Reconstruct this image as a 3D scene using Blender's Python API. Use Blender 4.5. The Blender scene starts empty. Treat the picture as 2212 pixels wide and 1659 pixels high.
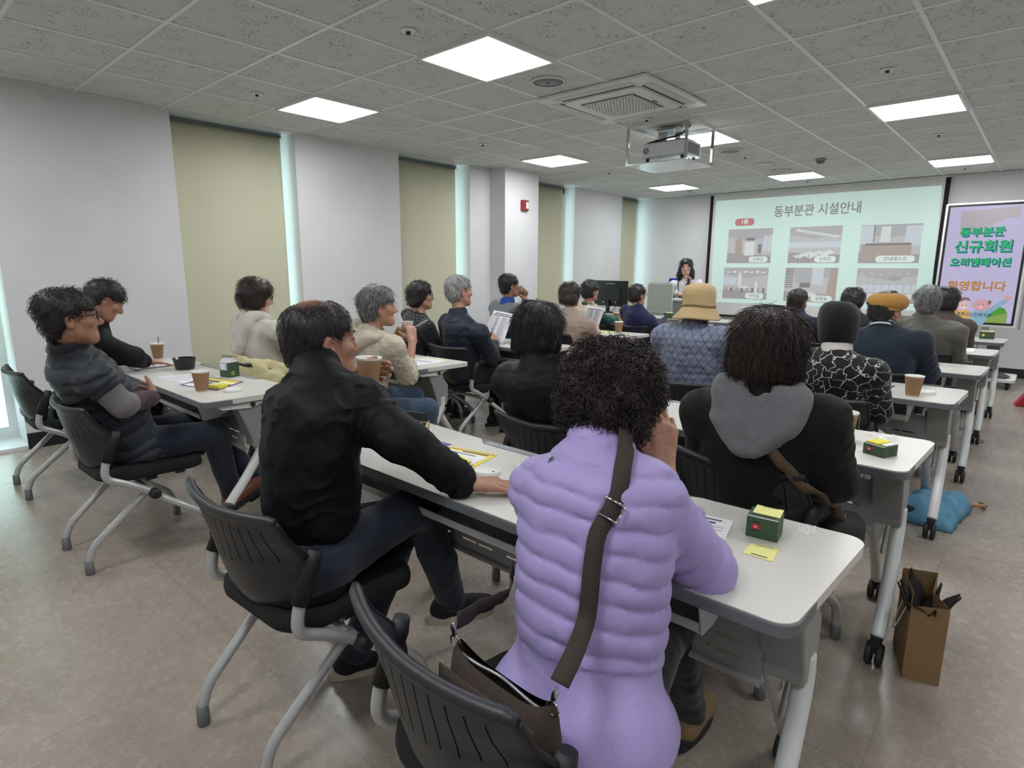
# Lecture room with seated audience: everything is built here from mesh code.
import bpy, bmesh, math, random
import numpy as np
from mathutils import Vector, Matrix

random.seed(7)
rng = np.random.default_rng(7)
scene = bpy.context.scene
COL = scene.collection
PI = math.pi

# ------------------------------------------------------------------ camera
cam_data = bpy.data.cameras.new('camera')
cam = bpy.data.objects.new('camera', cam_data)
COL.objects.link(cam)
YAW, PITCH, ROLL, CAM_Z = 0.73054, -0.19118, 0.00631, 1.36
_f = Vector((-math.sin(YAW) * math.cos(PITCH), math.cos(YAW) * math.cos(PITCH), math.sin(PITCH)))
_r = Vector((math.cos(YAW), math.sin(YAW), 0))
_u = _r.cross(_f)
_r2 = _r * math.cos(ROLL) + _u * math.sin(ROLL)
_u2 = _u * math.cos(ROLL) - _r * math.sin(ROLL)
cam.matrix_world = Matrix(((_r2.x, _u2.x, -_f.x, 0), (_r2.y, _u2.y, -_f.y, 0), (_r2.z, _u2.z, -_f.z, CAM_Z), (0, 0, 0, 1)))
cam_data.sensor_fit = 'HORIZONTAL'
cam_data.sensor_width = 36
cam_data.lens = 36 * 1279.8 / 2212
cam_data.clip_start = 0.02
scene.camera = cam

# ------------------------------------------------------------------ view, world, light levels
scene.view_settings.view_transform = 'Standard'
scene.view_settings.look = 'None'
scene.view_settings.gamma = 1
scene.view_settings.use_curve_mapping = False
scene.view_settings.exposure = 0.9
PANEL_STRENGTH = 11.0          # ceiling light panels
SKY_STRENGTH = 1.75            # overcast daylight behind the windows
world = bpy.data.worlds.new('world'); scene.world = world
world.use_nodes = True
_bg = world.node_tree.nodes['Background']
_bg.inputs[0].default_value = (0.70, 1.0, 0.985, 1)
_bg.inputs[1].default_value = SKY_STRENGTH

# ------------------------------------------------------------------ materials
def srgb(r, g, b):
    f = lambda c: c / 12.92 if c <= 0.04045 else ((c + 0.055) / 1.055) ** 2.4
    return (f(r / 255), f(g / 255), f(b / 255), 1)

class NT:
    def __init__(s, name):
        s.m = bpy.data.materials.new(name); s.m.use_nodes = True
        s.t = s.m.node_tree; s.n = s.t.nodes; s.b = s.n['Principled BSDF']
    def node(s, typ, **kw):
        n = s.n.new(typ)
        for k, v in kw.items():
            if k.startswith('i_'):
                key = k[2:]
                key = int(key) if key.isdigit() else key
                n.inputs[key].default_value = v
            else: setattr(n, k, v)
        return n
    def link(s, a, ao, b, bi): s.t.links.new(a.outputs[ao], b.inputs[bi])
    def ramp(s, stops, interp='LINEAR'):
        r = s.node('ShaderNodeValToRGB'); cr = r.color_ramp; cr.interpolation = interp
        while len(cr.elements) < len(stops): cr.elements.new(0.5)
        for e, (p, c) in zip(cr.elements, stops):
            e.position = p; e.color = c if len(c) == 4 else (*c, 1)
        return r
    def mixrgb(s, a, ao, c2, fac_node=None, fac_out=0, fac=0.5, blend='MIX'):
        m = s.node('ShaderNodeMix', data_type='RGBA', blend_type=blend)
        m.inputs[0].default_value = fac
        if fac_node: s.link(fac_node, fac_out, m, 0)
        if a: s.t.links.new(a.outputs[ao], m.inputs[6])
        m.inputs[7].default_value = c2
        return m

MATS = {}
def M(name, col=None, rough=0.6, metal=0.0, noise=0.0, nscale=40, bump=0.0, bscale=120, spec=0.5, coat=0.0, sheen=0.0,
      alpha=None, trans=0.0, emit=None, estr=1.0, sub=0.0):
    """Plain procedural material: principled with noise colour variation and noise bump."""
    if name in MATS: return MATS[name]
    k = NT(name); b = k.b
    c = col
    b.inputs['Base Color'].default_value = c
    b.inputs['Roughness'].default_value = rough
    b.inputs['Metallic'].default_value = metal
    b.inputs['Specular IOR Level'].default_value = spec
    if coat: b.inputs['Coat Weight'].default_value = coat; b.inputs['Coat Roughness'].default_value = 0.15
    if sheen: b.inputs['Sheen Weight'].default_value = sheen; b.inputs['Sheen Roughness'].default_value = 0.5
    if trans: b.inputs['Transmission Weight'].default_value = trans
    if sub:
        b.inputs['Subsurface Weight'].default_value = sub
        b.inputs['Subsurface Radius'].default_value = (0.012, 0.005, 0.003)
    if emit: b.inputs['Emission Color'].default_value = emit; b.inputs['Emission Strength'].default_value = estr
    if noise or bump:
        tc = k.node('ShaderNodeTexCoord')
    if noise:
        n = k.node('ShaderNodeTexNoise', i_Scale=nscale, i_Detail=4.0)
        k.link(tc, 'Object', n, 'Vector')
        lo = tuple(max(0, x * (1 - noise)) for x in c[:3]); hi = tuple(min(1, x * (1 + noise)) for x in c[:3])
        r = k.ramp([(0.3, lo), (0.7, hi)])
        k.link(n, 'Fac', r, 0); k.link(r, 0, b, 'Base Color')
    if bump:
        n2 = k.node('ShaderNodeTexNoise', i_Scale=bscale, i_Detail=3.0)
        k.link(tc, 'Object', n2, 'Vector')
        bp = k.node('ShaderNodeBump', i_Strength=bump, i_Distance=0.004)
        k.link(n2, 'Fac', bp, 'Height'); k.link(bp, 0, b, 'Normal')
    if alpha is not None: b.inputs['Alpha'].default_value = alpha
    MATS[name] = k.m
    return k.m

# ------------------------------------------------------------------ object helpers
def tag(o, label=None, cat=None, group=None, kind=None):
    if label: o['label'] = label
    if cat: o['category'] = cat
    if group: o['group'] = group
    if kind: o['kind'] = kind
    return o

def empty(name, loc=(0, 0, 0), rz=0.0, label=None, cat=None, group=None):
    o = bpy.data.objects.new(name, None); COL.objects.link(o)
    o.empty_display_size = 0.1
    o.location = loc; o.rotation_euler = (0, 0, rz)
    return tag(o, label, cat, group)

def link_mesh(name, me, parent=None):
    o = bpy.data.objects.new(name, me); COL.objects.link(o)
    if parent: o.parent = parent
    return o

def copy_tree(o, parent=None):
    c = o.copy(); COL.objects.link(c)
    if parent: c.parent = parent
    for ch in list(o.children): copy_tree(ch, c)
    return c

class MB:
    """Collects vertices and faces of one mesh object."""
    def __init__(s): s.v = []; s.f = []; s.mi = []; s.sm = []; s.cur = 0
    def add(s, vs, fs, smooth=False):
        o = len(s.v); s.v.extend([tuple(v) for v in vs])
        s.f.extend([tuple(i + o for i in f) for f in fs])
        s.mi.extend([s.cur] * len(fs)); s.sm.extend([smooth] * len(fs))
        return s
    def box(s, c, d, rz=0.0, mat=None):
        x, y, z = d[0] / 2, d[1] / 2, d[2] / 2
        vs = [Vector((sx * x, sy * y, sz * z)) for sz in (-1, 1) for sy in (-1, 1) for sx in (-1, 1)]
        R = mat if mat else Matrix.Rotation(rz, 3, 'Z')
        vs = [R @ v + Vector(c) for v in vs]
        return s.add(vs, [(0, 2, 3, 1), (4, 5, 7, 6), (0, 1, 5, 4), (2, 6, 7, 3), (0, 4, 6, 2), (1, 3, 7, 5)])
    def prism(s, pts, z0, z1, mat=None, cap=True):
        """pts: ccw polygon in xy, extruded z0..z1; mat: 4x4 applied after."""
        n = len(pts)
        vs = [Vector((p[0], p[1], z0)) for p in pts] + [Vector((p[0], p[1], z1)) for p in pts]
        if mat: vs = [mat @ v for v in vs]
        fs = [(i, (i + 1) % n, n + (i + 1) % n, n + i) for i in range(n)]
        if cap: fs += [tuple(range(n - 1, -1, -1)), tuple(range(n, 2 * n))]
        return s.add(vs, fs)
    def tube(s, pts, r, n=10, cap=True, r2=None, flat=1.0):
        """pts: polyline; r number or list."""
        P = [Vector(p) for p in pts]; m = len(P)
        rs = r if isinstance(r, (list, tuple)) else ([r] * m if r2 is None else [r + (r2 - r) * i / (m - 1) for i in range(m)])
        vs = []; T0 = None; nx = None
        for i in range(m):
            t = (P[min(i + 1, m - 1)] - P[max(i - 1, 0)])
            if t.length < 1e-9: t = Vector((0, 0, 1))
            t.normalize()
            if nx is None:
                a = Vector((0, 0, 1)) if abs(t.z) < 0.9 else Vector((1, 0, 0))
                nx = t.cross(a).normalized()
            else:
                nx = (nx - t * nx.dot(t)).normalized()
            ny = t.cross(nx)
            for k in range(n):
                a = 2 * PI * k / n
                vs.append(P[i] + (nx * math.cos(a) + ny * math.sin(a) * flat) * rs[i])
        fs = []
        for i in range(m - 1):
            for k in range(n):
                fs.append((i * n + k, i * n + (k + 1) % n, (i + 1) * n + (k + 1) % n, (i + 1) * n + k))
        s.add(vs, fs, True)
        if cap:
            s.add(vs[:n], [tuple(range(n - 1, -1, -1))]); s.add(vs[-n:], [tuple(range(n))])
        return s
    def lathe(s, prof, n=24, mat=None, smooth=True, closed=False):
        """prof: list of (r,z)."""
        vs = []; m = len(prof)
        for r, z in prof:
            for k in range(n):
                a = 2 * PI * k / n
                vs.append(Vector((r * math.cos(a), r * math.sin(a), z)))
        if mat: vs = [mat @ v for v in vs]
        fs = []
        for i in range(m - 1):
            for k in range(n):
                fs.append((i * n + k, i * n + (k + 1) % n, (i + 1) * n + (k + 1) % n, (i + 1) * n + k))
        s.add(vs, fs, smooth)
        if not closed:
            if prof[0][0] > 1e-6: s.add(vs[:n], [tuple(range(n - 1, -1, -1))])
            if prof[-1][0] > 1e-6: s.add(vs[-n:], [tuple(range(n))])
        return s
    def sheet(s, P, smooth=True, wrap=False):
        """P: grid of points [rows][cols]."""
        a, b = len(P), len(P[0])
        vs = [p for row in P for p in row]
        fs = []
        for i in range(a - 1):
            for j in range(b if wrap else b - 1):
                j2 = (j + 1) % b
                fs.append((i * b + j, i * b + j2, (i + 1) * b + j2, (i + 1) * b + j))
        return s.add(vs, fs, smooth)
    def build(s, name, mat, parent=None, loc=None, rz=None, bevel=0.0, bseg=2, weld=True, solid=0.0, subsurf=0):
        me = bpy.data.meshes.new(name)
        me.from_pydata(s.v, [], s.f)
        mats = mat if isinstance(mat, (list, tuple)) else [mat]
        for m in mats: me.materials.append(m)
        me.polygons.foreach_set('material_index', s.mi)
        me.polygons.foreach_set('use_smooth', s.sm)
        if weld or bevel:
            bm = bmesh.new(); bm.from_mesh(me)
            bmesh.ops.remove_doubles(bm, verts=bm.verts, dist=1e-5)
            bmesh.ops.recalc_face_normals(bm, faces=bm.faces)
            if bevel:
                es = [e for e in bm.edges if len(e.link_faces) == 2 and e.calc_face_angle(0) > 0.6]
                bmesh.ops.bevel(bm, geom=es, offset=bevel, segments=bseg, profile=0.5, affect='EDGES', clamp_overlap=True)
            bm.to_mesh(me); bm.free()
        me.update()
        o = link_mesh(name, me, parent)
        if loc is not None: o.location = loc
        if rz is not None: o.rotation_euler = (0, 0, rz)
        if solid:
            md = o.modifiers.new('solid', 'SOLIDIFY'); md.thickness = solid; md.offset = 0
        if subsurf:
            md = o.modifiers.new('sub', 'SUBSURF'); md.levels = subsurf; md.render_levels = subsurf
        return o

def rrect(w, d, r, n=5, cx=0, cy=0):
    """ccw rounded rectangle"""
    pts = []
    for (sx, sy, a0) in ((1, -1, -PI / 2), (1, 1, 0), (-1, 1, PI / 2), (-1, -1, PI)):
        for i in range(n + 1):
            a = a0 + i * PI / 2 / n
            pts.append((cx + sx * (w / 2 - r) + r * math.cos(a), cy + sy * (d / 2 - r) + r * math.sin(a)))
    return pts

def ellipse_pts(rx, ry, n=24, cx=0, cy=0):
    return [(cx + rx * math.cos(2 * PI * i / n), cy + ry * math.sin(2 * PI * i / n)) for i in range(n)]

def smooth_path(pts, n=6):
    """Catmull-Rom through points."""
    P = [Vector(p) for p in pts]
    out = []
    for i in range(len(P) - 1):
        p0 = P[max(i - 1, 0)]; p1 = P[i]; p2 = P[i + 1]; p3 = P[min(i + 2, len(P) - 1)]
        for k in range(n):
            t = k / n
            out.append(0.5 * ((2 * p1) + (p2 - p0) * t + (2 * p0 - 5 * p1 + 4 * p2 - p3) * t * t + (3 * p1 - p0 - 3 * p2 + p3) * t ** 3))
    out.append(P[-1])
    return out

def fillet_path(pts, r, n=6):
    """Polyline with rounded corners."""
    P = [Vector(p) for p in pts]; out = [P[0]]
    for i in range(1, len(P) - 1):
        a = (P[i - 1] - P[i]); b = (P[i + 1] - P[i])
        d = min(r, a.length * 0.48, b.length * 0.48)
        A = P[i] + a.normalized() * d; B = P[i] + b.normalized() * d
        for k in range(n + 1):
            t = k / n
            out.append(A * (1 - t) ** 2 + P[i] * 2 * t * (1 - t) + B * t * t)
    out.append(P[-1])
    return out

def text_mesh(name, body, size, mat, parent, mtx, extrude=0.0003, align='CENTER', bold=0.0, sx=1.0, shear=0.0):
    cu = bpy.data.curves.new(name, 'FONT')
    cu.body = body; cu.size = size; cu.align_x = align; cu.align_y = 'CENTER'
    cu.extrude = extrude; cu.offset = bold; cu.shear = shear; cu.resolution_u = 3
    tmp = bpy.data.objects.new('tmp_text', cu); COL.objects.link(tmp)
    dg = bpy.context.evaluated_depsgraph_get(); dg.update()
    me = bpy.data.meshes.new_from_object(tmp.evaluated_get(dg))
    bpy.data.objects.remove(tmp); bpy.data.curves.remove(cu)
    me.name = name
    if sx != 1.0: me.transform(Matrix.Diagonal((sx, 1, 1, 1)))
    me.transform(mtx)
    me.materials.clear(); me.materials.append(mat)
    return link_mesh(name, me, parent)

def basis(origin, ex, ey, ez):
    return Matrix(((ex[0], ey[0], ez[0], origin[0]), (ex[1], ey[1], ez[1], origin[1]), (ex[2], ey[2], ez[2], origin[2]), (0, 0, 0, 1)))

# ================================================================== THE ROOM
CEIL = 2.629
GX, GY = -4.8604, 2.5332          # ceiling grid origin, 0.6 m tiles
XW, XW2 = -5.60, -5.75            # left wall face before / after the column
YF, YB, XR = 10.12, -2.6, 2.6     # front, back, right walls

def wall_paint():
    k = NT('wall paint'); b = k.b
    tc = k.node('ShaderNodeTexCoord')
    n = k.node('ShaderNodeTexNoise', i_Scale=2.0, i_Detail=3.0)
    k.link(tc, 'Object', n, 'Vector')
    r = k.ramp([(0.3, srgb(214, 214, 216)), (0.7, srgb(222, 222, 223))]); k.link(n, 0, r, 0); k.link(r, 0, b, 'Base Color')
    b.inputs['Roughness'].default_value = 0.7
    n2 = k.node('ShaderNodeTexNoise', i_Scale=180.0, i_Detail=2.0); k.link(tc, 'Object', n2, 'Vector')
    bp = k.node('ShaderNodeBump', i_Strength=0.15, i_Distance=0.002); k.link(n2, 0, bp, 'Height'); k.link(bp, 0, b, 'Normal')
    return k.m

def ceiling_tile():
    """Fissured mineral tile: short dark worm marks on pale grey."""
    k = NT('mineral ceiling tile'); b = k.b
    tc = k.node('ShaderNodeTexCoord')
    dn = k.node('ShaderNodeTexNoise', i_Scale=26.0, i_Detail=1.0); k.link(tc, 'Object', dn, 'Vector')
    sub = k.node('ShaderNodeVectorMath', operation='SUBTRACT'); k.link(dn, 'Color', sub, 0); sub.inputs[1].default_value = (0.5, 0.5, 0.5)
    sc = k.node('ShaderNodeVectorMath', operation='SCALE'); k.link(sub, 0, sc, 0); sc.inputs[3].default_value = 0.055
    ad = k.node('ShaderNodeVectorMath', operation='ADD'); k.link(tc, 'Object', ad, 0); k.link(sc, 0, ad, 1)
    mp = k.node('ShaderNodeMapping'); mp.inputs['Scale'].default_value = (26, 95, 1); mp.inputs['Rotation'].default_value = (0, 0, 0.35)
    k.link(ad, 0, mp, 'Vector')
    v = k.node('ShaderNodeTexVoronoi', voronoi_dimensions='2D', i_Scale=1.0, i_Randomness=1.0); k.link(mp, 0, v, 'Vector')
    lt = k.ramp([(0.14, (1, 1, 1)), (0.22, (0, 0, 0))]); k.link(v, 'Distance', lt, 0)
    n = k.node('ShaderNodeTexNoise', i_Scale=9.0, i_Detail=2.0); k.link(tc, 'Object', n, 'Vector')
    keep = k.ramp([(0.50, (0, 0, 0)), (0.58, (1, 1, 1))]); k.link(n, 0, keep, 0)
    mul = k.node('ShaderNodeMath', operation='MULTIPLY'); k.link(lt, 0, mul, 0); k.link(keep, 0, mul, 1)
    fine = k.node('ShaderNodeTexNoise', i_Scale=160.0, i_Detail=2.0); k.link(tc, 'Object', fine, 'Vector')
    base = k.ramp([(0.3, srgb(204, 206, 203)), (0.7, srgb(214, 216, 213))]); k.link(fine, 0, base, 0)
    mx = k.mixrgb(base, 0, srgb(120, 122, 118), mul, 0); k.link(mx, 2, b, 'Base Color')
    b.inputs['Roughness'].default_value = 0.9; b.inputs['Specular IOR Level'].default_value = 0.2
    return k.m

def floor_vinyl():
    k = NT('stone look vinyl floor'); b = k.b
    tc = k.node('ShaderNodeTexCoord')
    n1 = k.node('ShaderNodeTexNoise', i_Scale=3.0, i_Detail=6.0, i_Roughness=0.65); k.link(tc, 'Object', n1, 'Vector')
    n2 = k.node('ShaderNodeTexNoise', i_Scale=28.0, i_Detail=6.0, i_Roughness=0.7, i_Distortion=1.2); k.link(tc, 'Object', n2, 'Vector')
    r1 = k.ramp([(0.3, srgb(140, 129, 119)), (0.7, srgb(157, 146, 135))]); k.link(n1, 0, r1, 0)
    r2 = k.ramp([(0.40, (0, 0, 0)), (0.75, (.5, .5, .5))]); k.link(n2, 0, r2, 0)
    mx = k.mixrgb(r1, 0, srgb(168, 158, 147), r2, 0); 
    # faint joints of the square tiles
    mp = k.node('ShaderNodeMapping'); mp.inputs['Location'].default_value = (0.22, 0.1, 0); k.link(tc, 'Object', mp, 'Vector')
    br = k.node('ShaderNodeTexBrick', offset=0.0, i_Scale=1.0); k.link(mp, 0, br, 'Vector')
    br.inputs['Color1'].default_value = (0, 0, 0, 1); br.inputs['Color2'].default_value = (0, 0, 0, 1); br.inputs['Mortar'].default_value = (1, 1, 1, 1)
    br.inputs['Mortar Size'].default_value = 0.0016; br.inputs['Mortar Smooth'].default_value = 0.1
    br.inputs['Brick Width'].default_value = 0.9; br.inputs['Row Height'].default_value = 0.9
    mj = k.mixrgb(mx, 2, srgb(112, 100, 92), br, 0)
    sc = k.node('ShaderNodeMath', operation='MULTIPLY'); k.link(br, 'Color', sc, 0); sc.inputs[1].default_value = 0.75
    k.link(sc, 0, mj, 0)
    k.link(mj, 2, b, 'Base Color')
    rr = k.ramp([(0.3, (0.2, 0.2, 0.2)), (0.7, (0.32, 0.32, 0.32))]); k.link(n2, 0, rr, 0); k.link(rr, 0, b, 'Roughness')
    b.inputs['Specular IOR Level'].default_value = 0.5
    bp = k.node('ShaderNodeBump', i_Strength=0.06, i_Distance=0.003); k.link(n2, 0, bp, 'Height'); k.link(bp, 0, b, 'Normal')
    return k.m

def blind_fabric():
    k = NT('beige roller blind'); b = k.b
    tc = k.node('ShaderNodeTexCoord')
    n = k.node('ShaderNodeTexNoise', i_Scale=300.0, i_Detail=1.0); k.link(tc, 'Object', n, 'Vector')
    r = k.ramp([(0.3, srgb(206, 203, 178)), (0.7, srgb(213, 210, 186))]); k.link(n, 0, r, 0); k.link(r, 0, b, 'Base Color')
    b.inputs['Roughness'].default_value = 0.8
    tr = k.node('ShaderNodeBsdfTranslucent'); tr.inputs[0].default_value = srgb(225, 215, 170)
    ms = k.node('ShaderNodeMixShader'); ms.inputs[0].default_value = 0.07
    out = k.n['Material Output']
    k.link(b, 0, ms, 1); k.link(tr, 0, ms, 2); k.link(ms, 0, out, 'Surface')
    return k.m

m_wall = wall_paint(); m_ceil = ceiling_tile(); m_floor = floor_vinyl(); m_blind = blind_fabric()
m_black_trim = M('black vinyl skirting', srgb(28, 28, 32), 0.5)
m_tbar = M('white T bar', srgb(226, 228, 228), 0.3)
m_white_frame = M('white window frame', srgb(225, 230, 232), 0.4)
m_glass = M('window glass', (1, 1, 1, 1), 0.0, trans=1.0)
MATS['window glass'].node_tree.nodes['Principled BSDF'].inputs['IOR'].default_value = 1.02

def struct(name, mb, mat, **kw):
    o = mb.build(name, mat, **kw); o['kind'] = 'structure'; return o

def slab(x0, x1, y0, y1, z0, z1):
    return MB().box(((x0 + x1) / 2, (y0 + y1) / 2, (z0 + z1) / 2), (abs(x1 - x0), abs(y1 - y0), abs(z1 - z0)))

struct('floor', slab(-6.1, XR + .3, YB - .3, YF + .3, -.12, 0), m_floor)
struct('ceiling', slab(-6.1, XR + .3, YB - .3, YF + .3, CEIL + .006, CEIL + .12), m_ceil)
struct('wall_front', slab(-6.1, XR + .3, YF, YF + .2, 0, CEIL + .02), m_wall)
struct('wall_back', slab(-6.1, XR + .3, YB - .2, YB, 0, CEIL + .02), m_wall)
struct('wall_right', slab(XR, XR + .2, YB, YF, 0, CEIL + .02), m_wall)
# left wall: piers between the window recesses, and the column
w = MB()
for (x, y0, y1) in ((XW, -1.75, -0.35), (XW, 0.77, 1.99), (XW, 3.09, 4.33), (XW, 5.43, 5.81), (-5.335, 5.80, 6.47), (XW2, 7.87, 9.27), (XW, YB, -1.75)):
    w.box(((x - 6.1) / 2, (y0 + y1) / 2, CEIL / 2 + .01), (x + 6.1, y1 - y0, CEIL + .02))
struct('wall_left', w, m_wall)
b = MB()
for (x, y0, y1) in ((XW, -1.75, -0.35), (XW, 0.77, 1.99), (XW, 3.09, 4.33), (XW, 5.43, 5.81), (-5.335, 5.80, 6.47), (XW2, 7.87, 9.27)):
    b.box((x + .006, (y0 + y1) / 2, .06), (.012, y1 - y0, .12))
struct('baseboard_left', b, m_black_trim)
struct('baseboard_front', slab(-5.7, XR, YF - .012, YF, 0, .12), m_black_trim)

# windows: frame, glass, roller blind; the blind stops short of the right jamb and lets daylight in
WIN = [(-0.35, 0.77, -5.77, 0.66, .60), (1.99, 3.09, -5.76, 3.03, .03), (4.33, 5.43, -5.76, 5.335, .03), (6.47, 7.87, -5.86, 7.70, .03), (9.27, YF, -5.86, 9.93, .03)]
m_alu = M('blind rail', srgb(96, 104, 108), 0.45)
for i, (y0, y1, xb, yb, zb) in enumerate(WIN):
    xg = -6.0
    fr = MB()
    for (a, c) in ((y0, y0 + .05), (y1 - .05, y1)): fr.box((xg, (a + c) / 2, CEIL / 2), (.08, c - a, CEIL))
    fr.box((xg, (y0 + y1) / 2, .06), (.10, y1 - y0, .12)); fr.box((xg, (y0 + y1) / 2, CEIL - .04), (.08, y1 - y0, .10))
    fr.box((xg, (y0 + y1) / 2, .84), (.07, y1 - y0, .05))
    o = struct('window_%d' % (i + 1), fr, m_white_frame)
    slab(xg - .004, xg + .004, y0 + .05, y1 - .05, .12, CEIL - .09).build('pane', m_glass, o)
    sill = slab(-6.04, (XW if i < 3 else XW2) - .005, y0, y1, 0, .025).build('sill', m_white_frame, o)
    nm = ('behind the row end chair at far left', 'behind the reclining man and the woman in the white hoodie', 'left of the red wall column', 'right of the column with the fire alarm', 'in the far corner beside the front wall')[i]
    r = empty('roller_blind', (xb, (y0 + yb) / 2, CEIL), 0,
              ('beige roller blind raised off the sill in the window at the left photo edge', 'widest beige roller blind, in the nearest full window of the left wall',
               'beige roller blind in the window between the white pier and the column', 'narrow beige roller blind just right of the fire alarm column',
               'farthest and narrowest beige roller blind, next to the front corner')[i], 'blind', 'roller blinds on the left wall')
    L = yb - y0 - .004
    nseg = 24
    P = []
    for kx in range(nseg + 1):
        y = -L / 2 + L * kx / nseg
        P.append([(0.004 * math.sin(7 * y + i), y, z) for z in np.linspace(-0.03, zb - CEIL + .03, 6)])
    MB().sheet(P).build('blind_fabric', m_blind, r, solid=0.002)
    MB().tube([(0, -L / 2, zb - CEIL + .025), (0, L / 2, zb - CEIL + .025)], .011, 10).build('bottom_bar', m_alu, r)
    MB().box((0.0, 0, -.022), (.05, L, .03)).build('head_rail', m_alu, r)

# hung ceiling grid: bars with gaps where fixtures sit are hidden above those fixtures
g = MB()
for k in range(-2, 13):
    x = GX + .6 * k
    if -5.9 < x < XR: g.box((x, (YB + YF) / 2, CEIL + .0035), (.024, YF - YB, .005))
for k in range(-9, 14):
    y = GY + .6 * k
    if YB < y < YF: g.box(((XR - 5.9) / 2, y, CEIL + .0035), (XR + 5.9, .022, .0049))
g.box((XW2 + .02, (YB + YF) / 2, CEIL + .003), (.3, YF - YB, .0035))
struct('trim_1', g, m_tbar)
# shadow angle round the front wall
struct('trim_2', slab(-5.8, XR, YF - .02, YF, CEIL - .012, CEIL), m_tbar)

# ------------------------------------------------------------------ ceiling fixtures
m_diff = NT('light diffuser'); m_diff.b.inputs['Base Color'].default_value = (.9, .9, .9, 1)
m_diff.b.inputs['Emission Color'].default_value = (0.965, 0.99, 1.0, 1); m_diff.b.inputs['Emission Strength'].default_value = PANEL_STRENGTH; m_diff = m_diff.m
m_fix = M('white enamel', srgb(226, 226, 224), 0.35)
m_dark = M('dark plastic', srgb(30, 30, 32), 0.5)
m_grey_grille = M('speaker grille', srgb(150, 155, 162), 0.6, bump=0.4, bscale=600)

panel = empty('ceiling_light', (0, 0, CEIL), 0)
fr = MB()
for (cx, cy, dx, dy) in ((0, .29, .6, .02), (0, -.29, .6, .02), (.29, 0, .02, .56), (-.29, 0, .02, .56)): fr.box((cx, cy, -.006), (dx, dy, .018))
fr.build('frame', m_fix, panel)
MB().box((0, 0, -.004), (.56, .56, .01)).build('diffuser', m_diff, panel)
lit = []
for i in (0, 3, 6, 9):
    for j in (-5, 0, 5, 10): lit.append((i, j))
NAMES = {(0, 0): 'square ceiling light left of the biggest one, above the woman in the white hoodie', (3, 0): 'largest square ceiling light, top middle of the photo',
         (0, 5): 'square ceiling light above the fire alarm column', (3, 5): 'square ceiling light half hidden behind the hanging projector',
         (6, 0): 'ceiling light cut off by the top edge of the photo', (6, 5): 'wide looking ceiling light at upper right, nearer of two above the kiosk',
         (0, 10): 'small far ceiling light above the woman presenter', (3, 10): 'far ceiling light above the left half of the slide', (6, 10): 'far ceiling light at right, above the kiosk'}
first = True
for (i, j) in lit:
    if (i, j) in ((0, -5),): pass
    o = panel if first else copy_tree(panel); first = False
    o.location = (GX + .6 * i + .3, GY + .6 * j + .3, CEIL)
    tag(o, NAMES.get((i, j), 'square ceiling light behind or beside the photographer'), 'ceiling light', 'square ceiling lights')

# cassette air conditioner
ac = empty('air_conditioner', (-2.62, 4.17, CEIL), 0, 'white square cassette air conditioner with honeycomb grille in the ceiling', 'air conditioner')
mb = MB().prism(rrect(.94, .94, .02, 3), -.022, .003)
mb.build('panel_body', m_fix, ac, bevel=.006)
mb = MB().prism(rrect(.66, .66, .06, 6), -.036, -.02); mb.build('centre_panel', m_fix, ac, bevel=.005)
sl = MB()
for a in range(4):
    R = Matrix.Rotation(a * PI / 2, 3, 'Z')
    c = R @ Vector((0, .40, -.0235)); d = (.66, .07, .004) if a % 2 == 0 else (.07, .66, .004)
    sl.box(c, d)
sl.build('air_vane', M('pale grey vane', srgb(196, 200, 202), .4), ac)
sl = MB()
for a in range(4):
    R = Matrix.Rotation(a * PI / 2, 3, 'Z')
    c = R @ Vector((0, .352, -.024)); d = (.62, .012, .004) if a % 2 == 0 else (.012, .62, .004)
    sl.box(c, d)
sl.build('air_slot', m_dark, ac)
MB().box((0, 0, -.0362), (.46, .46, .002)).build('grille_backing', M('grille shadow', srgb(70, 72, 72), .8), ac)
hx = MB(); rr = .0155
nx = int(.46 / (rr * 1.732)); ny = int(.46 / (rr * 1.5))
for a in range(ny):
    for c in range(nx):
        cx = -.23 + rr * .9 + c * rr * 1.732 + (a % 2) * rr * .866; cy = -.23 + rr + a * rr * 1.5
        if cx > .222: continue
        o1 = [Vector((cx + rr * math.sin(k * PI / 3), cy + rr * math.cos(k * PI / 3), -.043)) for k in range(6)]
        o2 = [Vector((cx + rr * .68 * math.sin(k * PI / 3), cy + rr * .68 * math.cos(k * PI / 3), -.043)) for k in range(6)]
        o3 = [v + Vector((0, 0, .006)) for v in o2]
        hx.add(o1 + o2 + o3, [(k, (k + 1) % 6, 6 + (k + 1) % 6, 6 + k) for k in range(6)] + [(6 + k, 6 + (k + 1) % 6, 12 + (k + 1) % 6, 12 + k) for k in range(6)])
hx.build('honeycomb_grille', m_fix, ac, weld=False)
MB().box((.25, .05, -.037), (.012, .07, .002)).build('badge', m_dark, ac)

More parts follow.
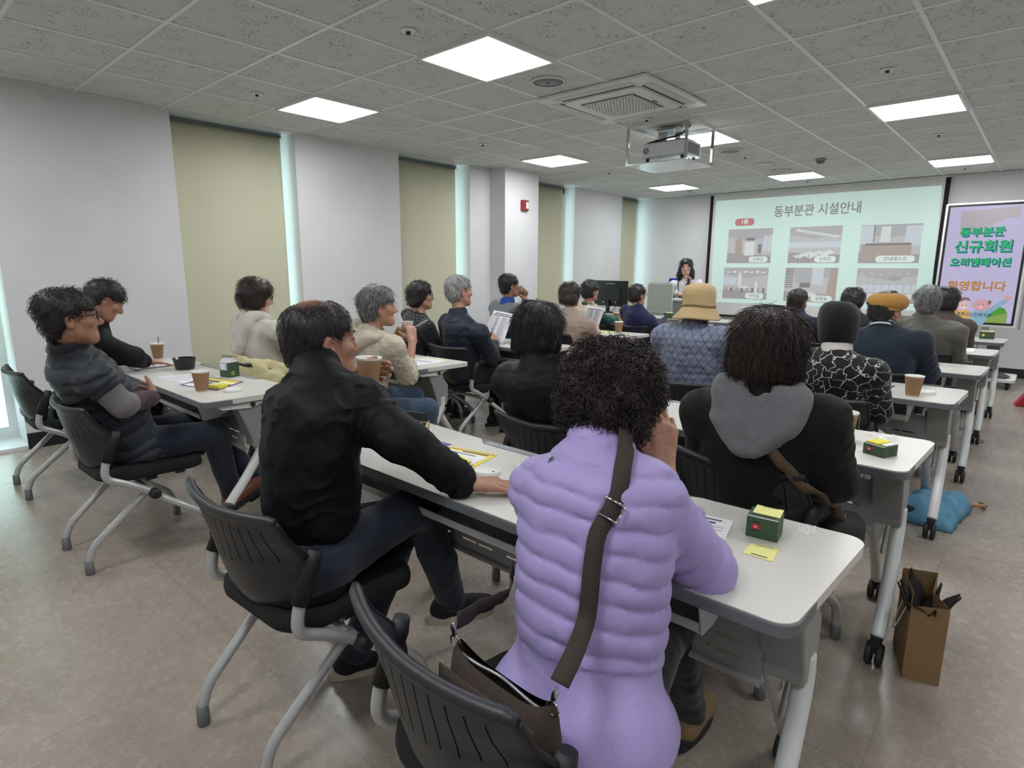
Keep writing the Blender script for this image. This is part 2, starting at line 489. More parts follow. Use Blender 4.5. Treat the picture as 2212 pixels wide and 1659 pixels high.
def ceiling_round(name, x, y, r, label, cat, grille=m_grey_grille, group=None):
    o = empty(name, (x, y, CEIL), 0, label, cat, group)
    MB().lathe([(r, .004), (r, -.008), (r * .94, -.012), (r * .9, -.008), (r * .9, .0)], 36).build('rim', m_fix, o)
    if grille: MB().lathe([(r * .9, -.006), (.0001, -.009)], 36).build('grille', grille, o)
    return o
o = ceiling_round('ceiling_speaker', -2.756, 3.429, .115, 'round grey ceiling speaker between the big light and the air conditioner', 'speaker', group='ceiling speakers')
MB().box((0, 0, -.0105), (.012, .022, .003)).build('badge', m_dark, o)
ceiling_round('ceiling_speaker', -2.768, 6.59, .115, 'round ceiling speaker right of the hanging projector', 'speaker', group='ceiling speakers')
ceiling_round('ceiling_disc', -2.785, 7.66, .11, 'round white ceiling disc above the left edge of the slide', 'ceiling fitting', m_fix)
ceiling_round('ceiling_ring', -2.787, 8.28, .13, 'flat pale ring in the ceiling just before the far light', 'ceiling fitting', m_ceil)
def sprinkler(x, y, label):
    o = empty('fire_sprinkler', (x, y, CEIL), 0, label, 'sprinkler', 'ceiling sprinklers')
    MB().lathe([(.045, .004), (.04, -.004), (.02, -.008), (.014, -.004)], 24).build('escutcheon', m_fix, o)
    MB().lathe([(.014, .0), (.010, -.010), (.013, -.013), (.013, -.017), (.0001, -.018)], 16).build('sprinkler_head', m_dark, o)
for x, y, lb in ((-2.783, 2.243, 'ceiling sprinkler left of the largest light'), (-4.583, 2.251, 'ceiling sprinkler near the left wall beside the second light'),
                 (-.961, 4.658, 'ceiling sprinkler at the upper right before the wide light'), (-.973, 7.085, 'ceiling sprinkler between the two right lights'),
                 (-2.767, 4.798, 'ceiling sprinkler between air conditioner and projector'), (-2.774, 7.041, 'ceiling sprinkler between two round speakers beyond the projector'),
                 (-4.574, 4.629, 'tiny dark ceiling sprinkler before the light above the column'), (-4.57, 7.002, 'tiny dark ceiling sprinkler beyond the light above the column'),
                 (-4.56, 9.38, 'tiny ceiling sprinkler above the presenter beyond the far light'), (-2.791, 9.441, 'tiny ceiling sprinkler above the slide by its far light'),
                 (-.985, 9.503, 'tiny ceiling sprinkler above the kiosk by the front wall')):
    sprinkler(x, y, lb)
sd = empty('smoke_detector', (-2.169, 7.735, CEIL), 0, 'grey domed smoke detector on the ceiling before the slide', 'smoke detector')
MB().lathe([(.055, .003), (.055, -.012), (.05, -.02)], 28).build('base', M('detector grey', srgb(150, 150, 152), .5), sd)
MB().lathe([(.045, -.02), (.042, -.035), (.03, -.048), (.0001, -.052)], 28).build('dome', M('detector dome', srgb(118, 120, 126), .4), sd)

# ------------------------------------------------------------------ hanging projector
pj = empty('projector_cradle', (-2.75, 5.21, CEIL), 0, 'chrome four post hanging cradle below the ceiling, carrying the white projector', 'projector mount')
m_chrome = M('chrome', srgb(200, 205, 208), .12, 1.0)
for sx in (-1, 1):
    for sy in (-1, 1):
        MB().box((sx * .285, sy * .26, -.165), (.022, .022, .33)).build('post', m_chrome, pj)
mb = MB()
for (cx, cy, dx, dy) in ((0, .26, .6, .03), (0, -.26, .6, .03), (.285, 0, .03, .5), (-.285, 0, .03, .5)): mb.box((cx, cy, -.008), (dx, dy, .02))
mb.build('ceiling_frame', m_fix, pj)
m_shelf = M('polished shelf', srgb(215, 220, 222), .15, 0.6)
MB().prism(rrect(.6, .55, .02, 3), -.335, -.325).build('shelf', m_shelf, pj)
mb = MB().box((-.06, .02, -.09), (.09, .12, .15)).box((.07, .02, -.09), (.05, .05, .16)).box((0, .0, -.02), (.2, .16, .02)); mb.build('lift_bracket', m_chrome, pj)
pr = empty('projector', (-2.72, 5.17, CEIL - .325), 0, 'white projector lying in the hanging chrome cradle', 'projector')
MB().prism(rrect(.44, .32, .03, 4), .05, .175).build('housing', M('projector white', srgb(214, 216, 216), .4), pr, bevel=.012)
ft = MB()
for sx in (-1, 1):
    for sy in (-1, 1): ft.lathe([(.014, 0), (.014, .052)], 12, Matrix.Translation((sx * .17, sy * .11, 0)))
ft.build('foot', m_dark, pr)
MB().lathe([(.028, 0), (.028, .004), (.0001, .004)], 24, basis((-.16, -.16, .11), (1, 0, 0), (0, 0, 1), (0, -1, 0))).build('emblem', m_grey_grille, pr)
MB().box((.221, 0, .11), (.004, .22, .09)).build('side_vent', M('vent grey', srgb(120, 124, 126), .6, bump=.8, bscale=300), pr)
MB().lathe([(.05, 0), (.05, .02), (.04, .022), (.0001, .015)], 24, basis((.08, .158, .115), (1, 0, 0), (0, 0, -1), (0, 1, 0))).build('lens', m_dark, pr)
MB().tube(smooth_path([(-.20, -.08, .19), (-.08, -.1, .2), (.05, -.09, .215), (.14, -.07, .24), (.2, -.05, .30)], 6), .008, 8).build('cable', m_dark, pr)
MB().prism(rrect(.38, .22, .02, 3), .176, .19).build('top_mat', m_dark, pr)

# ------------------------------------------------------------------ wall fittings
fa = empty('fire_alarm', (-5.335, 6.165, 2.19), 0, 'small red fire alarm box with white strobe on the column', 'fire alarm')
MB().prism(rrect(.13, .135, .012, 3), 0, .035, basis((0, 0, 0), (0, 1, 0), (0, 0, 1), (1, 0, 0))).build('alarm_body', M('alarm red', srgb(142, 32, 44), .4), fa, bevel=.004)
MB().prism(rrect(.038, .085, .01, 3, .028, .0), .03, .046, basis((0, 0, 0), (0, 1, 0), (0, 0, 1), (1, 0, 0))).build('strobe', M('strobe lens', srgb(236, 236, 240), .2), fa, bevel=.004)
oz = empty('wall_outlet', (XW, 1.774, .339), 0, 'white wall outlet plate low on the pier under the left table', 'outlet')
MB().prism(rrect(.12, .075, .006, 2), 0, .01, basis((0, 0, 0), (0, 1, 0), (0, 0, 1), (1, 0, 0))).build('plate', m_fix, oz, bevel=.003)
mb = MB()
for dy in (-.028, .028): mb.lathe([(.02, .0102), (.0001, .0105)], 16, basis((0, dy, 0), (0, 1, 0), (0, 0, 1), (1, 0, 0)))
mb.build('socket', M('socket grey', srgb(170, 170, 170), .5), oz)

# ================================================================== FRONT OF THE ROOM
def emis(name, col, e=0.5, base=None, rough=.6):
    k = NT(name); k.b.inputs['Base Color'].default_value = base if base else col
    k.b.inputs['Roughness'].default_value = rough
    k.b.inputs['Emission Color'].default_value = col; k.b.inputs['Emission Strength'].default_value = e
    return k.m
SL = 0.25      # brightness of the projected picture
def slide_col(name, r, g, b): return emis('slide ' + name, srgb(r, g, b), SL, base=tuple(.5 * c for c in srgb(r, g, b)[:3]) + (1,), rough=.9)

ps = empty('projection_screen', (-2.83, YF - .05, 0), 0, 'wide pull down projection screen with black side borders, slide shown on it', 'projection screen')
m_scr = M('screen fabric', srgb(222, 222, 221), .9)
MB().box((0, 0, 1.615), (3.24, .006, 2.0)).build('fabric', m_scr, ps)
for bx in (-1.645, 1.625): MB().box((bx, -.002, 1.615), (.055, .008, 2.0)).build('black_border', M('screen black', srgb(14, 14, 16), .8), ps)
MB().tube([(-1.66, 0, .605), (1.64, 0, .605)], .017, 12).build('bottom_bar', m_dark, ps)
MB().box((0, .01, 2.617), (3.34, .07, .022)).build('ceiling_slot', m_tbar, ps)
# the projected slide: thin layer on the fabric
S0 = Vector((-1.56, -.006, .815))          # lower left of the picture
SW, SH = 3.12, 1.70
base = MB().add([S0 + Vector((0, 0, .01)), S0 + Vector((SW + .06, 0, 0)), S0 + Vector((SW, 0, SH - .01)), S0 + Vector((-.01, 0, SH))], [(0, 1, 2, 3)])
slide = base.build('projected_slide', slide_col('paper', 214, 240, 232), ps)
def sl_rect(name, x0, z0, x1, z1, mat, dy=.002, r=0.0, parent=None):
    m = basis((0, -.006 - dy, 0), (1, 0, 0), (0, 0, 1), (0, -1, 0))
    if r: pts = rrect(x1 - x0, z1 - z0, r, 6, (x0 + x1) / 2, (z0 + z1) / 2)
    else: pts = [(x0, z0), (x1, z0), (x1, z1), (x0, z1)]
    return MB().prism(pts, 0, .0006, m).build(name, mat, parent or slide)
mT = slide_col('title grey', 150, 150, 146)
XS = 2.83
text_mesh('title_text', '동부분관 시설안내', .185, mT, slide, basis((-2.815 + XS, -.009, 2.272), (1, 0, 0), (0, 0, 1), (0, -1, 0)), bold=.003, sx=.88)
sl_rect('floor_pill', -4.05 + XS, 2.09, -3.735 + XS, 2.205, slide_col('pill red', 205, 132, 136), r=.05)
text_mesh('pill_text', '1층', .085, slide_col('white', 232, 236, 234), slide, basis((-3.89 + XS, -.0105, 2.147), (1, 0, 0), (0, 0, 1), (0, -1, 0)), bold=.003)
pm = [slide_col('photo wall', 196, 196, 198), slide_col('photo floor', 170, 166, 166), slide_col('photo ceiling', 182, 182, 184), slide_col('photo window', 206, 214, 222),
      slide_col('photo dark', 140, 136, 138), slide_col('photo bright', 222, 226, 224), slide_col('photo wood', 180, 168, 160)]
pics = [(-4.148, 1.486, -3.426, 2.036), (-3.162, 1.484, -2.42, 2.034), (-2.173, 1.481, -1.417, 2.022), (-4.179, .896, -3.441, 1.412), (-3.175, .886, -2.417, 1.413), (-2.163, .915, -1.406, 1.409)]
lab = ['수라간', '수라간', '안내데스크', '사무실', '상담실', '']
rp = random.Random(3)
for q, (x0, z0, x1, z1) in enumerate(pics):
    W_, H_ = x1 - x0, z1 - z0
    mb = MB(); m = basis((x0 + XS, -.008, z0), (W_, 0, 0), (0, 0, H_), (0, -1, 0))
    def R(a, b, c, d, mi, k=0):
        mb.cur = mi; mb.add([m @ Vector((p[0], p[1], .0004 * k)) for p in ((a, b), (c, b), (c, d), (a, d))], [(0, 1, 2, 3)])
    def Q(pts, mi, k=1):
        mb.cur = mi; mb.add([m @ Vector((p[0], p[1], .0004 * k)) for p in pts], [tuple(range(len(pts)))])
    R(0, 0, 1, 1, 0); Q([(0, 0), (1, 0), (1, .22), (0, .30)], 1); Q([(0, 1), (0, .80), (.5, .66), (1, .78), (1, 1)], 2)
    if q == 0:
        R(.18, .25, .34, .72, 6, 2); R(.40, .22, .62, .62, 5, 2); R(.70, .28, .78, .55, 4, 2)
        for a in (.82, .92): R(a, .35, a + .08, .8, 3, 2)
        R(.42, .66, .62, .74, 4, 3)
    elif q == 1:
        for a in range(5): Q([(.1 + .15 * a, .9 - .04 * a), (.4 + .13 * a, .8 - .03 * a), (.45 + .13 * a, .84 - .03 * a), (.15 + .15 * a, .95 - .04 * a)], 5, 2)
        R(0, .42, 1, .58, 3, 2)
        for a in range(3): Q([(.1 + .22 * a, .2 + .02 * a), (.42 + .2 * a, .32 + .02 * a), (.5 + .2 * a, .28), (.2 + .22 * a, .12)], 5, 3)
        for a in range(4): R(.2 + .2 * a, .05, .212 + .2 * a, .25, 4, 4)
    elif q == 2:
        R(0, .5, .22, .98, 3, 2); R(.74, .45, 1, .95, 3, 2); R(.22, .55, .24, 1, 4, 3); R(.04, .08, .86, .50, 6, 3); R(.1, .46, .84, .52, 4, 4); R(.34, .55, .5, .95, 5, 3)
    elif q == 3:
        R(0, .45, .3, .68, 3, 2); R(.34, .42, .42, .8, 5, 3)
        for a in range(7): Q([(.06 + .13 * a, .86 + .03 * (a % 2)), (.14 + .13 * a, .88 + .03 * (a % 2)), (.16 + .13 * a, .84), (.09 + .13 * a, .83)], 5, 3)
        Q([(p[0] * .12 + .48, p[1] * .04 + .38) for p in ellipse_pts(1, 1, 18)], 5, 3)
        for a in range(8): R(.05 + .12 * a, .22, .11 + .12 * a, .36, 4 if a % 2 else 6, 2)
        R(.72, .2, .78, .55, 5, 3)
    elif q == 4:
        for a in range(9): R(0, .42 + .065 * a, .16, .45 + .065 * a, 4, 2)
        R(.2, .55, .5, 1, 2, 2); R(.52, .5, .74, 1, 3, 2); Q([(.8, 0), (.98, 0), (1, 1), (.86, 1)], 6, 3); Q([(.05, .1), (.5, .3), (.66, .22), (.2, 0)], 5, 3); R(.3, .42, .5, .56, 4, 4)
    else:
        R(0, .30, 1, .52, 3, 2)
        for a in range(8): R(.08 + .12 * a, .3, .085 + .12 * a, .55, 4, 3)
        Q([(p[0] * .11 + .64, p[1] * .055 + .70) for p in ellipse_pts(1, 1, 18)], 6, 3)
        for a in range(6): Q([(p[0] * .02 + .1 + .15 * a, p[1] * .014 + .82 + .03 * (a % 2)) for p in ellipse_pts(1, 1, 10)], 5, 3)
        for a in range(6): R(.05 + .16 * a, .12, .15 + .16 * a, .26, 5 if a % 2 else 6, 3)
    mb.build('slide_photo', pm, slide, weld=False)
    if lab[q]:
        wd = .30 if q != 2 else .48
        sl_rect('caption_pill', x1 - wd - .05 + XS, z0 + .01, x1 - .05 + XS, z0 + .105, slide_col('caption white', 226, 238, 234), .005, r=.042)
        text_mesh('caption_text', lab[q], .062, mT, slide, basis((x1 - wd / 2 - .05 + XS, -.0125, z0 + .057), (1, 0, 0), (0, 0, 1), (0, -1, 0)), bold=.001)

# ------------------------------------------------------------------ portrait display on a wheeled stand
KY = 9.3
kd = empty('display_stand', (-.675, KY, 0), 0, 'white framed portrait display showing lilac welcome poster, on wheeled white stand', 'display')
m_kw = M('display white', srgb(226, 227, 229), .35)
KX0, KX1, KZ0, KZ1 = -.425, .425, .70, 2.19
mz = basis((0, 0, 0), (1, 0, 0), (0, 0, 1), (0, -1, 0))
MB().prism(rrect(.85, 1.49, .02, 4, 0, 1.445), -.07, .0, mz).build('cabinet', m_kw, kd, bevel=.006)
MB().prism(rrect(.80, 1.44, .006, 2, 0, 1.45), .0005, .003, mz).build('bezel', m_dark, kd)
KE = .40
def kcol(n, r, g, b): return emis('display ' + n, srgb(r, g, b), KE, base=srgb(8, 8, 8), rough=.15)
sc_ = MB().prism([(-.375, .755), (.375, .755), (.375, 2.145), (-.375, 2.145)], .0031, .0036, mz).build('poster_screen', kcol('lilac', 208, 200, 236), kd)
def kpoly(name, pts, mat, d=.004): return MB().prism(pts, d, d + .0003, mz).build(name, mat, sc_)
kpoly('poster_patch', [(-.25, 1.80), (-.02, 1.87), (.16, 1.98), (.30, 2.0), (.30, 2.12), (-.26, 2.09)], kcol('beige patch', 196, 188, 196))
kb, kg, ko = kcol('deep blue', 44, 84, 160), kcol('green letters', 52, 200, 120), kcol('orange letters', 206, 140, 66)
for txt, size, z, sx, x in (('동부분관', .118, 1.835, 1.0, -.03), ('신규회원', .155, 1.66, 1.0, .0), ('오리엔테이션', .108, 1.475, 1.0, -.01)):
    text_mesh('poster_text_shadow', txt, size, kb, sc_, basis((x + .010, -.0046, z - .010), (1, 0, 0), (0, 0, 1), (0, -1, 0)), bold=.005, sx=sx)
    text_mesh('poster_text', txt, size, kg, sc_, basis((x, -.0056, z), (1, 0, 0), (0, 0, 1), (0, -1, 0)), bold=.004, sx=sx)
text_mesh('poster_text', '환영합니다', .125, ko, sc_, basis((-.01, -.005, 1.185), (1, 0, 0), (0, 0, 1), (0, -1, 0)), bold=.0035)
# waving couple among hills: generic drawing
hill, hill2, hill3 = kcol('hill green', 90, 168, 70), kcol('hill olive', 150, 180, 96), kcol('hill pale', 168, 206, 160)
kpoly('poster_hill', [(.10, .755), (.10, .82), (.16, .90), (.24, .955), (.30, .93), (.33, .86), (.33, .755)], hill, .0041)
kpoly('poster_hill', [(.06, .755), (.09, .80), (.18, .83), (.26, .86), (.33, .88), (.33, .755)], hill2, .0045)
kpoly('poster_hill', ellipse_pts(.10, .10, 20, -.29, .90), hill3, .0041)
skin1, skin2 = kcol('drawn skin', 240, 204, 210), kcol('drawn skin warm', 230, 176, 182)
yel, blu = kcol('drawn yellow', 232, 186, 104), kcol('drawn blue', 150, 190, 214)
kpoly('poster_arm', [(-.31, .985), (-.27, 1.0), (-.13, .87), (-.18, .83)], yel, .0048)
kpoly('poster_body', ellipse_pts(.095, .10, 20, -.09, .80), yel, .005)
kpoly('poster_arm', [(.06, .85), (.11, .90), (.28, 1.045), (.32, 1.02), (.16, .86), (.12, .82)], blu, .0048)
kpoly('poster_body', ellipse_pts(.085, .10, 20, .055, .81), blu, .005)
kpoly('poster_hand', ellipse_pts(.035, .028, 14, .31, 1.055), skin2, .0052)
kpoly('poster_face', ellipse_pts(.075, .062, 24, -.12, .955), skin1, .0054)
kpoly('poster_face', ellipse_pts(.088, .068, 24, .07, .965), skin2, .0054)
br_ = kcol('drawn brown', 150, 122, 116)
kpoly('poster_hair', [(-.22, .96), (-.19, 1.03), (-.12, 1.055), (-.06, 1.05), (-.04, 1.01), (-.10, 1.02), (-.17, .98), (-.19, .93)], br_, .0058)
kpoly('poster_hair', ellipse_pts(.018, .028, 12, .145, 1.0), br_, .0058)
for ex, ez in ((-.115, .955), (-.075, .955), (.035, .975), (.085, .975)): kpoly('poster_eye', ellipse_pts(.006, .006, 10, ex, ez), kcol('drawn dark', 96, 84, 92), .0062)
for ex, ez in ((-.10, .925), (.065, .938)): kpoly('poster_smile', [(ex - .022, ez + .008), (ex - .012, ez - .006), (ex + .012, ez - .006), (ex + .022, ez + .008)], kcol('drawn white', 250, 244, 246), .0062)
text_mesh('poster_logo_text', '충주시노인복지관', .052, kcol('logo navy', 40, 74, 130), sc_, basis((.01, -.0072, .842), (1, 0, 0), (0, 0, 1), (0, -1, 0)), bold=.0008, sx=.9)
kpoly('poster_logo', ellipse_pts(.026, .02, 16, -.235, .845), kcol('logo blue', 44, 110, 170), .0068)
kpoly('poster_logo', ellipse_pts(.02, .02, 16, -.195, .848), kcol('logo orange', 222, 160, 120), .0066)
m_post = M('stand post', srgb(150, 160, 158), .5)
MB().box((.14, .05, .38), (.07, .05, .66)).build('post', m_post, kd); MB().box((-.14, .05, .38), (.07, .05, .66)).build('post', m_post, kd)
MB().box((.455, .03, 1.4), (.025, .05, 1.42)).build('side_rail', M('rail grey', srgb(140, 146, 150), .5), kd)
pl = MB().prism(rrect(.92, .60, .05, 5, .05, -.05), .085, .125); pl.build('base_plate', m_kw, kd, bevel=.008)
for sx in (-.34, .44):
    for sy in (-.28, .18):
        MB().lathe([(.0001, -.018), (.035, -.016), (.04, -.01), (.04, .01), (.035, .016), (.0001, .018)], 18, basis((sx, sy, .04), (0, 0, 1), (0, 1, 0), (1, 0, 0))).build('caster', m_dark, kd)
cc = empty('cable_coil', (-.42, 9.10, .127), 0, 'coiled grey cable lying on the base of the portrait display', 'cable')
mb = MB()
for t in range(7):
    r = .14 + .012 * (t % 3); z = .008 + .010 * (t // 2)
    mb.tube([(r * 1.15 * math.cos(2 * PI * k / 28) + .01 * math.sin(t), r * math.sin(2 * PI * k / 28), z + .003 * math.sin(5 * k)) for k in range(29)], .006, 6, cap=False)
mb.build('coil', M('cable grey', srgb(90, 100, 98), .5), cc)

# ------------------------------------------------------------------ presenter's desk, lectern board, monitor desk
m_lam = M('pale laminate', srgb(214, 208, 200), .4, noise=.02)
m_greyp = M('podium grey', srgb(165, 170, 164), .5)
def plain_desk(label, x0, x1, y0, y1, h, front=True, fm=None):
    o = empty('desk', ((x0 + x1) / 2, (y0 + y1) / 2, 0), 0, label, 'desk')
    W_, D_ = x1 - x0, y1 - y0
    MB().prism(rrect(W_, D_, .02, 3), h - .028, h).build('desktop', m_lam, o, bevel=.004)
    for sx in (-1, 1): MB().box((sx * (W_ / 2 - .03), 0, (h - .028) / 2), (.03, D_ - .08, h - .028)).build('side_panel', m_greyp, o)
    if front: MB().box((0, -D_ / 2 + .05, h - .028 - .2), (W_ - .1, .018, .4)).build('modesty_panel', fm or m_greyp, o)
    return o
plain_desk("presenter's pale topped desk beside the grey lectern board", -4.62, -3.84, 8.32, 8.75, .93)
plain_desk('pale computer desk carrying the black monitor', -5.60, -4.82, 7.95, 8.4, .69, fm=m_dark)
lb = empty('lectern_board', (-4.32, 8.12, 0), 0, 'grey upright board in a rounded tube frame before the presenter', 'stand board')
fw, fh = .40, 1.175
pth = fillet_path([(-fw / 2, 0, .02), (-fw / 2, 0, fh), (fw / 2, 0, fh), (fw / 2, 0, .02)], .06, 6)
MB().tube(pth, .012, 10).build('tube_frame', M('board frame', srgb(188, 194, 190), .35), lb)
MB().box((0, 0, .955), (fw - .02, .01, .40)).build('upper_panel', m_greyp, lb)
MB().box((0, -.012, .745), (fw + .02, .02, .018)).build('crossbar', M('board frame'), lb)
MB().box((0, 0, .40), (fw - .02, .012, .66)).build('lower_panel', M('board lower', srgb(158, 164, 158), .5), lb)
ho = MB()
for a in range(9): ho.lathe([(.006, 0), (.0001, .001)], 8, basis((-.15 + .0375 * a, -.0056, 1.10 - .02 * (a % 2)), (1, 0, 0), (0, 0, 1), (0, -1, 0)))
ho.build('board_hole', M('hole light', srgb(205, 210, 206), .5), lb)
ft = MB().box((-fw / 2, 0, .012), (.03, .34, .024)).box((fw / 2, 0, .012), (.03, .34, .024)); ft.build('foot', m_dark, lb)
mo = empty('computer_monitor', (-5.18, 8.12, .69), -.12, 'black computer monitor seen from behind on the front desk', 'monitor')
MB().box((0, 0, .305), (.66, .035, .40)).build('monitor_back', M('monitor black', srgb(20, 22, 26), .35), mo, bevel=.008)
MB().box((0, -.02, .30), (.40, .02, .22)).build('rear_cover', M('monitor rear', srgb(26, 28, 32), .5), mo, bevel=.006)
MB().box((0, .0185, .305), (.64, .002, .38)).build('screen', m_dark, mo)
MB().box((-.03, -.03, .11), (.05, .03, .22)).build('neck', m_dark, mo)
MB().prism(rrect(.26, .18, .03, 4), 0, .012).build('base', m_dark, mo)
text_mesh('logo_text', 'HITC 해아라', .034, M('monitor logo', srgb(190, 194, 198), .5), mo, basis((.0, -.0185, .455), (1, 0, 0), (0, 0, 1), (0, -1, 0)))
for px in (-.12, -.05, .12): MB().box((px, -.0315, .17), (.03, .004, .022)).build('port', M('port silver', srgb(186, 190, 196), .3, .5), mo)
MB().tube(smooth_path([(.1, -.03, .17), (.16, -.07, .12), (.14, -.08, .06), (.05, -.06, .03), (.12, -.09, .012)], 6), .005, 6).build('cable', m_dark, mo)
kbx = empty('desk_box', (-4.53, 8.55, .93), .2, "black device lying on the presenter's desk beside the grey board", 'device')
MB().box((0, 0, .025), (.30, .2, .05)).build('case', m_dark, kbx, bevel=.01)
MB().prism(rrect(.14, .10, .03, 4, -.02, .0), .05, .085).build('handset', M('handset', srgb(38, 40, 44), .4), kbx, bevel=.012)
bc = empty('office_chair', (-4.66, 9.25, 0), PI, 'blue backed chair behind the presenter, left of her', 'chair')
m_blue = M('royal blue cloth', srgb(34, 44, 140), .8)
MB().box((0, -.20, .98), (.42, .05, .50)).build('backrest', m_blue, bc, bevel=.02)
MB().box((0, .03, .58), (.44, .44, .06)).build('seat', m_blue, bc, bevel=.02)
for sx in (-1, 1):
    MB().tube(fillet_path([(sx * .2, -.2, .85), (sx * .2, -.2, .012), (sx * .2, .22, .012)], .04), .011, 8).build('leg', m_chrome, bc)
    MB().tube([(sx * .2, .2, .012), (sx * .2, .2, .56)], .011, 8).build('leg', m_chrome, bc)

# ================================================================== TRAINING TABLES
m_top = M('table laminate', srgb(211, 208, 202), .32, noise=.015, nscale=200)
m_band = M('grey edge band', srgb(104, 108, 112), .5)
m_legw = M('white powder coat', srgb(216, 218, 218), .3)
m_brk = M('grey leg bracket', srgb(142, 144, 143), .5)
m_panel = M('grey steel panel', srgb(150, 152, 154), .45)
m_tray = M('pale book tray', srgb(196, 197, 196), .45)
m_cast = M('caster black', srgb(34, 34, 36), .6)
TW, TD, TH = 1.70, .50, .72

def make_table():
    """origin: floor under the middle of the near edge; x right, y away."""
    t = empty('training_table')
    # white top: recessed along the middle of the far edge where the grey cable strip shows
    def outline(inset):
        o = []
        r = .045 - inset * .3
        x0, x1, y0, y1 = -TW / 2 + inset, TW / 2 - inset, inset, TD - inset
        def arc(cx, cy, a0, n=6): return [(cx + r * math.cos(a0 + PI / 2 * k / n), cy + r * math.sin(a0 + PI / 2 * k / n)) for k in range(n + 1)]
        o += arc(x1 - r, y0 + r, -PI / 2) + arc(x1 - r * .6, y1 - r * .6, 0)
        o += [(TW / 2 - .36, y1)]
        for k in range(7):
            s = k / 6; o.append((TW / 2 - .40 - .07 * s, y1 - .045 * (3 * s * s - 2 * s ** 3)))
        for k in range(7):
            s = 1 - k / 6; o.append((-TW / 2 + .40 + .07 * s, y1 - .045 * (3 * s * s - 2 * s ** 3)))
        o += [(-TW / 2 + .36, y1)] + arc(x0 + r * .6, y1 - r * .6, PI / 2) + arc(x0 + r, y0 + r, PI)
        return o
    MB().prism(outline(.004), TH - .026, TH).build('tabletop', m_top, t)
    MB().prism(rrect(TW, TD, .045, 6, 0, TD / 2), TH - .031, TH - .0025).build('edge_band', m_band, t, bevel=.003)
    sl = MB().box((0, TD - .026, TH - .0015), (.78, .034, .004)); sl.build('cable_strip', M('strip grey', srgb(150, 155, 158), .4), t)
    # book tray
    P = []
    W_ = TW - .40
    for y, z in ((.05, .625), (.055, .60), (.10, .585), (.30, .60), (.32, .63)): P.append([(x, y, z) for x in (-W_ / 2, 0, W_ / 2)])
    MB().sheet(P, False).build('book_tray', m_tray, t, solid=.003)
    for sx in (-1, 1):
        MB().prism([(.04, .69), (.07, .585), (.13, .585), (.30, .66), (.30, .69)], -.002, .002, basis((sx * W_ / 2, 0, 0), (0, 1, 0), (0, 0, 1), (1, 0, 0))).build('tray_end', m_legw, t)
    # modesty panel with slots
    pn = MB(); xs = [-(TW / 2 - .12)]
    W2 = TW - .24
    slots = []
    for gx in np.linspace(-W2 / 2 + .12, W2 / 2 - .12, 7): slots += [(gx - .07, gx - .005), (gx + .005, gx + .07)]
    rows = [(.455, .461), (.495, .501)]
    zs = [.42] + [z for r in rows for z in r] + [.60]
    xs = [-W2 / 2] + [x for s in slots for x in s] + [W2 / 2]
    vy = lambda z: .235
    for a in range(len(zs) - 1):
        for c in range(len(xs) - 1):
            if a % 2 == 1 and c % 2 == 1: continue
            pn.add([(xs[c], vy(0), zs[a]), (xs[c + 1], vy(0), zs[a]), (xs[c + 1], vy(0), zs[a + 1]), (xs[c], vy(0), zs[a + 1])], [(0, 1, 2, 3)])
    pn.tube([(-W2 / 2, .235, .415), (W2 / 2, .235, .415)], .011, 8)
    pn.build('modesty_panel', m_panel, t)
    for sx in (-1, 1):
        e = sx * TW / 2
        br = MB()
        prof = [(.16, .69), (.20, .60), (.245, .47), (.245, .44), (.335, .44), (.345, .50), (.345, .58), (.31, .62), (.29, .69)]
        br.prism(prof, -.055, .045, basis((e - sx * .075, 0, 0), (0, 1, 0), (0, 0, 1), (1, 0, 0)))
        br.build('leg_bracket', m_brk, t, bevel=.006)
        MB().prism([(.06, .692), (.10, .665), (.24, .655), (.29, .67), (.36, .692)], -.003, .003, basis((e - sx * .02, 0, 0), (0, 1, 0), (0, 0, 1), (1, 0, 0))).build('hinge_plate', m_legw, t)
        MB().lathe([(.012, -.005), (.012, .005)], 14, basis((e - sx * .016, .25, .672), (0, 1, 0), (0, 0, 1), (1, 0, 0))).build('hinge_bolt', m_cast, t)
        p = smooth_path([(e - sx * .045, .295, .50), (e - sx * .043, .292, .44), (e - sx * .040, .262, .385), (e - sx * .035, .19, .285), (e - sx * .03, .11, .19), (e - sx * .028, .045, .10)], 6)
        MB().tube(p, .0235, 16).build('leg', m_legw, t)
        p = [(e - sx * .115, .27, .50), (e - sx * .118, .30, .42), (e - sx * .12, .515, .10)]
        MB().tube(fillet_path(p, .05), .022, 16).build('leg', m_legw, t)
        MB().box((e - sx * .085, .325, .36), (.008, .03, .12), mat=Matrix.Rotation(-.6, 3, 'X')).build('leg_strap', m_brk, t)
        for (cx, cy) in ((e - sx * .03, .035), (e - sx * .12, .53)):
            mb = MB()
            for dx in (-.016, .016):
                mb.lathe([(.0001, -.011), (.036, -.010), (.041, -.004), (.041, .004), (.036, .010), (.0001, .011)], 20, basis((cx + dx, cy, .041), (0, 0, 1), (0, 1, 0), (1, 0, 0)))
            mb.box((cx, cy + .005, .075), (.026, .045, .05)); mb.lathe([(.016, .07), (.02, .10), (.02, .112)], 12, Matrix.Translation((cx, cy + .01, 0)))
            mb.build('caster', m_cast, t)
    return t

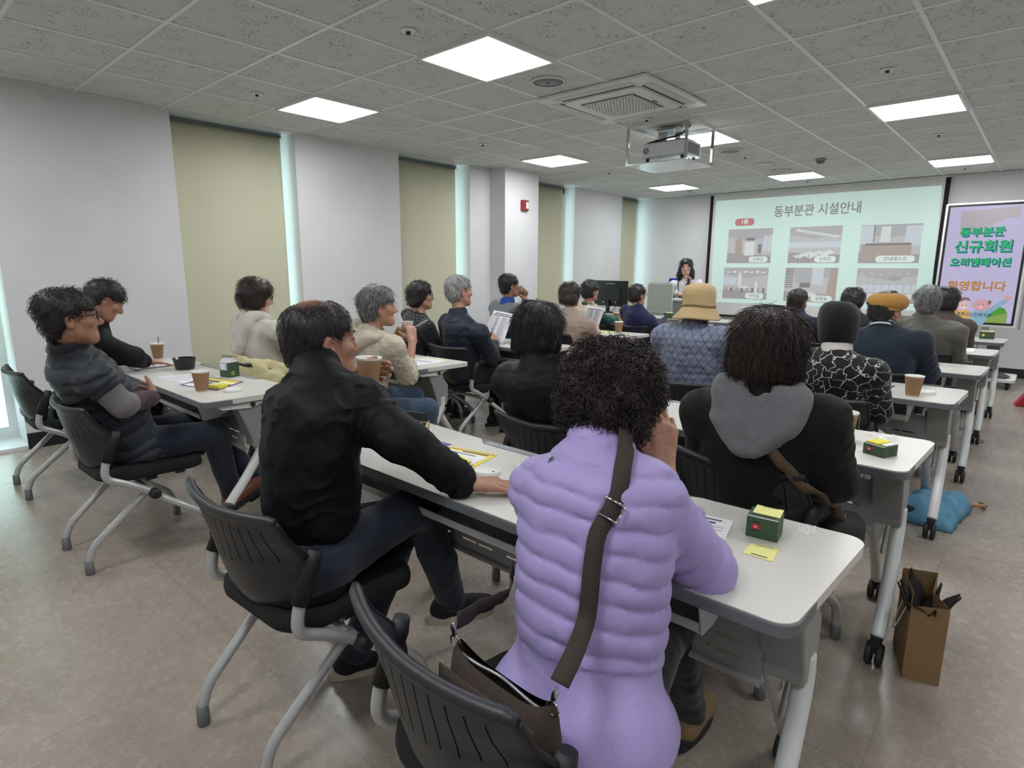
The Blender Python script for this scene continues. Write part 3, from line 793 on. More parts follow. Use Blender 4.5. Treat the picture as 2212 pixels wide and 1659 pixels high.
tb = make_table()
RX, LXX = -1.113, -3.82           # middles of the right and the left tables
TABLES = [(RX, 1.065, 'nearest white table at right, with green memo box and yellow note by the lilac jacket'),
          (RX, 2.21, 'second white table of the right block, with tea cup and flat green memo box'),
          (RX - .01, 3.56, 'third white table of the right block, with a cup and lid near its aisle end'),
          (RX + .01, 4.70, 'fourth white table of the right block, with a purple edged paper'),
          (RX, 5.90, 'fifth white table of the right block, with papers before the man in olive'),
          (RX + .01, 7.06, 'frontmost white table of the right block, with a small green box'),
          (LXX + .02, 1.07, 'nearest white table at left, with kraft cup, yellow flyer and milk carton'),
          (LXX, 2.345, 'second table of the left block, where the woman with iced drink sits'),
          (LXX, 3.62, 'third table of the left block, before the man holding up a sheet'),
          (LXX - .02, 4.93, 'fourth table of the left block, with one kraft cup near its aisle end'),
          (LXX, 6.25, 'fifth table of the left block, before the person in navy'),
          (LXX + .02, 7.32, 'frontmost table of the left block, before the grey lectern board')]
for i, (x, y, lb_) in enumerate(TABLES):
    o = tb if i == 0 else copy_tree(tb)
    o.location = (x, y, 0)
    tag(o, lb_, 'table', 'flip top training tables')

# ================================================================== NESTING CHAIRS
m_cf = M('silver tube', srgb(186, 188, 188), .35, .35)
m_cfd = M('grey foot cap', srgb(104, 105, 108), .5)
m_shell = M('charcoal chair plastic', srgb(38, 39, 44), .42, bump=.15, bscale=500)
m_seat = M('black seat fabric', srgb(18, 18, 21), .9, noise=.2, nscale=300, bump=.3, bscale=700)
m_sleeve = M('black sleeve', srgb(22, 22, 25), .55)

def make_chair():
    """origin on the floor under the pivot; y forward."""
    c = empty('nesting_chair')
    # back shell: a sheet with slots, thickened
    rows = np.linspace(0, 1, 30); tv = [-1.0, -.93, -.86]
    for k in range(11):
        c_ = -.75 + .15 * k; tv += [c_ - .0065, c_ + .0065] + ([c_ + .045, c_ + .075, c_ + .105] if k < 10 else [])
    tv += [.86, .93, 1.0]; ncol = len(tv)
    def pt(s, t):
        z = .425 + .325 * s
        hw = np.interp(s, [0, .06, .15, .35, .55, .75, 1.0], [.07, .125, .172, .208, .232, .238, .236])
        yc = np.interp(s, [0, .2, .5, .8, 1.0], [-.165, -.20, -.228, -.246, -.256])
        dep = np.interp(s, [0, .2, .5, .62, .8, 1.0], [.035, .075, .115, .110, .07, .045])
        return (hw * t, yc + dep * abs(t) ** 2.2, z - (.012 * (1 - abs(t)) if s > .98 else 0))
    mb = MB(); idx = {}
    for a, s in enumerate(rows):
        for b_ in range(ncol):
            idx[a, b_] = len(mb.v); mb.v.append(pt(s, tv[b_]))
    slot_cols = set(); s0 = float
    for k in range(11): slot_cols.add(3 + 5 * k)
    for a in range(len(rows) - 1):
        for b_ in range(ncol - 1):
            if b_ in slot_cols and (.60 - .10 * (1 - abs(tv[b_]))) < rows[a] < .87: continue
            mb.f.append((idx[a, b_], idx[a, b_ + 1], idx[a + 1, b_ + 1], idx[a + 1, b_])); mb.mi.append(0); mb.sm.append(not (.42 < s0(rows[a]) < .92 and 2 <= b_ <= ncol - 4))
    bk = mb.build('backrest', m_shell, c, solid=.006)
    top = [Vector(pt(1.0, -1 + 2 * k / 24)) + Vector((0, 0, .004)) for k in range(25)]
    MB().tube(top, [.008] + [.0135] * 23 + [.008], 10).build('top_rail', m_shell, bk)
    rim = [Vector(pt(s, -1)) for s in rows[::-1]] + [Vector(pt(0, -1 + 2 * k / 10)) for k in range(1, 10)] + [Vector(pt(s, 1)) for s in rows]
    MB().tube(rim, .0065, 6).build('shell_rim', m_sleeve, bk)
    # seat
    pts = rrect(.46, .46, .11, 8, 0, .045)
    n = len(pts); lay = [(.92, .398), (.99, .408), (1.0, .425), (.985, .445), (.93, .456), (.6, .452), (.25, .446)]
    mb = MB(); vs = []
    for sc, z in lay:
        for (x, y) in pts: vs.append((x * sc, .045 + (y - .045) * sc, z - .02 * max(0, (y - .12)) / .15 + (-.006 if sc < .7 else 0)))
    fs = [tuple(range(n - 1, -1, -1))]
    for a in range(len(lay) - 1):
        fs += [(a * n + k, a * n + (k + 1) % n, (a + 1) * n + (k + 1) % n, (a + 1) * n + k) for k in range(n)]
    fs.append(tuple(range((len(lay) - 1) * n, len(lay) * n)))
    mb.add(vs, fs, True); mb.build('seat', m_seat, c)
    MB().box((0, .02, .385), (.40, .05, .02)).box((0, .15, .385), (.40, .04, .02)).build('seat_support', m_sleeve, c)
    for sx in (-1, 1):
        x = sx * .236
        up = smooth_path(fillet_path([(x, -.112, .63), (x, -.168, .50), (x, -.175, .435), (x, -.08, .385), (x, .012, .322)], .06, 5), 2)
        MB().tube(up, .0165, 14).build('side_tube', m_cf, c)
        sl = MB().tube([(x, -.108, .645), (x, -.118, .615), (x, -.165, .512)], [.017, .022, .021], 12); sl.build('sleeve', m_sleeve, c)
        fl = fillet_path([(x * .99, .0, .325), (x, .235, .145), (x, .262, .05), (x, .262, .03)], .07, 6)
        f = MB().tube(fl, .0155, 14).build('front_leg', m_cf, c)
        MB().lathe([(.017, 0), (.019, .005), (.0175, .065)], 14, Matrix.Translation((x, .262, 0))).build('foot_cap', m_cfd, f)
        rx = sx * .182
        rl = fillet_path([(sx * .205, .02, .335), (sx * .2, -.02, .315), (rx, -.24, .12), (rx, -.262, .05), (rx, -.262, .03)], .08, 6)
        f = MB().tube(rl, .0155, 14).build('rear_leg', m_cf, c)
        MB().lathe([(.017, 0), (.019, .005), (.0175, .065)], 14, Matrix.Translation((rx, -.262, 0))).build('foot_cap', m_cfd, f)
        MB().lathe([(.0001, -.02), (.022, -.02), (.024, -.016), (.024, .014), (.02, .02), (.0001, .02)], 18, basis((sx * .262, .008, .325), (0, 1, 0), (0, 0, 1), (1, 0, 0))).build('pivot_cap', m_sleeve, c)
    MB().tube([(-.235, .006, .328), (.235, .006, .328)], .015, 10).build('cross_tube', m_cf, c)
    return c

ch = make_chair()
CHAIRS = [  # x, y of pivot, turn (radians), label
    (-1.57, .82, .05, 'black nesting chair under the man in the black jacket, nearest left of the lilac jacket'),
    (-.675, .77, -.11, 'black nesting chair in the foreground, brown bag leaning inside its back'),
    (-3.24, .822, .03, 'chair with silver legs under the reclining man in the quilted vest'),
    (-4.53, .826, .0, 'chair at the far left edge behind the reclining man'),
    (-1.49, 2.03, .0, 'slotted black chair under the woman in the black puffer jacket, before the lilac jacket'),
    (-.69, 2.08, -.08, 'black chair under the woman with the grey hood'),
    (-1.48, 3.25, .0, 'slotted black chair under the person in the khaki bucket hat'),
    (-.80, 3.34, .0, 'black chair under the person in the black beanie'),
    (-.735, 4.42, .0, 'black chair under the man in the mustard flat cap'),
    (-.72, 5.93 - .27, .0, 'black chair under the man in the olive jacket'),
    (-1.62, 5.67, .0, 'black chair under the man in navy before the slide'),
    (-.78, 6.85, .0, 'black chair under the curly haired woman in brown near the display'),
    (-1.45, 6.85, .0, 'black chair under the front row person with dark curls before the slide'),
    (-3.92, 1.88, -.05, 'black chair draped with a pale yellow jacket'),
    (-3.04, 1.97, -.15, 'black chair under the woman in the cream cable knit'),
    (-4.15, 3.40, .0, 'black chair under the woman in the patterned black top'),
    (-3.50, 3.36, -.05, 'chair with silver tube under the grey haired man in navy'),
    (-4.22, 4.69, .0, 'black chair under the man in the blue and grey jacket'),
    (-3.52, 4.69, .0, 'black chair under the woman in the beige puffer'),
    (-4.12, 5.98, .0, 'grey chair under the person in green'),
    (-3.44, 5.99, .0, 'black chair under the person in the navy jacket, right of the monitor'),
    (-3.72, 6.93, .0, 'empty black chair at the front left table before the bucket hat')]
for i, (x, y, rz, lb_) in enumerate(CHAIRS):
    o = ch if i == 0 else copy_tree(ch)
    o.location = (x, y, 0); o.rotation_euler = (0, 0, rz)
    tag(o, lb_, 'chair', 'nesting chairs')

# ================================================================== BODY KIT: distance fields meshed into one continuous skin
def V3(*a): return np.array(a if len(a) > 1 else a[0], dtype=np.float64)
def unit(v):
    v = np.asarray(v, float); return v / (np.linalg.norm(v) + 1e-12)

class SDF:
    def __init__(s): s.p = []
    def cap(s, a, b, r1, r2=None, k=.02, sub=False):
        a, b = V3(a), V3(b); r2 = r1 if r2 is None else r2
        R = max(r1, r2)
        s.p.append(('c', (a, b, r1, r2), np.minimum(a, b) - R, np.maximum(a, b) + R, k, sub)); return s
    def ell(s, c, rad, ax=None, k=.02, sub=False):
        c = V3(c); rad = V3(rad); ax = np.eye(3) if ax is None else np.array(ax, float)   # rows = axes
        e = np.sqrt(((ax * rad[:, None]) ** 2).sum(0))
        s.p.append(('e', (c, rad, ax), c - e, c + e, k, sub)); return s
    def mesh(s, h, disp=None):
        lo = np.min([q[2] for q in s.p if not q[5]], 0) - 4 * h; hi = np.max([q[3] for q in s.p if not q[5]], 0) + 4 * h
        n = np.ceil((hi - lo) / h).astype(int) + 1
        F = np.full(n, .2, np.float32)
        ax = [(lo[i] + h * np.arange(n[i])).astype(np.float32) for i in range(3)]
        for typ, par, plo, phi, k, sub in s.p:
            pad = k + 3 * h
            i0 = np.maximum(0, np.floor((plo - pad - lo) / h).astype(int)); i1 = np.minimum(n, np.ceil((phi + pad - lo) / h).astype(int) + 1)
            if (i1 <= i0).any(): continue
            X = ax[0][i0[0]:i1[0], None, None]; Y = ax[1][None, i0[1]:i1[1], None]; Z = ax[2][None, None, i0[2]:i1[2]]
            if typ == 'c':
                a, b, r1, r2 = par; d = b - a; dd = float(d @ d) + 1e-12
                px, py, pz = X - a[0], Y - a[1], Z - a[2]
                t = np.clip((px * d[0] + py * d[1] + pz * d[2]) / dd, 0, 1)
                D = np.sqrt((px - t * d[0]) ** 2 + (py - t * d[1]) ** 2 + (pz - t * d[2]) ** 2) - (r1 + (r2 - r1) * t)
            else:
                c, rad, A = par; px, py, pz = X - c[0], Y - c[1], Z - c[2]
                k0 = 0; k1 = 0
                for i in range(3):
                    q = (px * A[i][0] + py * A[i][1] + pz * A[i][2]) / rad[i]
                    k0 = k0 + q * q; k1 = k1 + (q / rad[i]) ** 2
                k0 = np.sqrt(k0); k1 = np.sqrt(k1)
                D = k0 * (k0 - 1) / np.maximum(k1, 1e-6)
            sl = tuple(slice(i0[i], i1[i]) for i in range(3)); G = F[sl]
            if sub:
                D = -D; hh = np.maximum(k - np.abs(G - D), 0) / max(k, 1e-6); F[sl] = np.maximum(G, D) + hh * hh * k * .25
            else:
                hh = np.maximum(k - np.abs(G - D), 0) / max(k, 1e-6); F[sl] = np.minimum(G, D) - hh * hh * k * .25
        if disp is not None:
            m = np.argwhere(np.abs(F) < .035)
            P = lo + h * m
            F[m[:, 0], m[:, 1], m[:, 2]] -= disp(P).astype(np.float32)
        return surf_nets(F, lo, h)

def surf_nets(F, lo, h):
    S = F < 0
    c = [S[i:S.shape[0] - 1 + i, j:S.shape[1] - 1 + j, k:S.shape[2] - 1 + k] for i in (0, 1) for j in (0, 1) for k in (0, 1)]
    anyv = c[0].copy(); allv = c[0].copy()
    for q in c[1:]: anyv |= q; allv &= q
    act = np.argwhere(anyv & ~allv)
    if len(act) == 0: return np.zeros((0, 3)), np.zeros((0, 4), int)
    idx = np.full(anyv.shape, -1, np.int64); idx[act[:, 0], act[:, 1], act[:, 2]] = np.arange(len(act))
    off = [(i, j, k) for i in (0, 1) for j in (0, 1) for k in (0, 1)]
    val = np.stack([F[act[:, 0] + o[0], act[:, 1] + o[1], act[:, 2] + o[2]] for o in off], 1)
    acc = np.zeros((len(act), 3)); cnt = np.zeros(len(act))
    for a in range(8):
        for b in range(a + 1, 8):
            if bin(a ^ b).count('1') != 1: continue
            m = (val[:, a] < 0) != (val[:, b] < 0)
            t = val[m, a] / (val[m, a] - val[m, b] + 1e-12)
            oa, ob = np.array(off[a], float), np.array(off[b], float)
            acc[m] += oa + (ob - oa) * t[:, None]; cnt[m] += 1
    Vt = lo + h * (act + acc / np.maximum(cnt, 1)[:, None])
    Q = []
    for axx in range(3):
        a1, a2 = (axx + 1) % 3, (axx + 2) % 3
        sl0 = [slice(None)] * 3; sl1 = [slice(None)] * 3
        sl0[axx] = slice(0, -1); sl1[axx] = slice(1, None)
        d = S[tuple(sl0)] != S[tuple(sl1)]
        e = np.argwhere(d)
        e = e[(e[:, a1] > 0) & (e[:, a2] > 0) & (e[:, a1] < F.shape[a1] - 1) & (e[:, a2] < F.shape[a2] - 1)]
        if len(e) == 0: continue
        def at(o1, o2):
            q = e.copy(); q[:, a1] -= o1; q[:, a2] -= o2; return idx[q[:, 0], q[:, 1], q[:, 2]]
        quad = np.stack([at(1, 1), at(0, 1), at(0, 0), at(1, 0)], 1)
        flip = ~S[e[:, 0], e[:, 1], e[:, 2]]
        quad[flip] = quad[flip][:, ::-1]
        Q.append(quad)
    Q = np.concatenate(Q); Q = Q[(Q >= 0).all(1)]
    return Vt, Q

def np_mesh(name, Vt, Q, smooth=True, extra=None):
    """mesh from quads (n,4) plus optional extra list of (verts, tri/quad faces)."""
    me = bpy.data.meshes.new(name)
    Vs = [Vt]; loops = [Q.ravel()]; sizes = [np.full(len(Q), Q.shape[1])]
    o = len(Vt)
    for ev, ef in (extra or []):
        Vs.append(ev); loops.append((ef + o).ravel()); sizes.append(np.full(len(ef), ef.shape[1])); o += len(ev)
    A = np.concatenate(Vs); L = np.concatenate(loops); Sz = np.concatenate(sizes)
    me.vertices.add(len(A)); me.vertices.foreach_set('co', A.astype(np.float32).ravel())
    me.loops.add(len(L)); me.loops.foreach_set('vertex_index', L.astype(np.int32))
    me.polygons.add(len(Sz)); me.polygons.foreach_set('loop_start', (np.cumsum(Sz) - Sz).astype(np.int32))
    me.polygons.foreach_set('loop_total', Sz.astype(np.int32)); me.polygons.foreach_set('use_smooth', np.ones(len(Sz), bool))
    me.update(calc_edges=True); me.validate()
    return me

def vnormals(Vt, Q):
    n = np.cross(Vt[Q[:, 2]] - Vt[Q[:, 0]], Vt[Q[:, 3]] - Vt[Q[:, 1]])
    N = np.zeros_like(Vt)
    for i in range(4): np.add.at(N, Q[:, i], n)
    return N / (np.linalg.norm(N, axis=1, keepdims=True) + 1e-12)

def relax(Vt, Q, it=1, w=.5):
    for _ in range(it):
        A = np.zeros_like(Vt); C = np.zeros(len(Vt))
        for i in range(4):
            a, b = Q[:, i], Q[:, (i + 1) % 4]
            np.add.at(A, a, Vt[b]); np.add.at(C, a, 1); np.add.at(A, b, Vt[a]); np.add.at(C, b, 1)
        Vt = Vt * (1 - w) + w * A / np.maximum(C, 1)[:, None]
    return Vt

def sine_noise(seed, freq, n=7):
    r = np.random.default_rng(seed)
    K = r.normal(size=(n, 3)); K = K / np.linalg.norm(K, axis=1, keepdims=True) * freq * r.uniform(.6, 1.5, (n, 1)); ph = r.uniform(0, 6.28, n)
    K2 = r.normal(size=(n, 3)) * freq * .4
    def f(P): 
        q = P @ K.T + ph + 1.2 * np.sin(P @ K2.T)
        return np.sin(q).mean(1) * 1.8
    return f

def add_attr(me, name, arr):
    a = me.attributes.new(name, 'FLOAT', 'POINT'); a.data.foreach_set('value', np.asarray(arr, np.float32))

# ---- head frame
def head_frame(yaw, pitch, roll=0.0):
    f = V3(-math.sin(yaw) * math.cos(pitch), math.cos(yaw) * math.cos(pitch), math.sin(pitch))
    r = V3(math.cos(yaw), math.sin(yaw), 0); u = np.cross(r, f)
    c, s_ = math.cos(roll), math.sin(roll)
    return np.array([r * c + u * s_, f, u * c - r * s_])     # rows: right, forward, up

def head_prims(S, Hc, A, s, nose=1.0):
    L = lambda x, y, z: Hc + s * (x * A[0] + y * A[1] + z * A[2])
    S.ell(L(0, -.012, .038), V3(.073, .092, .078) * s, A, .03)
    S.ell(L(0, .022, -.030), V3(.062, .068, .080) * s, A, .03)
    S.cap(L(-.018, .062, -.090), L(.018, .062, -.090), .022 * s, k=.03)
    S.cap(L(-.05, .0, -.05), L(-.028, .055, -.085), .018 * s, k=.03); S.cap(L(.05, .0, -.05), L(.028, .055, -.085), .018 * s, k=.03)
    S.cap(L(-.03, .076, .032), L(.03, .076, .032), .012 * s, k=.02)
    for x in (-1, 1):
        S.ell(L(x * .042, .056, -.018), V3(.024, .026, .022) * s, A, .02)
        S.ell(L(x * .031, .094, .010), V3(.017, .014, .011) * s, A, .012, sub=True)
        S.ell(L(x * .031, .079, .010), V3(.0135, .0115, .0115) * s, A, .006)
    S.cap(L(0, .084, .018), L(0, .1 + .006 * nose, -.026), .008 * s, .0125 * s, k=.012)
    for x in (-1, 1): S.ell(L(x * .0125, .094, -.030), V3(.009, .011, .008) * s, A, .008)
    S.cap(L(-.017, .079, -.056), L(.017, .079, -.056), .0078 * s, k=.008)
    S.cap(L(-.014, .078, -.067), L(.014, .078, -.067), .0085 * s, k=.008)
    S.cap(L(-.02, .09, -.0615), L(.02, .09, -.0615), .0028 * s, k=.004, sub=True)
    for x in (-1, 1):
        S.ell(L(x * .077, -.012, -.004), V3(.009, .019, .032) * s, head_tilt(A, x), .008)
        S.ell(L(x * .083, -.006, .002), V3(.005, .010, .018) * s, head_tilt(A, x), .006, sub=True)
        S.ell(L(x * .075, -.004, -.028), V3(.009, .010, .012) * s, A, .008)

def head_tilt(A, x):
    a = .35 * x
    r = A[0] * math.cos(a) - A[1] * math.sin(a); f = A[1] * math.cos(a) + A[0] * math.sin(a)
    return np.array([r, f, A[2]])

# ---- hand
def hand_prims(S, W, d, n, right, s=1.0, curl=(.15, .25, .2), thumb=.35, spread=.06):
    d = unit(d); n = unit(V3(n) - d * (V3(n) @ d)); t = np.cross(d, n) if right else np.cross(n, d)
    W = V3(W)
    kn = [(.086, .029), (.091, .0095), (.088, -.0095), (.079, -.027)]
    for i, (a, b) in enumerate(kn):
        S.cap(W + s * (-.01 * d + b * .55 * t), W + s * (a * d + b * t), .0145 * s, .0105 * s, k=.012)
    ln = [(.043, .026, .022), (.047, .030, .023), (.044, .028, .023), (.034, .021, .020)]
    for i, (a, b) in enumerate(kn):
        p = W + s * (a * d + b * t); ang = 0.0; sd = spread * (1.5 - i)
        r = (.0094, .0096, .0092, .0082)[i]
        for q in range(3):
            ang += curl[q] * (1 + .12 * (i - 1))
            v = unit((d * math.cos(sd) + t * math.sin(sd)) * math.cos(ang) + n * math.sin(ang))
            e = p + v * ln[i][q] * s
            S.cap(p, e, (r - .0007 * q) * s, (r - .0007 * (q + 1)) * s, k=.0035); p = e
    p = W + s * (.018 * d + .022 * t + .004 * n); b = thumb
    v = unit(d * .62 + t * .78 * (1 - .5 * b) + n * .9 * b)
    for q, l in enumerate((.042, .033, .027)):
        S.cap(p, p + v * l * s, (.0135 - .0018 * q) * s, (.0120 - .0018 * q) * s, k=.008 if q == 0 else .004); p = p + v * l * s
        v = unit(v + d * .25 + n * .25 * b - t * .25 * b)

def skin_mat(name, col):
    if name in MATS: return MATS[name]
    k = NT(name); b = k.b
    tc = k.node('ShaderNodeTexCoord')
    n = k.node('ShaderNodeTexNoise', i_Scale=60.0, i_Detail=4.0); k.link(tc, 'Object', n, 'Vector')
    c = col[:3]
    r = k.ramp([(.35, tuple(x * .86 for x in c)), (.65, tuple(min(1, x * 1.1) for x in c))]); k.link(n, 0, r, 0)
    at = k.node('ShaderNodeAttribute', attribute_name='tint')
    mx = k.mixrgb(r, 0, (c[0] * .72, c[1] * .42, c[2] * .42, 1), at, 'Fac'); k.link(mx, 2, b, 'Base Color')
    b.inputs['Roughness'].default_value = .5
    b.inputs['Subsurface Weight'].default_value = .12; b.inputs['Subsurface Radius'].default_value = (.01, .004, .002); b.inputs['Subsurface Scale'].default_value = .6
    n2 = k.node('ShaderNodeTexNoise', i_Scale=260.0, i_Detail=3.0); k.link(tc, 'Object', n2, 'Vector')
    bp = k.node('ShaderNodeBump', i_Strength=.18, i_Distance=.002); k.link(n2, 0, bp, 'Height'); k.link(bp, 0, b, 'Normal')
    MATS[name] = k.m; return k.m

def hair_mat(name, c1, c2, rough=.42):
    if name in MATS: return MATS[name]
    k = NT(name); b = k.b
    tc = k.node('ShaderNodeTexCoord')
    mp = k.node('ShaderNodeMapping'); mp.inputs['Scale'].default_value = (160, 160, 22); k.link(tc, 'Object', mp, 'Vector')
    n = k.node('ShaderNodeTexNoise', i_Scale=1.0, i_Detail=3.0, i_Distortion=.6); k.link(mp, 0, n, 'Vector')
    r = k.ramp([(.32, c1), (.68, c2)]); k.link(n, 0, r, 0)
    at = k.node('ShaderNodeAttribute', attribute_name='scalp')
    mx = k.mixrgb(r, 0, srgb(150, 104, 84), at, 'Fac'); k.link(mx, 2, b, 'Base Color')
    b.inputs['Roughness'].default_value = rough
    bp = k.node('ShaderNodeBump', i_Strength=.6, i_Distance=.004); k.link(n, 0, bp, 'Height'); k.link(bp, 0, b, 'Normal')
    MATS[name] = k.m; return k.m

def strands(Vt, Q, Hc, A, s, count, length, rad, curl, seed, lift=.004, mask=None, down=1.0, back=.0):
    """Loose locks lying on the hair surface; returns (verts, quads)."""
    r = np.random.default_rng(seed)
    N = vnormals(Vt, Q)
    pick = np.arange(len(Vt)) if mask is None else np.nonzero(mask)[0]
    if len(pick) == 0 or count == 0: return None
    ids = r.choice(pick, count)
    P = Vt[ids]; n = N[ids]
    m = 7
    flow = -A[2] * down - A[1] * back + r.normal(size=(count, 3)) * (.25 + curl)
    L = length * r.uniform(.5, 1.2, count)
    pts = [P - n * .004]
    cur = P + n * lift * r.uniform(.1, 1, (count, 1)); dirv = flow
    ph = r.uniform(0, 6.28, count); ax = r.normal(size=(count, 3))
    for q in range(m - 1):
        t = dirv - n * (dirv * n).sum(1, keepdims=True)
        t /= np.linalg.norm(t, axis=1, keepdims=True) + 1e-9
        if curl > 0:
            side = np.cross(n, t)
            t = t + side * (curl * 1.6 * np.sin(ph + q * 1.5))[:, None] + n * (curl * .9 * np.cos(ph + q * 1.5))[:, None]
            t /= np.linalg.norm(t, axis=1, keepdims=True) + 1e-9
        pts.append(cur); cur = cur + t * (L / (m - 1))[:, None] + n * (lift * .10)
        hc = Hc + A[1] * (-.012 * s) + A[2] * .0
        n = unit_rows(n * .8 + unit_rows(cur - hc) * .2)
    pts = np.stack(pts, 1)                                # count, m, 3
    vs = []; 
    rr = rad * np.array([1.2, 1.1, 1, .9, .75, .55, .15])
    T = np.gradient(pts, axis=1); T /= np.linalg.norm(T, axis=2, keepdims=True) + 1e-9
    up = np.broadcast_to(V3(.3, .5, .81), T.shape); B1 = np.cross(T, up); B1 /= np.linalg.norm(B1, axis=2, keepdims=True) + 1e-9; B2 = np.cross(T, B1)
    ring = [pts + rr[None, :, None] * (B1 * math.cos(a) + B2 * math.sin(a)) for a in (0, 2.094, 4.189)]
    VV = np.stack(ring, 2).reshape(-1, 3)
    base = (np.arange(count) * m * 3)[:, None, None]
    q_ = np.arange(m - 1)[None, :, None] * 3; j = np.arange(3)[None, None, :]; j2 = (j + 1) % 3
    F = np.stack([base + q_ + j, base + q_ + j2, base + q_ + 3 + j2, base + q_ + 3 + j], -1).reshape(-1, 4)
    return VV, F

def unit_rows(a): return a / (np.linalg.norm(a, axis=1, keepdims=True) + 1e-12)

# ---- cloth
def cloth_mat(name, col=None, rough=.85, noise=.10, pattern=None, col2=None, sheen=.2, bump=.35, bscale=420, spec=.25):
    if name in MATS: return MATS[name]
    k = NT(name); b = k.b
    tc = k.node('ShaderNodeTexCoord')
    n = k.node('ShaderNodeTexNoise', i_Scale=bscale * .5, i_Detail=3.0); k.link(tc, 'Object', n, 'Vector')
    c = col[:3]
    r = k.ramp([(.35, tuple(x * (1 - noise) for x in c)), (.65, tuple(min(1, x * (1 + noise)) for x in c))]); k.link(n, 0, r, 0)
    last, lo = r, 0
    if pattern:
        au = k.node('ShaderNodeAttribute', attribute_name='su'); av = k.node('ShaderNodeAttribute', attribute_name='sv')
        def mth(op, a, b_=None, c_=None):
            m = k.node('ShaderNodeMath', operation=op)
            for i, x in enumerate((a, b_, c_)):
                if x is None: continue
                if isinstance(x, (int, float)): m.inputs[i].default_value = x
                else: k.t.links.new(x.outputs['Fac'] if x.bl_idname == 'ShaderNodeAttribute' else x.outputs[0], m.inputs[i])
            return m
        if pattern == 'triangles':
            v = mth('DIVIDE', au, .036); f = mth('FRACT', v); fl = mth('FLOOR', v)
            x = mth('ADD', mth('DIVIDE', av, .046), mth('MULTIPLY', fl, .5)); tri = mth('MULTIPLY', mth('ABSOLUTE', mth('SUBTRACT', mth('FRACT', x), .5)), 2)
            d = mth('ABSOLUTE', mth('SUBTRACT', f, tri)); line = mth('LESS_THAN', d, .09)
        elif pattern == 'zigzag':
            n3 = k.node('ShaderNodeTexNoise', i_Scale=18.0, i_Detail=1.0); k.link(tc, 'Object', n3, 'Vector')
            x = mth('ADD', mth('DIVIDE', av, .030), mth('MULTIPLY', n3, 1.5)); tri = mth('MULTIPLY', mth('ABSOLUTE', mth('SUBTRACT', mth('FRACT', x), .5)), 1.3)
            f = mth('FRACT', mth('ADD', mth('DIVIDE', au, .020), tri)); line = mth('LESS_THAN', mth('ABSOLUTE', mth('SUBTRACT', f, .5)), .09)
        elif pattern == 'squiggle':
            n3 = k.node('ShaderNodeTexNoise', i_Scale=30.0, i_Detail=1.5); k.link(tc, 'Object', n3, 'Vector')
            cx = k.node('ShaderNodeCombineXYZ'); k.t.links.new(mth('ADD', mth('DIVIDE', av, .055), mth('MULTIPLY', n3, 1.1)).outputs[0], cx.inputs[0]); k.t.links.new(mth('ADD', mth('DIVIDE', au, .05), mth('MULTIPLY', n3, 1.4)).outputs[0], cx.inputs[1])
            vo = k.node('ShaderNodeTexVoronoi', voronoi_dimensions='2D', feature='DISTANCE_TO_EDGE', i_Scale=1.0, i_Randomness=.75); k.link(cx, 0, vo, 'Vector')
            line = mth('LESS_THAN', vo, .035)
        elif pattern == 'blocks':
            line = mth('GREATER_THAN', au, .19)
        elif pattern == 'stripes':
            line = mth('LESS_THAN', mth('FRACT', mth('DIVIDE', au, .012)), .5)
        mx = k.mixrgb(last, lo, col2, line, 0); last, lo = mx, 2
    k.link(last, lo, b, 'Base Color')
    b.inputs['Roughness'].default_value = rough; b.inputs['Specular IOR Level'].default_value = spec
    b.inputs['Sheen Weight'].default_value = sheen; b.inputs['Sheen Roughness'].default_value = .5
    n2 = k.node('ShaderNodeTexNoise', i_Scale=bscale, i_Detail=3.0); k.link(tc, 'Object', n2, 'Vector')
    bp = k.node('ShaderNodeBump', i_Strength=bump, i_Distance=.002); k.link(n2, 0, bp, 'Height'); k.link(bp, 0, b, 'Normal')
    MATS[name] = k.m; return k.m

def seg_param(P, a, b):
    d = b - a; L = np.linalg.norm(d); t = np.clip(((P - a) @ d) / (L * L), 0, 1)
    return t * L, np.linalg.norm(P - a - t[:, None] * d, axis=1)

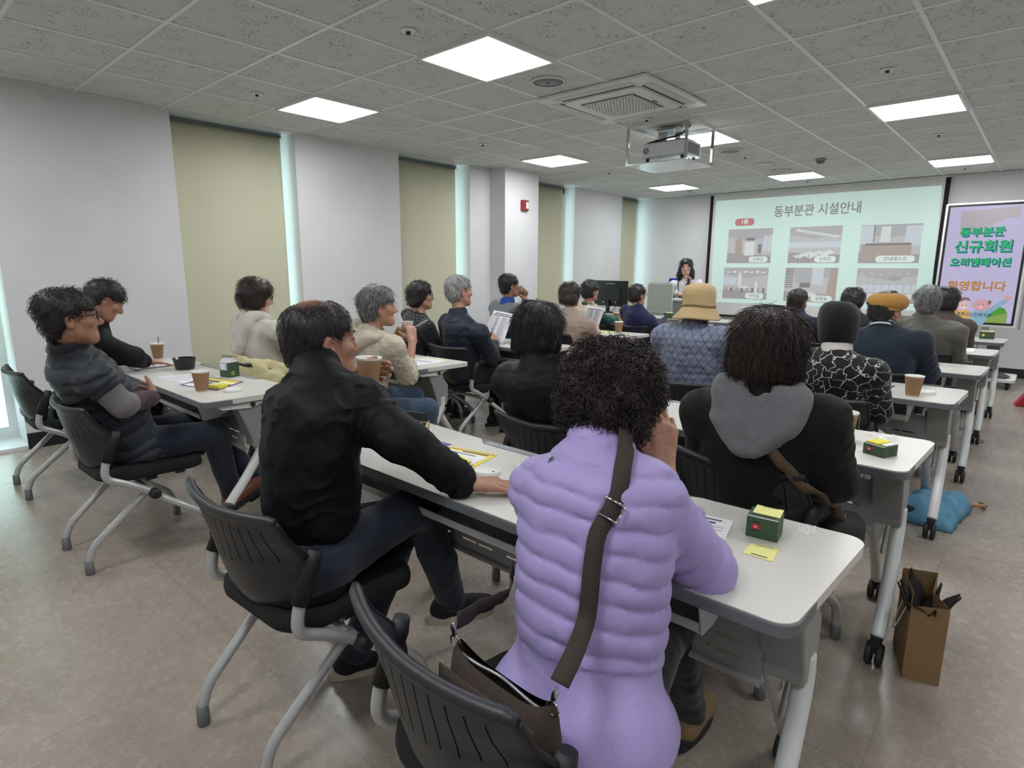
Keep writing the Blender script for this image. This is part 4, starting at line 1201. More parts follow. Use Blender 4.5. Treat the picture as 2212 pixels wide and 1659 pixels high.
def person(name_label, cfg):
    """Seated or standing figure. cfg holds world joints and clothing choices."""
    g = cfg.get; s = g('s', .93); h = g('h', .007)
    P, N, H = V3(cfg['P']), V3(cfg['N']), V3(cfg['H'])
    ty = g('ty', 0.0); U = unit(N - P)
    Sd = V3(math.cos(ty), math.sin(ty), 0); Sd = unit(Sd - U * (Sd @ U)); Fd = np.cross(U, Sd)
    A = head_frame(g('hy', 0.0), g('hp', 0.0), g('hr', 0.0))
    sw = g('sw', .175)
    LS = V3(g('LS', N - U * .055 - Sd * sw)); RS = V3(g('RS', N - U * .055 + Sd * sw))
    LE = V3(g('LE', LS - U * .22 + Fd * .12 - Sd * .03)); RE = V3(g('RE', RS - U * .22 + Fd * .12 + Sd * .03))
    LW = V3(g('LW', LE + Fd * .2 + Sd * .07)); RW = V3(g('RW', RE + Fd * .2 - Sd * .07))
    hz = V3(-math.sin(ty), math.cos(ty), 0); hs = V3(math.cos(ty), math.sin(ty), 0)
    LHp, RHp = P - Sd * .085 * s, P + Sd * .085 * s
    LK = V3(g('LK', LHp + hz * .40 - hs * .03 + V3(0, 0, -.03))); RK = V3(g('RK', RHp + hz * .40 + hs * .03 + V3(0, 0, -.03)))
    LA = V3(g('LA', (LK[0], LK[1] - .02, .09))); RA = V3(g('RA', (RK[0], RK[1] - .02, .09)))
    root = empty('person', (P[0], P[1], 0), 0, name_label, 'person', g('group'))
    o0 = V3(P[0], P[1], 0)
    def put(nm, me, mat, parent=root):
        me.transform(Matrix.Translation((-o0[0], -o0[1], 0)))
        for m in (mat if isinstance(mat, (list, tuple)) else [mat]): me.materials.append(m)
        return link_mesh(nm, me, parent)
    # ---------------- body: one skin from crown to fingertips and feet
    S = SDF()
    head_prims(S, H, A, s, g('nose', 1.0))
    nk = H - A[2] * .055 * s - A[1] * .025 * s
    S.cap(nk, N + Fd * .014, .050 * s, .046 * s, k=.03)
    S.cap(N - U * .02, P, .07 * s, .085 * s, k=.04)
    S.ell(P + U * .28, (.12 * s, .07 * s, .15 * s), np.array([Sd, Fd, U]), .04)
    for sh, el, wr, rt in ((LS, LE, LW, 0), (RS, RE, RW, 1)):
        S.cap(N - U * .05, sh, .05 * s, .045 * s, k=.03); S.cap(sh, el, .042 * s, .034 * s, k=.02)
        S.cap(el, wr, .036 * s, .025 * s, k=.015)
        hd = g('RH' if rt else 'LH')
        d = unit(wr - el); nn = V3(0, 0, -1) if abs(d[2]) < .9 else Fd
        kw = {}
        if hd:
            if 'd' in hd: d = unit(hd['d'])
            if 'n' in hd: nn = V3(hd['n'])
            kw = {q: hd[q] for q in ('curl', 'thumb', 'spread') if q in hd}
        hand_prims(S, wr + d * .01, d, nn, bool(rt), g('hs', .95), **kw)
    for hp, kn, an in ((LHp, LK, LA), (RHp, RK, RA)):
        S.cap(hp, kn, .07 * s, .048 * s, k=.03); S.cap(kn, an, .046 * s, .034 * s, k=.02)
        fd = V3(g('LF' if kn is LK else 'RF', hz)); S.cap(an + V3(0, 0, -.02), an + unit(fd) * .12 + V3(0, 0, -.045), .03, .022, k=.02)
    Vt, Q = S.mesh(g('hb', h)); Vt = relax(Vt, Q, 1, .35)
    loc = (Vt - H) @ A.T / s
    tint = .75 * np.exp(-((loc[:, 0] / .021) ** 2 + ((loc[:, 1] - .082) / .014) ** 2 + ((loc[:, 2] + .062) / .0085) ** 2) ** 1.5)
    tint += .25 * np.exp(-((loc[:, 0] / .015) ** 2 + ((loc[:, 1] - .10) / .02) ** 2 + ((loc[:, 2] + .026) / .014) ** 2))
    tint += .22 * np.exp(-(((abs(loc[:, 0]) - .078) / .012) ** 2 + ((loc[:, 1] + .006) / .02) ** 2 + ((loc[:, 2]) / .03) ** 2))
    me = np_mesh('body', Vt, Q); add_attr(me, 'tint', np.clip(tint, 0, 1))
    put('body', me, skin_mat(*g('skin', ('skin medium', srgb(188, 140, 116)))))
    L = lambda x, y, z: H + s * (x * A[0] + y * A[1] + z * A[2])
    if g('eyes', True):
        for x in (-1, 1):
            mb = MB(); c = L(x * .031, .0795, .0095)
            fx = A[1] + A[0] * .0
            R3 = basis(c - o0, tuple(A[0]), tuple(A[2]), tuple(A[1]))
            mb.cur = 0; rr = .0118 * s
            mb.lathe([(.0001, -rr)] + [(rr * math.cos(a), rr * math.sin(a)) for a in np.linspace(-1.4, .95, 9)], 14, R3)
            mb.cur = 1; mb.lathe([(rr * math.cos(a), rr * math.sin(a) + .0002) for a in np.linspace(.95, 1.45, 4)] + [(.0001, rr + .0004)], 14, R3)
            mb.build('eye', [M('eye white', srgb(205, 198, 190), .2), M('eye dark', srgb(28, 20, 18), .15)], root, weld=False)
            lid = MB().tube([tuple(L(x * (.031 + a), .0865 - abs(a) * .35, .0165 - a * a * 22) - o0) for a in np.linspace(-.016, .016, 7)], .0022 * s, 6); lid.build('eyelid', M('lid', srgb(140, 98, 82), .5), root)
            br = MB().tube([tuple(L(x * (.032 + a), .0885 - abs(a) * .25 - a * .3 * 0, .034 - a * a * 9) - o0) for a in np.linspace(-.018, .02, 7)], [.0014, .0026, .003, .003, .0026, .002, .001], 6)
            br.build('eyebrow', M('eyebrow', srgb(34, 28, 26), .8), root)
    # ---------------- trousers and shoes
    S = SDF()
    th = g('leg', 1.0)
    S.cap(LHp, RHp, .100 * th, k=.03); S.ell(P + U * .05, (.13 * th, .10 * th, .08), np.array([Sd, Fd, U]), .03)
    for hp, kn, an in ((LHp, LK, LA), (RHp, RK, RA)):
        S.cap(hp, kn, .090 * th, .068 * th, k=.04); S.cap(kn, an, .066 * th, .052 * th, k=.03)
    wr1 = sine_noise(g('seed', 1) + 5, 70); wr2 = sine_noise(g('seed', 1) + 6, 28)
    Vt, Q = S.mesh(max(h, .007), lambda X: .0028 * np.abs(wr1(X)) + .004 * wr2(X)); Vt = relax(Vt, Q, 1, .4)
    put('trousers', np_mesh('trousers', Vt, Q), g('pants', cloth_mat('dark trousers', srgb(26, 27, 32), noise=.2)))
    for kn, an, key in ((LK, LA, 'LF'), (RK, RA, 'RF')):
        fd = unit(V3(g(key, hz))); up = V3(g(key + 'u', (0, 0, 1))); rt_ = unit(np.cross(fd, up)); up = np.cross(rt_, fd)
        b0 = an - up * .085 * g('fs', 1.0)
        AX = np.array([rt_, fd, up]); sh = g('shoe', {}); sc = g('fs', 1.0)
        S = SDF()
        S.cap(b0 + up * .05 * sc - fd * .035 * sc, b0 + up * .085 * sc - fd * .005 * sc, .040 * sc, .043 * sc, k=.02)
        S.ell(b0 + up * .045 * sc + fd * .03 * sc, V3(.042, .105, .040) * sc, AX, .02); S.ell(b0 + up * .038 * sc + fd * .11 * sc, V3(.044, .068, .032) * sc, AX, .02)
        Vt, Q = S.mesh(.0045 if h < .0065 else .007)
        fl = ((Vt - b0) @ up); Vt = Vt - up[None] * (np.minimum(fl, .016) - .016)[:, None]
        so = put('shoe', np_mesh('shoe', Vt, Q), sh.get('mat', M('dark shoe', srgb(22, 23, 28), .7)))
        out = []
        for k in range(28):
            a = 2 * PI * k / 28; y = .035 + .135 * math.sin(a); w_ = .042 * math.cos(a) * (1 + .12 * math.sin(a))
            out.append((w_ * sc, y * sc))
        mb = MB(); mtx = basis(tuple(b0 - o0), tuple(rt_), tuple(fd), tuple(up))
        t0 = sh.get('sole_t', .022)
        mb.prism(out, -.004, t0, mtx); mb.build('sole', sh.get('sole', M('dark sole', srgb(34, 34, 36), .8)), so, bevel=.004)
    # ---------------- upper garment
    t_ = g('th', .018); ws = g('ws', 1.0); AX = np.array([Sd, Fd, U]); Lt = np.linalg.norm(N - P)
    S = SDF()
    hem = g('hem', .03)
    S.cap(P - Sd * .06 * ws - U * hem, P + Sd * .06 * ws - U * hem, .105 * ws + t_ + g('flare', 0), k=.05)
    S.ell(P + U * Lt * .35 + Fd * .012, (.142 * ws + t_, .112 * ws + t_ + g('belly', 0), .19), AX, .05)
    S.ell(P + U * Lt * .68, (.155 * ws + t_, .105 + t_, .19), AX, .05)
    S.ell(N - U * .075 - Fd * .012, (.14 * ws + t_, .08 + t_, .085), AX, .04)
    for sh, el, wr, fe in ((LS, LE, LW, g('Lcut', .93)), (RS, RE, RW, g('Rcut', .93))):
        S.cap(N - U * .045, sh, .058 + t_ * .6, .050 + t_, k=.035)
        if g('vest'): S.cap(sh, sh + (el - sh) * .12, .056 + t_ * .5, .052 + t_ * .4, k=.03)
        else:
            S.cap(sh, el, .048 + t_, .042 + t_ * .9, k=.03)
            S.cap(el, el + (wr - el) * fe, .042 + t_ * .9, .031 + t_ * .7, k=.02)
    if g('seated', True):
        S.ell(V3(P[0], P[1], -.60 + g('cutz', .462)), (1.0, 1.0, .60), k=.012, sub=True)
    col_ = g('collar', 'stand')
    nd = unit(nk - N)
    if col_ == 'stand':
        S.cap(N - U * .035, N + nd * .0, .078 * s, .070 * s + .006, k=.02); S.cap(N - U * .01, N + nd * g('ch', .055), .068 * s + .008, .064 * s + .008, k=.02)
        S.cap(N + nd * .025, N + nd * .2, .056 * s, .062 * s, k=.008, sub=True)
    elif col_ == 'crew':
        S.cap(N - U * .02, N + nd * .012, .072, .064, k=.02); S.cap(N + nd * .0, N + nd * .2, .054, .056, k=.008, sub=True)
    qs = g('quilt', 0); amp = g('qamp', .006)
    fold1, fold2, fold3 = sine_noise(g('seed', 1), 45), sine_noise(g('seed', 1) + 1, 90), sine_noise(g('seed', 1) + 2, 16)
    fa = g('fold', .005)
    def par(X):
        """along/around coordinates on torso or sleeves"""
        u = (X - P) @ U; dt = np.linalg.norm((X - P) - u[:, None] * U, axis=1) - .12
        v = (X - P) @ Sd; best = dt
        uu = u.copy(); part = np.zeros(len(X))
        for i, (sh, el, wr) in enumerate(((LS, LE, LW), (RS, RE, RW))):
            a1, d1 = seg_param(X, sh, el); a2, d2 = seg_param(X, el, wr); l1 = np.linalg.norm(el - sh)
            d = np.minimum(d1, d2) - .045; a = np.where(d1 < d2, a1, l1 + a2)
            m = (d < best) & (a > .025)
            uu[m] = a[m] + .013; best = np.where(m, d, best); part[m] = i + 1
            ax_ = unit(el - sh); e1 = unit(np.cross(ax_, V3(.3, .2, .9))); e2 = np.cross(ax_, e1); rel = X - sh
            v = np.where(m, np.arctan2(rel @ e1, rel @ e2) * .06, v)
        return uu, v, part
    def dsp(X):
        d = fa * (fold1(X) * .8 + .6 * np.abs(fold2(X)) * .6) + fa * .8 * fold3(X)
        u, v, part = par(X)
        wk = g('wrk', .0045)
        if wk:
            rg = 1 - np.abs(np.sin(PI * (u / .052 + .55 * fold1(X) + .9 * v / .2 * np.sin(9 * u)) + 1.1 * fold3(X)))
            d = d + wk * rg ** 2 * np.clip(.35 + .9 * fold3(X + .3), 0, 1) * np.where(part > 0, 1.3, .8)
        if qs:
            ql = g('qlo', -9)
            q = np.abs(np.sin(PI * (u + .005 * fold1(X) + g('qtilt', 0) * v) / qs)) ** .45
            d = d + np.where((u > ql) | (part > 0), amp * (q - .75) * (1 + .35 * fold2(X)), -.002)
        if g('knit'):
            u, v, part = par(X)
            d = d + .0035 * np.sin(2 * PI * v / .034 + 1.6 * np.sin(2 * PI * u / .05)) * np.cos(2 * PI * u / .028 + np.sign(np.sin(PI * v / .034)))
        return d
    Vt, Q = S.mesh(g('hc', h), dsp); Vt = relax(Vt, Q, 1, .25)
    me = np_mesh('jacket', Vt, Q); u, v, part = par(Vt); add_attr(me, 'su', u); add_attr(me, 'sv', v)
    jk = put(g('top_name', 'jacket'), me, cfg['top'])
    if g('vest'):                                       # sleeves of the jumper below a vest
        S = SDF()
        for sh, el, wr in ((LS, LE, LW), (RS, RE, RW)):
            S.cap(sh, el, .060, .052, k=.03); S.cap(el, el + (wr - el) * .9, .052, .038, k=.02)
        Vt, Q = S.mesh(h, lambda X: .004 * fold1(X) + .002 * np.abs(fold2(X))); Vt = relax(Vt, Q, 1, .4)
        me = np_mesh('sleeves', Vt, Q)
        a1, d1 = seg_param(Vt, RS, RE); a2, d2 = seg_param(Vt, RE, RW); b1, e1 = seg_param(Vt, LS, LE); b2, e2 = seg_param(Vt, LE, LW)
        l1 = np.linalg.norm(RE - RS); ll = np.linalg.norm(LE - LS)
        add_attr(me, 'su', np.where(np.minimum(d1, d2) < np.minimum(e1, e2), np.where(d1 < d2, a1, l1 + a2), np.where(e1 < e2, b1, ll + b2))); add_attr(me, 'sv', np.zeros(len(Vt)))
        put('jumper_sleeves', me, g('vest'))
    if g('inner'):                                      # shirt or turtleneck seen in the collar
        S = SDF(); S.cap(N - U * .02, N + nd * g('inner_h', .05), .060 * s + .003 + g('inner_r', 0), .058 * s + .003 + g('inner_r', 0), k=.02); S.cap(N, N + nd * .2, .052 * s, .056 * s, k=.006, sub=True)
        Vt, Q = S.mesh(.006); put('shirt_collar', np_mesh('shirt_collar', Vt, Q), g('inner'))
    if g('hood'):                                       # hood lying on the back
        hd = g('hood'); S = SDF(); B = -Fd; w_ = hd.get('w', .13); dn = hd.get('drop', .16); r = hd.get('r', .03)
        loop = [N + U * .0 + Fd * .085 - Sd * .03, N + U * .015 + Fd * .03 - Sd * w_ * .75, N + U * .01 + B * .05 - Sd * w_, N - U * dn * .5 + B * .105 - Sd * w_ * .72,
                N - U * dn + B * .125, N - U * dn * .5 + B * .105 + Sd * w_ * .72, N + U * .01 + B * .05 + Sd * w_, N + U * .015 + Fd * .03 + Sd * w_ * .75, N + U * .0 + Fd * .085 + Sd * .03]
        lp = [np.array(p) for p in smooth_path([tuple(p) for p in loop], 4)]
        for a, b in zip(lp[:-1], lp[1:]): S.cap(a, b, r, r, k=.012)
        for fr in (.75, .5, .25):                       # inner folds filling the pouch
            c0 = N + U * .02 + B * .05
            l2 = [c0 + (p - c0) * fr for p in lp[6:-6]]
            for a, b in zip(l2[:-1], l2[1:]): S.cap(a, b, r * .85, r * .85, k=.02)
        c0 = N + U * (.035 + hd.get('open', 0)) + B * .055
        S.ell(c0 + U * .03, (w_ * .42, .030, .045), np.array([Sd, Fd, U]), .02, sub=True)
        S.ell(c0 + B * .052 + U * .02, (w_ * .40, .012, .060), np.array([Sd, Fd, U]), .014, sub=True)
        Vt, Q = S.mesh(h, lambda X: .005 * fold1(X) + .004 * np.abs(fold2(X)) + .004 * fold3(X)); Vt = relax(Vt, Q, 1, .4)
        me = np_mesh('hood', Vt, Q); add_attr(me, 'su', (Vt - P) @ U); add_attr(me, 'sv', (Vt - P) @ Sd)
        put('hood', me, hd['mat'])
    # ---------------- hair
    hr = g('hair')
    if hr:
        S = SDF(); sc = hr.get('sc', 1.0)
        for c, rad in hr['e']: S.ell(L(*c), V3(rad) * s * sc, A, hr.get('k', .03))
        for c, rad in hr.get('cut', HAIR_CUT): S.ell(L(*c), V3(rad) * s, A, .012, sub=True)
        for x in (-1, 1):
            if hr.get('ears', True): S.ell(L(x * .090, .006, -.012), V3(.030, .034, .042) * s, A, .008, sub=True)
        n1, n2, n3 = sine_noise(hr.get('seed', 3), hr.get('f1', 55)), sine_noise(hr.get('seed', 3) + 1, hr.get('f2', 140)), sine_noise(hr.get('seed', 3) + 2, 26)
        a1, a2 = hr.get('a', (.004, .002))
        hh = hr.get('h', max(.005, h))
        Vt, Q = S.mesh(hh, lambda X: a1 * n1(X) + a2 * n2(X) + a1 * .6 * n3(X))
        ex = []
        st = hr.get('strands')
        locl = (Vt - H) @ A.T / s
        bald = hr.get('bald')
        if st:
            msk = None
            if bald: msk = np.linalg.norm((locl - V3(bald[0])) / V3(bald[1]), axis=1) > .9
            e = strands(Vt, Q, H, A, s, st[0], st[1], st[2], st[3], hr.get('seed', 3), lift=st[4] if len(st) > 4 else .005, mask=msk, down=hr.get('down', 1.0), back=hr.get('back', 0.0))
            if e: ex.append(e)
        me = np_mesh('hair', Vt, Q, extra=ex)
        tot = len(me.vertices); scv = np.zeros(tot)
        if bald:
            d = np.linalg.norm((locl - V3(bald[0])) / V3(bald[1]), axis=1)
            scv[:len(Vt)] = np.clip(1.25 - d + .35 * n2(Vt), 0, 1) * .85
        add_attr(me, 'scalp', scv)
        put('hair', me, hr['mat'])
    # ---------------- glasses
    gl = g('glasses')
    if gl:
        mb = MB(); lens = MB()
        for x in (-1, 1):
            ring = [tuple(L(x * (.034 + .023 * math.cos(a) ** 1), .100 - .006 * abs(math.cos(a)), .008 + gl[1] * math.sin(a)) - o0) for a in np.linspace(0, 2 * PI, 21)]
            mb.tube(ring, gl[2], 6, cap=False)
            lens.add([tuple(L(x * .034, .099, .008) - o0)] + ring[:-1], [(0, 1 + k, 1 + (k + 1) % 20) for k in range(20)])
            mb.tube([tuple(L(x * .057, .095, .014) - o0), tuple(L(x * .074, .07, .014) - o0), tuple(L(x * .080, -.01, .012) - o0), tuple(L(x * .079, -.025, -.008) - o0)], gl[2] * 1.1, 6)
        mb.tube([tuple(L(-.012, .1, .012) - o0), tuple(L(0, .106, .014) - o0), tuple(L(.012, .1, .012) - o0)], gl[2], 6)
        go = mb.build('glasses', gl[0], root, weld=False); lens.build('lens', M('spectacle lens', srgb(230, 236, 240), .05, alpha=.18), go, weld=False)
    return root, dict(jacket=jk, P=P, N=N, H=H, A=A, U=U, S=Sd, F=Fd, s=s, L=L, o=o0, LS=LS, RS=RS, LE=LE, RE=RE, LW=LW, RW=RW, put=put)

HAIR_CUT = [((0, .115, -.030), (.066, .062, .098)), ((0, .02, -.125), (.10, .09, .055)), ((.075, .072, -.012), (.040, .046, .058)), ((-.075, .072, -.012), (.040, .046, .058))]
HE = {  # hair masses in head coordinates: right, forward, up
    'short': [((0, -.014, .045), (.083, .103, .086)), ((0, -.055, -.015), (.072, .055, .07))],
    'bowl': [((0, -.016, .040), (.094, .110, .096)), ((0, -.045, -.015), (.090, .075, .075))],
    'bob': [((0, -.018, .030), (.105, .120, .106)), ((0, -.030, -.045), (.108, .098, .078))],
    'curly': [((0, -.020, .040), (.108, .118, .106)), ((0, -.050, -.020), (.100, .085, .085))],
}

# ================================================================== SMALL THINGS ON TABLES AND FLOOR
m_kraft = NT('ripple kraft paper')
_k = m_kraft; _tc = _k.node('ShaderNodeTexCoord'); _w = _k.node('ShaderNodeTexNoise', i_Scale=90.0, i_Detail=3.0); _k.link(_tc, 'Object', _w, 'Vector')
_rp = _k.ramp([(.3, srgb(140, 108, 76)), (.7, srgb(158, 124, 90))]); _k.link(_w, 0, _rp, 0); _k.link(_rp, 0, _k.b, 'Base Color'); _k.b.inputs['Roughness'].default_value = .75
m_kraft = m_kraft.m
m_white = M('white paper cup', srgb(228, 226, 220), .55)
m_coffee = M('coffee', srgb(52, 34, 24), .2)
m_paper = M('white paper', srgb(232, 232, 236), .7)
m_yellow = M('yellow print', srgb(236, 214, 60), .6)
m_note = M('pale yellow note', srgb(236, 232, 150), .75)
m_purple = M('purple print', srgb(96, 72, 140), .6)
m_ink = M('grey print', srgb(120, 120, 132), .7)
m_inkd = M('dark print', srgb(58, 58, 70), .7)
m_green = M('dark green card', srgb(58, 84, 58), .5)
m_red = M('red print', srgb(200, 36, 60), .5)
m_clear = M('clear film', (1, 1, 1, 1), .05, alpha=.22)
m_clear2 = M('clear cup plastic', srgb(225, 232, 232), .06, alpha=.30)

def kraft_cup(label, x, y, z=.72, s=1.0, tilt=None, lid=False, straw=False, bag=False):
    c = empty('paper_cup', (x, y, z), 0, label, 'cup', 'kraft paper cups')
    if tilt: c.rotation_euler = tilt
    n = 72; h = .108 * s; r0, r1 = .0285 * s, .0425 * s
    mb = MB(); prof = [(.006, 0), (h - .012, 1)]
    P = []
    for z_ in np.linspace(.007 * s, h - .007 * s, 6):
        t = z_ / h; r = r0 + (r1 - r0) * t
        P.append([((r + .0008 * s * (k % 2)) * math.cos(2 * PI * k / n), (r + .0008 * s * (k % 2)) * math.sin(2 * PI * k / n), z_) for k in range(n)])
    mb.sheet(P, True, wrap=True).build('ripple_sleeve', m_kraft, c, weld=False)
    MB().lathe([(.0001, .003), (r0 - .0015, .003), (r0 - .001, 0), (r0 + .0002, .008 * s), (r1 - .001, h - .008 * s), (r1 + .0008, h - .003), (r1 + .0022, h - .0015), (r1 + .0018, h), (r1 - .001, h - .002), (r0, .006), (.0001, .006)], 36).build('cup_body', m_white, c)
    MB().lathe([(.0001, h * .72), (r0 + (r1 - r0) * .72 - .001, h * .72)], 30).build('drink', m_coffee, c)
    if lid:
        MB().lathe([(r1 + .003, h - .004), (r1 + .004, h + .001), (r1 + .001, h + .006), (r1 - .004, h + .006), (r1 - .006, h + .003), (.0001, h + .003)], 32).build('lid', m_white, c)
    if straw: MB().tube([(.012, .004, h * .5), (.018, .008, h + .05)], .0028, 8).build('stirrer', m_dark, c)
    if bag:
        MB().tube([(r1, 0, h), (r1 + .004, .001, h - .004), (r1 + .006, .002, h - .03), (r1 + .004, .0, h - .05)], .0006, 5).build('tea_string', m_white, c)
        MB().box((r1 + .004, 0, h - .057), (.003, .013, .015)).build('tea_tag', m_green, c)
    return c

kraft_cup('kraft cup without lid at the front edge of the left table', -3.252, 1.186)
kraft_cup('lidded kraft cup with stirrer at the far end of the left table', -4.655, 1.425, lid=True, straw=True)
kraft_cup('kraft tea cup with a hanging tea tag, second table at right', -.522, 2.50, s=1.05, bag=True)
kraft_cup('kraft cup with its lid beside it, third table at right', -.466, 3.665, s=1.02)
kraft_cup('kraft cup in front of the woman in beige puffer', -3.299, 5.345, s=1.05)
kraft_cup('kraft cup behind the sheet held by the grey haired man', -3.789, 3.90)
kraft_cup('kraft cup in front of the woman in the white hoodie', -4.25, 2.55)
kraft_cup('kraft cup near the monitor beside the person in green', -3.98, 6.40, s=1.1)
kraft_cup('kraft cup left of the khaki bucket hat on the fifth left table', -3.223, 6.624)

def cup_lid(label, x, y, z=.72):
    c = empty('cup_lid', (x, y, z), 0, label, 'cup lid', 'white cup lids')
    MB().lathe([(.0445, 0), (.0455, .004), (.0435, .008), (.043, .013), (.040, .0145), (.037, .011), (.034, .009), (.0001, .009)], 36).build('lid_shell', m_white, c)
    MB().box((.022, .006, .0095), (.008, .004, .0015)).build('sip_hole', m_dark, c)
cup_lid('white cup lid by the hand of the man in the black jacket', -1.262, 1.292)
cup_lid('white cup lid lying at the corner of the left table', -3.139, 1.300)
cup_lid('white cup lid behind the cup on the third right table', -.425, 3.81)

bw = empty('black_bowl', (-4.06, 1.391, .72), 0, 'black plastic bowl on the left table', 'bowl')
MB().lathe([(.0001, 0), (.052, 0), (.056, .004), (.066, .068), (.070, .072), (.066, .072), (.054, .008), (.0001, .006)], 36).build('bowl_shell', M('glossy black plastic', srgb(26, 26, 28), .25), bw)

# ---- sheets of paper
def flat_sheet(name, label, pts, mat, z, lines=None, cat='paper', group=None, thick=.0012, parts=()):
    """pts: 4 corners ccw starting at the reader's lower left; lines: list of (u0,v0,u1,v1,mat)."""
    a = Vector((*pts[0], z)); ex = Vector((*pts[1], z)) - a; ey = Vector((*pts[3], z)) - a; exy = Vector((*pts[2], z)) - Vector((*pts[1], z))
    c0 = (a + Vector((*pts[2], z))) / 2
    o = empty(name, (c0.x, c0.y, z), 0, label, cat, group)
    P = lambda u, v, k=0.0: a + ex * u + (ey * (1 - u) + exy * u) * v + Vector((0, 0, thick + k)) - c0
    mb = MB(); q = [P(0, 0), P(1, 0), P(1, 1), P(0, 1)]; lo = [v - Vector((0, 0, thick)) for v in q]
    mb.add(lo + q, [(3, 2, 1, 0), (4, 5, 6, 7), (0, 1, 5, 4), (1, 2, 6, 5), (2, 3, 7, 6), (3, 0, 4, 7)])
    sh = mb.build('sheet', mat, o)
    if lines:
        ms = []; mb = MB()
        for i, (u0, v0, u1, v1, mm) in enumerate(lines):
            if mm not in ms: ms.append(mm)
            mb.cur = ms.index(mm); k = .0003 + .0001 * (i / max(1, len(lines)))
            mb.add([P(u0, v0, k), P(u1, v0, k), P(u1, v1, k), P(u0, v1, k)], [(0, 1, 2, 3)])
        mb.build('print', ms, sh, weld=False)
    return o
def textlines(n, v0=.08, v1=.86, u0=.1, u1=.9, mm=None, seed=0, head=True):
    r = random.Random(seed); L = []
    for i in range(n):
        v = v1 - (v1 - v0) * i / max(1, n - 1); L.append((u0, v - .008, u0 + (u1 - u0) * r.uniform(.6, 1), v + .006, mm or m_ink))
    if head: L.append((.2, .9, .8, .935, m_inkd))
    return L
R1 = .7205
fly = [(0.02, .86, .98, .97, m_purple), (.05, .60, .95, .82, M('pale yellow print', srgb(244, 236, 170), .6)), (.08, .32, .40, .55, m_paper), (.48, .34, .92, .56, M('olive print', srgb(190, 186, 96), .6)), (.06, .05, .60, .26, m_paper), (.66, .06, .94, .24, m_ink), (.10, .64, .56, .76, m_inkd)]
flat_sheet('flyer', 'yellow flyer under the white sheet on the nearest right table', [(-1.50, 1.16), (-1.312, 1.222), (-1.366, 1.452), (-1.558, 1.408)], m_yellow, R1, [(.02, .93, .98, .955, m_purple), (.35, .86, .9, .90, m_inkd), (.5, .72, .94, .80, m_ink), (.6, .36, .95, .42, m_ink), (.2, .05, .9, .1, m_inkd)], 'flyer', 'flyers')
flat_sheet('flyer', 'purple bordered flyer beside the gold glasses', [(-1.84, 1.20), (-1.566, 1.22), (-1.576, 1.426), (-1.80, 1.420)], m_purple, R1, [(.04, .70, .96, .74, m_yellow), (.05, .04, .95, .66, m_paper), (.1, .80, .9, .90, M('lilac print', srgb(210, 200, 228), .6)), (.12, .5, .8, .54, m_ink), (.12, .42, .7, .46, m_ink)], 'flyer', 'flyers')
flat_sheet('handout', 'white handout lying over the yellow flyer', [(-1.545, 1.16), (-1.341, 1.232), (-1.366, 1.402), (-1.572, 1.374)], m_paper, R1 + .0016, textlines(9, .1, .8, seed=1) + [(.08, .55, .34, .8, M('lilac grey print', srgb(150, 150, 176), .7))], 'paper', 'printed handouts')
o = empty('memo_pad', (-1.405, 1.300, R1 + .0032), -.25, 'yellow memo pad on the white handout beside the sleeve', 'memo pad', 'yellow memo notes')
MB().box((0, 0, .003), (.075, .055, .006)).build('pad_block', M('pad olive side', srgb(176, 172, 60), .7), o); MB().box((.004, .006, .0065), (.072, .05, .0012), mat=Matrix.Rotation(.06, 3, 'X')).build('top_sheet', m_note, o)
flat_sheet('handout', 'white handout sheets under the elbow of the lilac jacket', [(-.60, 1.22), (-.486, 1.255), (-.531, 1.455), (-.655, 1.43)], m_paper, R1, textlines(8, .1, .7, seed=2) + [(.1, .74, .9, .745, m_inkd), (.1, .88, .9, .885, m_inkd), (.3, .79, .7, .84, m_inkd)], 'paper', 'printed handouts', thick=.004)
flat_sheet('memo_note', 'loose yellow note in front of the green memo box on the nearest table', [(-.449, 1.302), (-.383, 1.305), (-.392, 1.379), (-.453, 1.365)], m_note, R1, [(.25, .10, .8, .17, m_inkd), (.2, .9, .85, .94, M('green print', srgb(120, 140, 80), .7))], 'note', 'yellow memo notes', thick=.0008)
flat_sheet('flyer', 'yellow and purple flyer under the kraft cup on the left table', [(-3.512, 1.166), (-3.205, 1.241), (-3.353, 1.451), (-3.649, 1.372)], m_purple, R1, fly[1:] + [(.04, .03, .96, .9, m_yellow)][:0] + [(.06, .84, .94, .95, m_yellow), (.04, .28, .96, .31, m_yellow), (.5, .04, .62, .3, m_yellow)], 'flyer', 'flyers')
flat_sheet('handout', 'white handout behind the kraft cup on the left table', [(-3.862, 1.167), (-3.53, 1.197), (-3.586, 1.432), (-3.83, 1.39)], m_paper, R1, textlines(10, seed=3), 'paper', 'printed handouts')
flat_sheet('handout', "white handout under the hand of the person in black", [(-4.42, 1.14), (-4.17, 1.15), (-4.18, 1.49), (-4.44, 1.46)], m_paper, R1, textlines(9, seed=4) + [(0.02, .02, .98, .06, m_purple), (.1, .1, .5, .2, m_yellow)], 'paper', 'printed handouts')
flat_sheet('handout', 'white handout by the elbow of the woman in cream knit', [(-3.30, 2.50), (-3.10, 2.51), (-3.12, 2.80), (-3.33, 2.78)], m_paper, R1, textlines(9, seed=5) + [(.02, .9, .98, .97, m_yellow), (.1, .5, .9, .54, m_purple)], 'paper', 'printed handouts')
flat_sheet('handout', 'purple edged handout on the third right table beside its cup', [(-.80, 3.70), (-.59, 3.71), (-.585, 3.93), (-.80, 3.93)], m_purple, R1, [(.03, .03, .93, .97, m_paper)] + textlines(8, seed=6), 'paper', 'printed handouts')
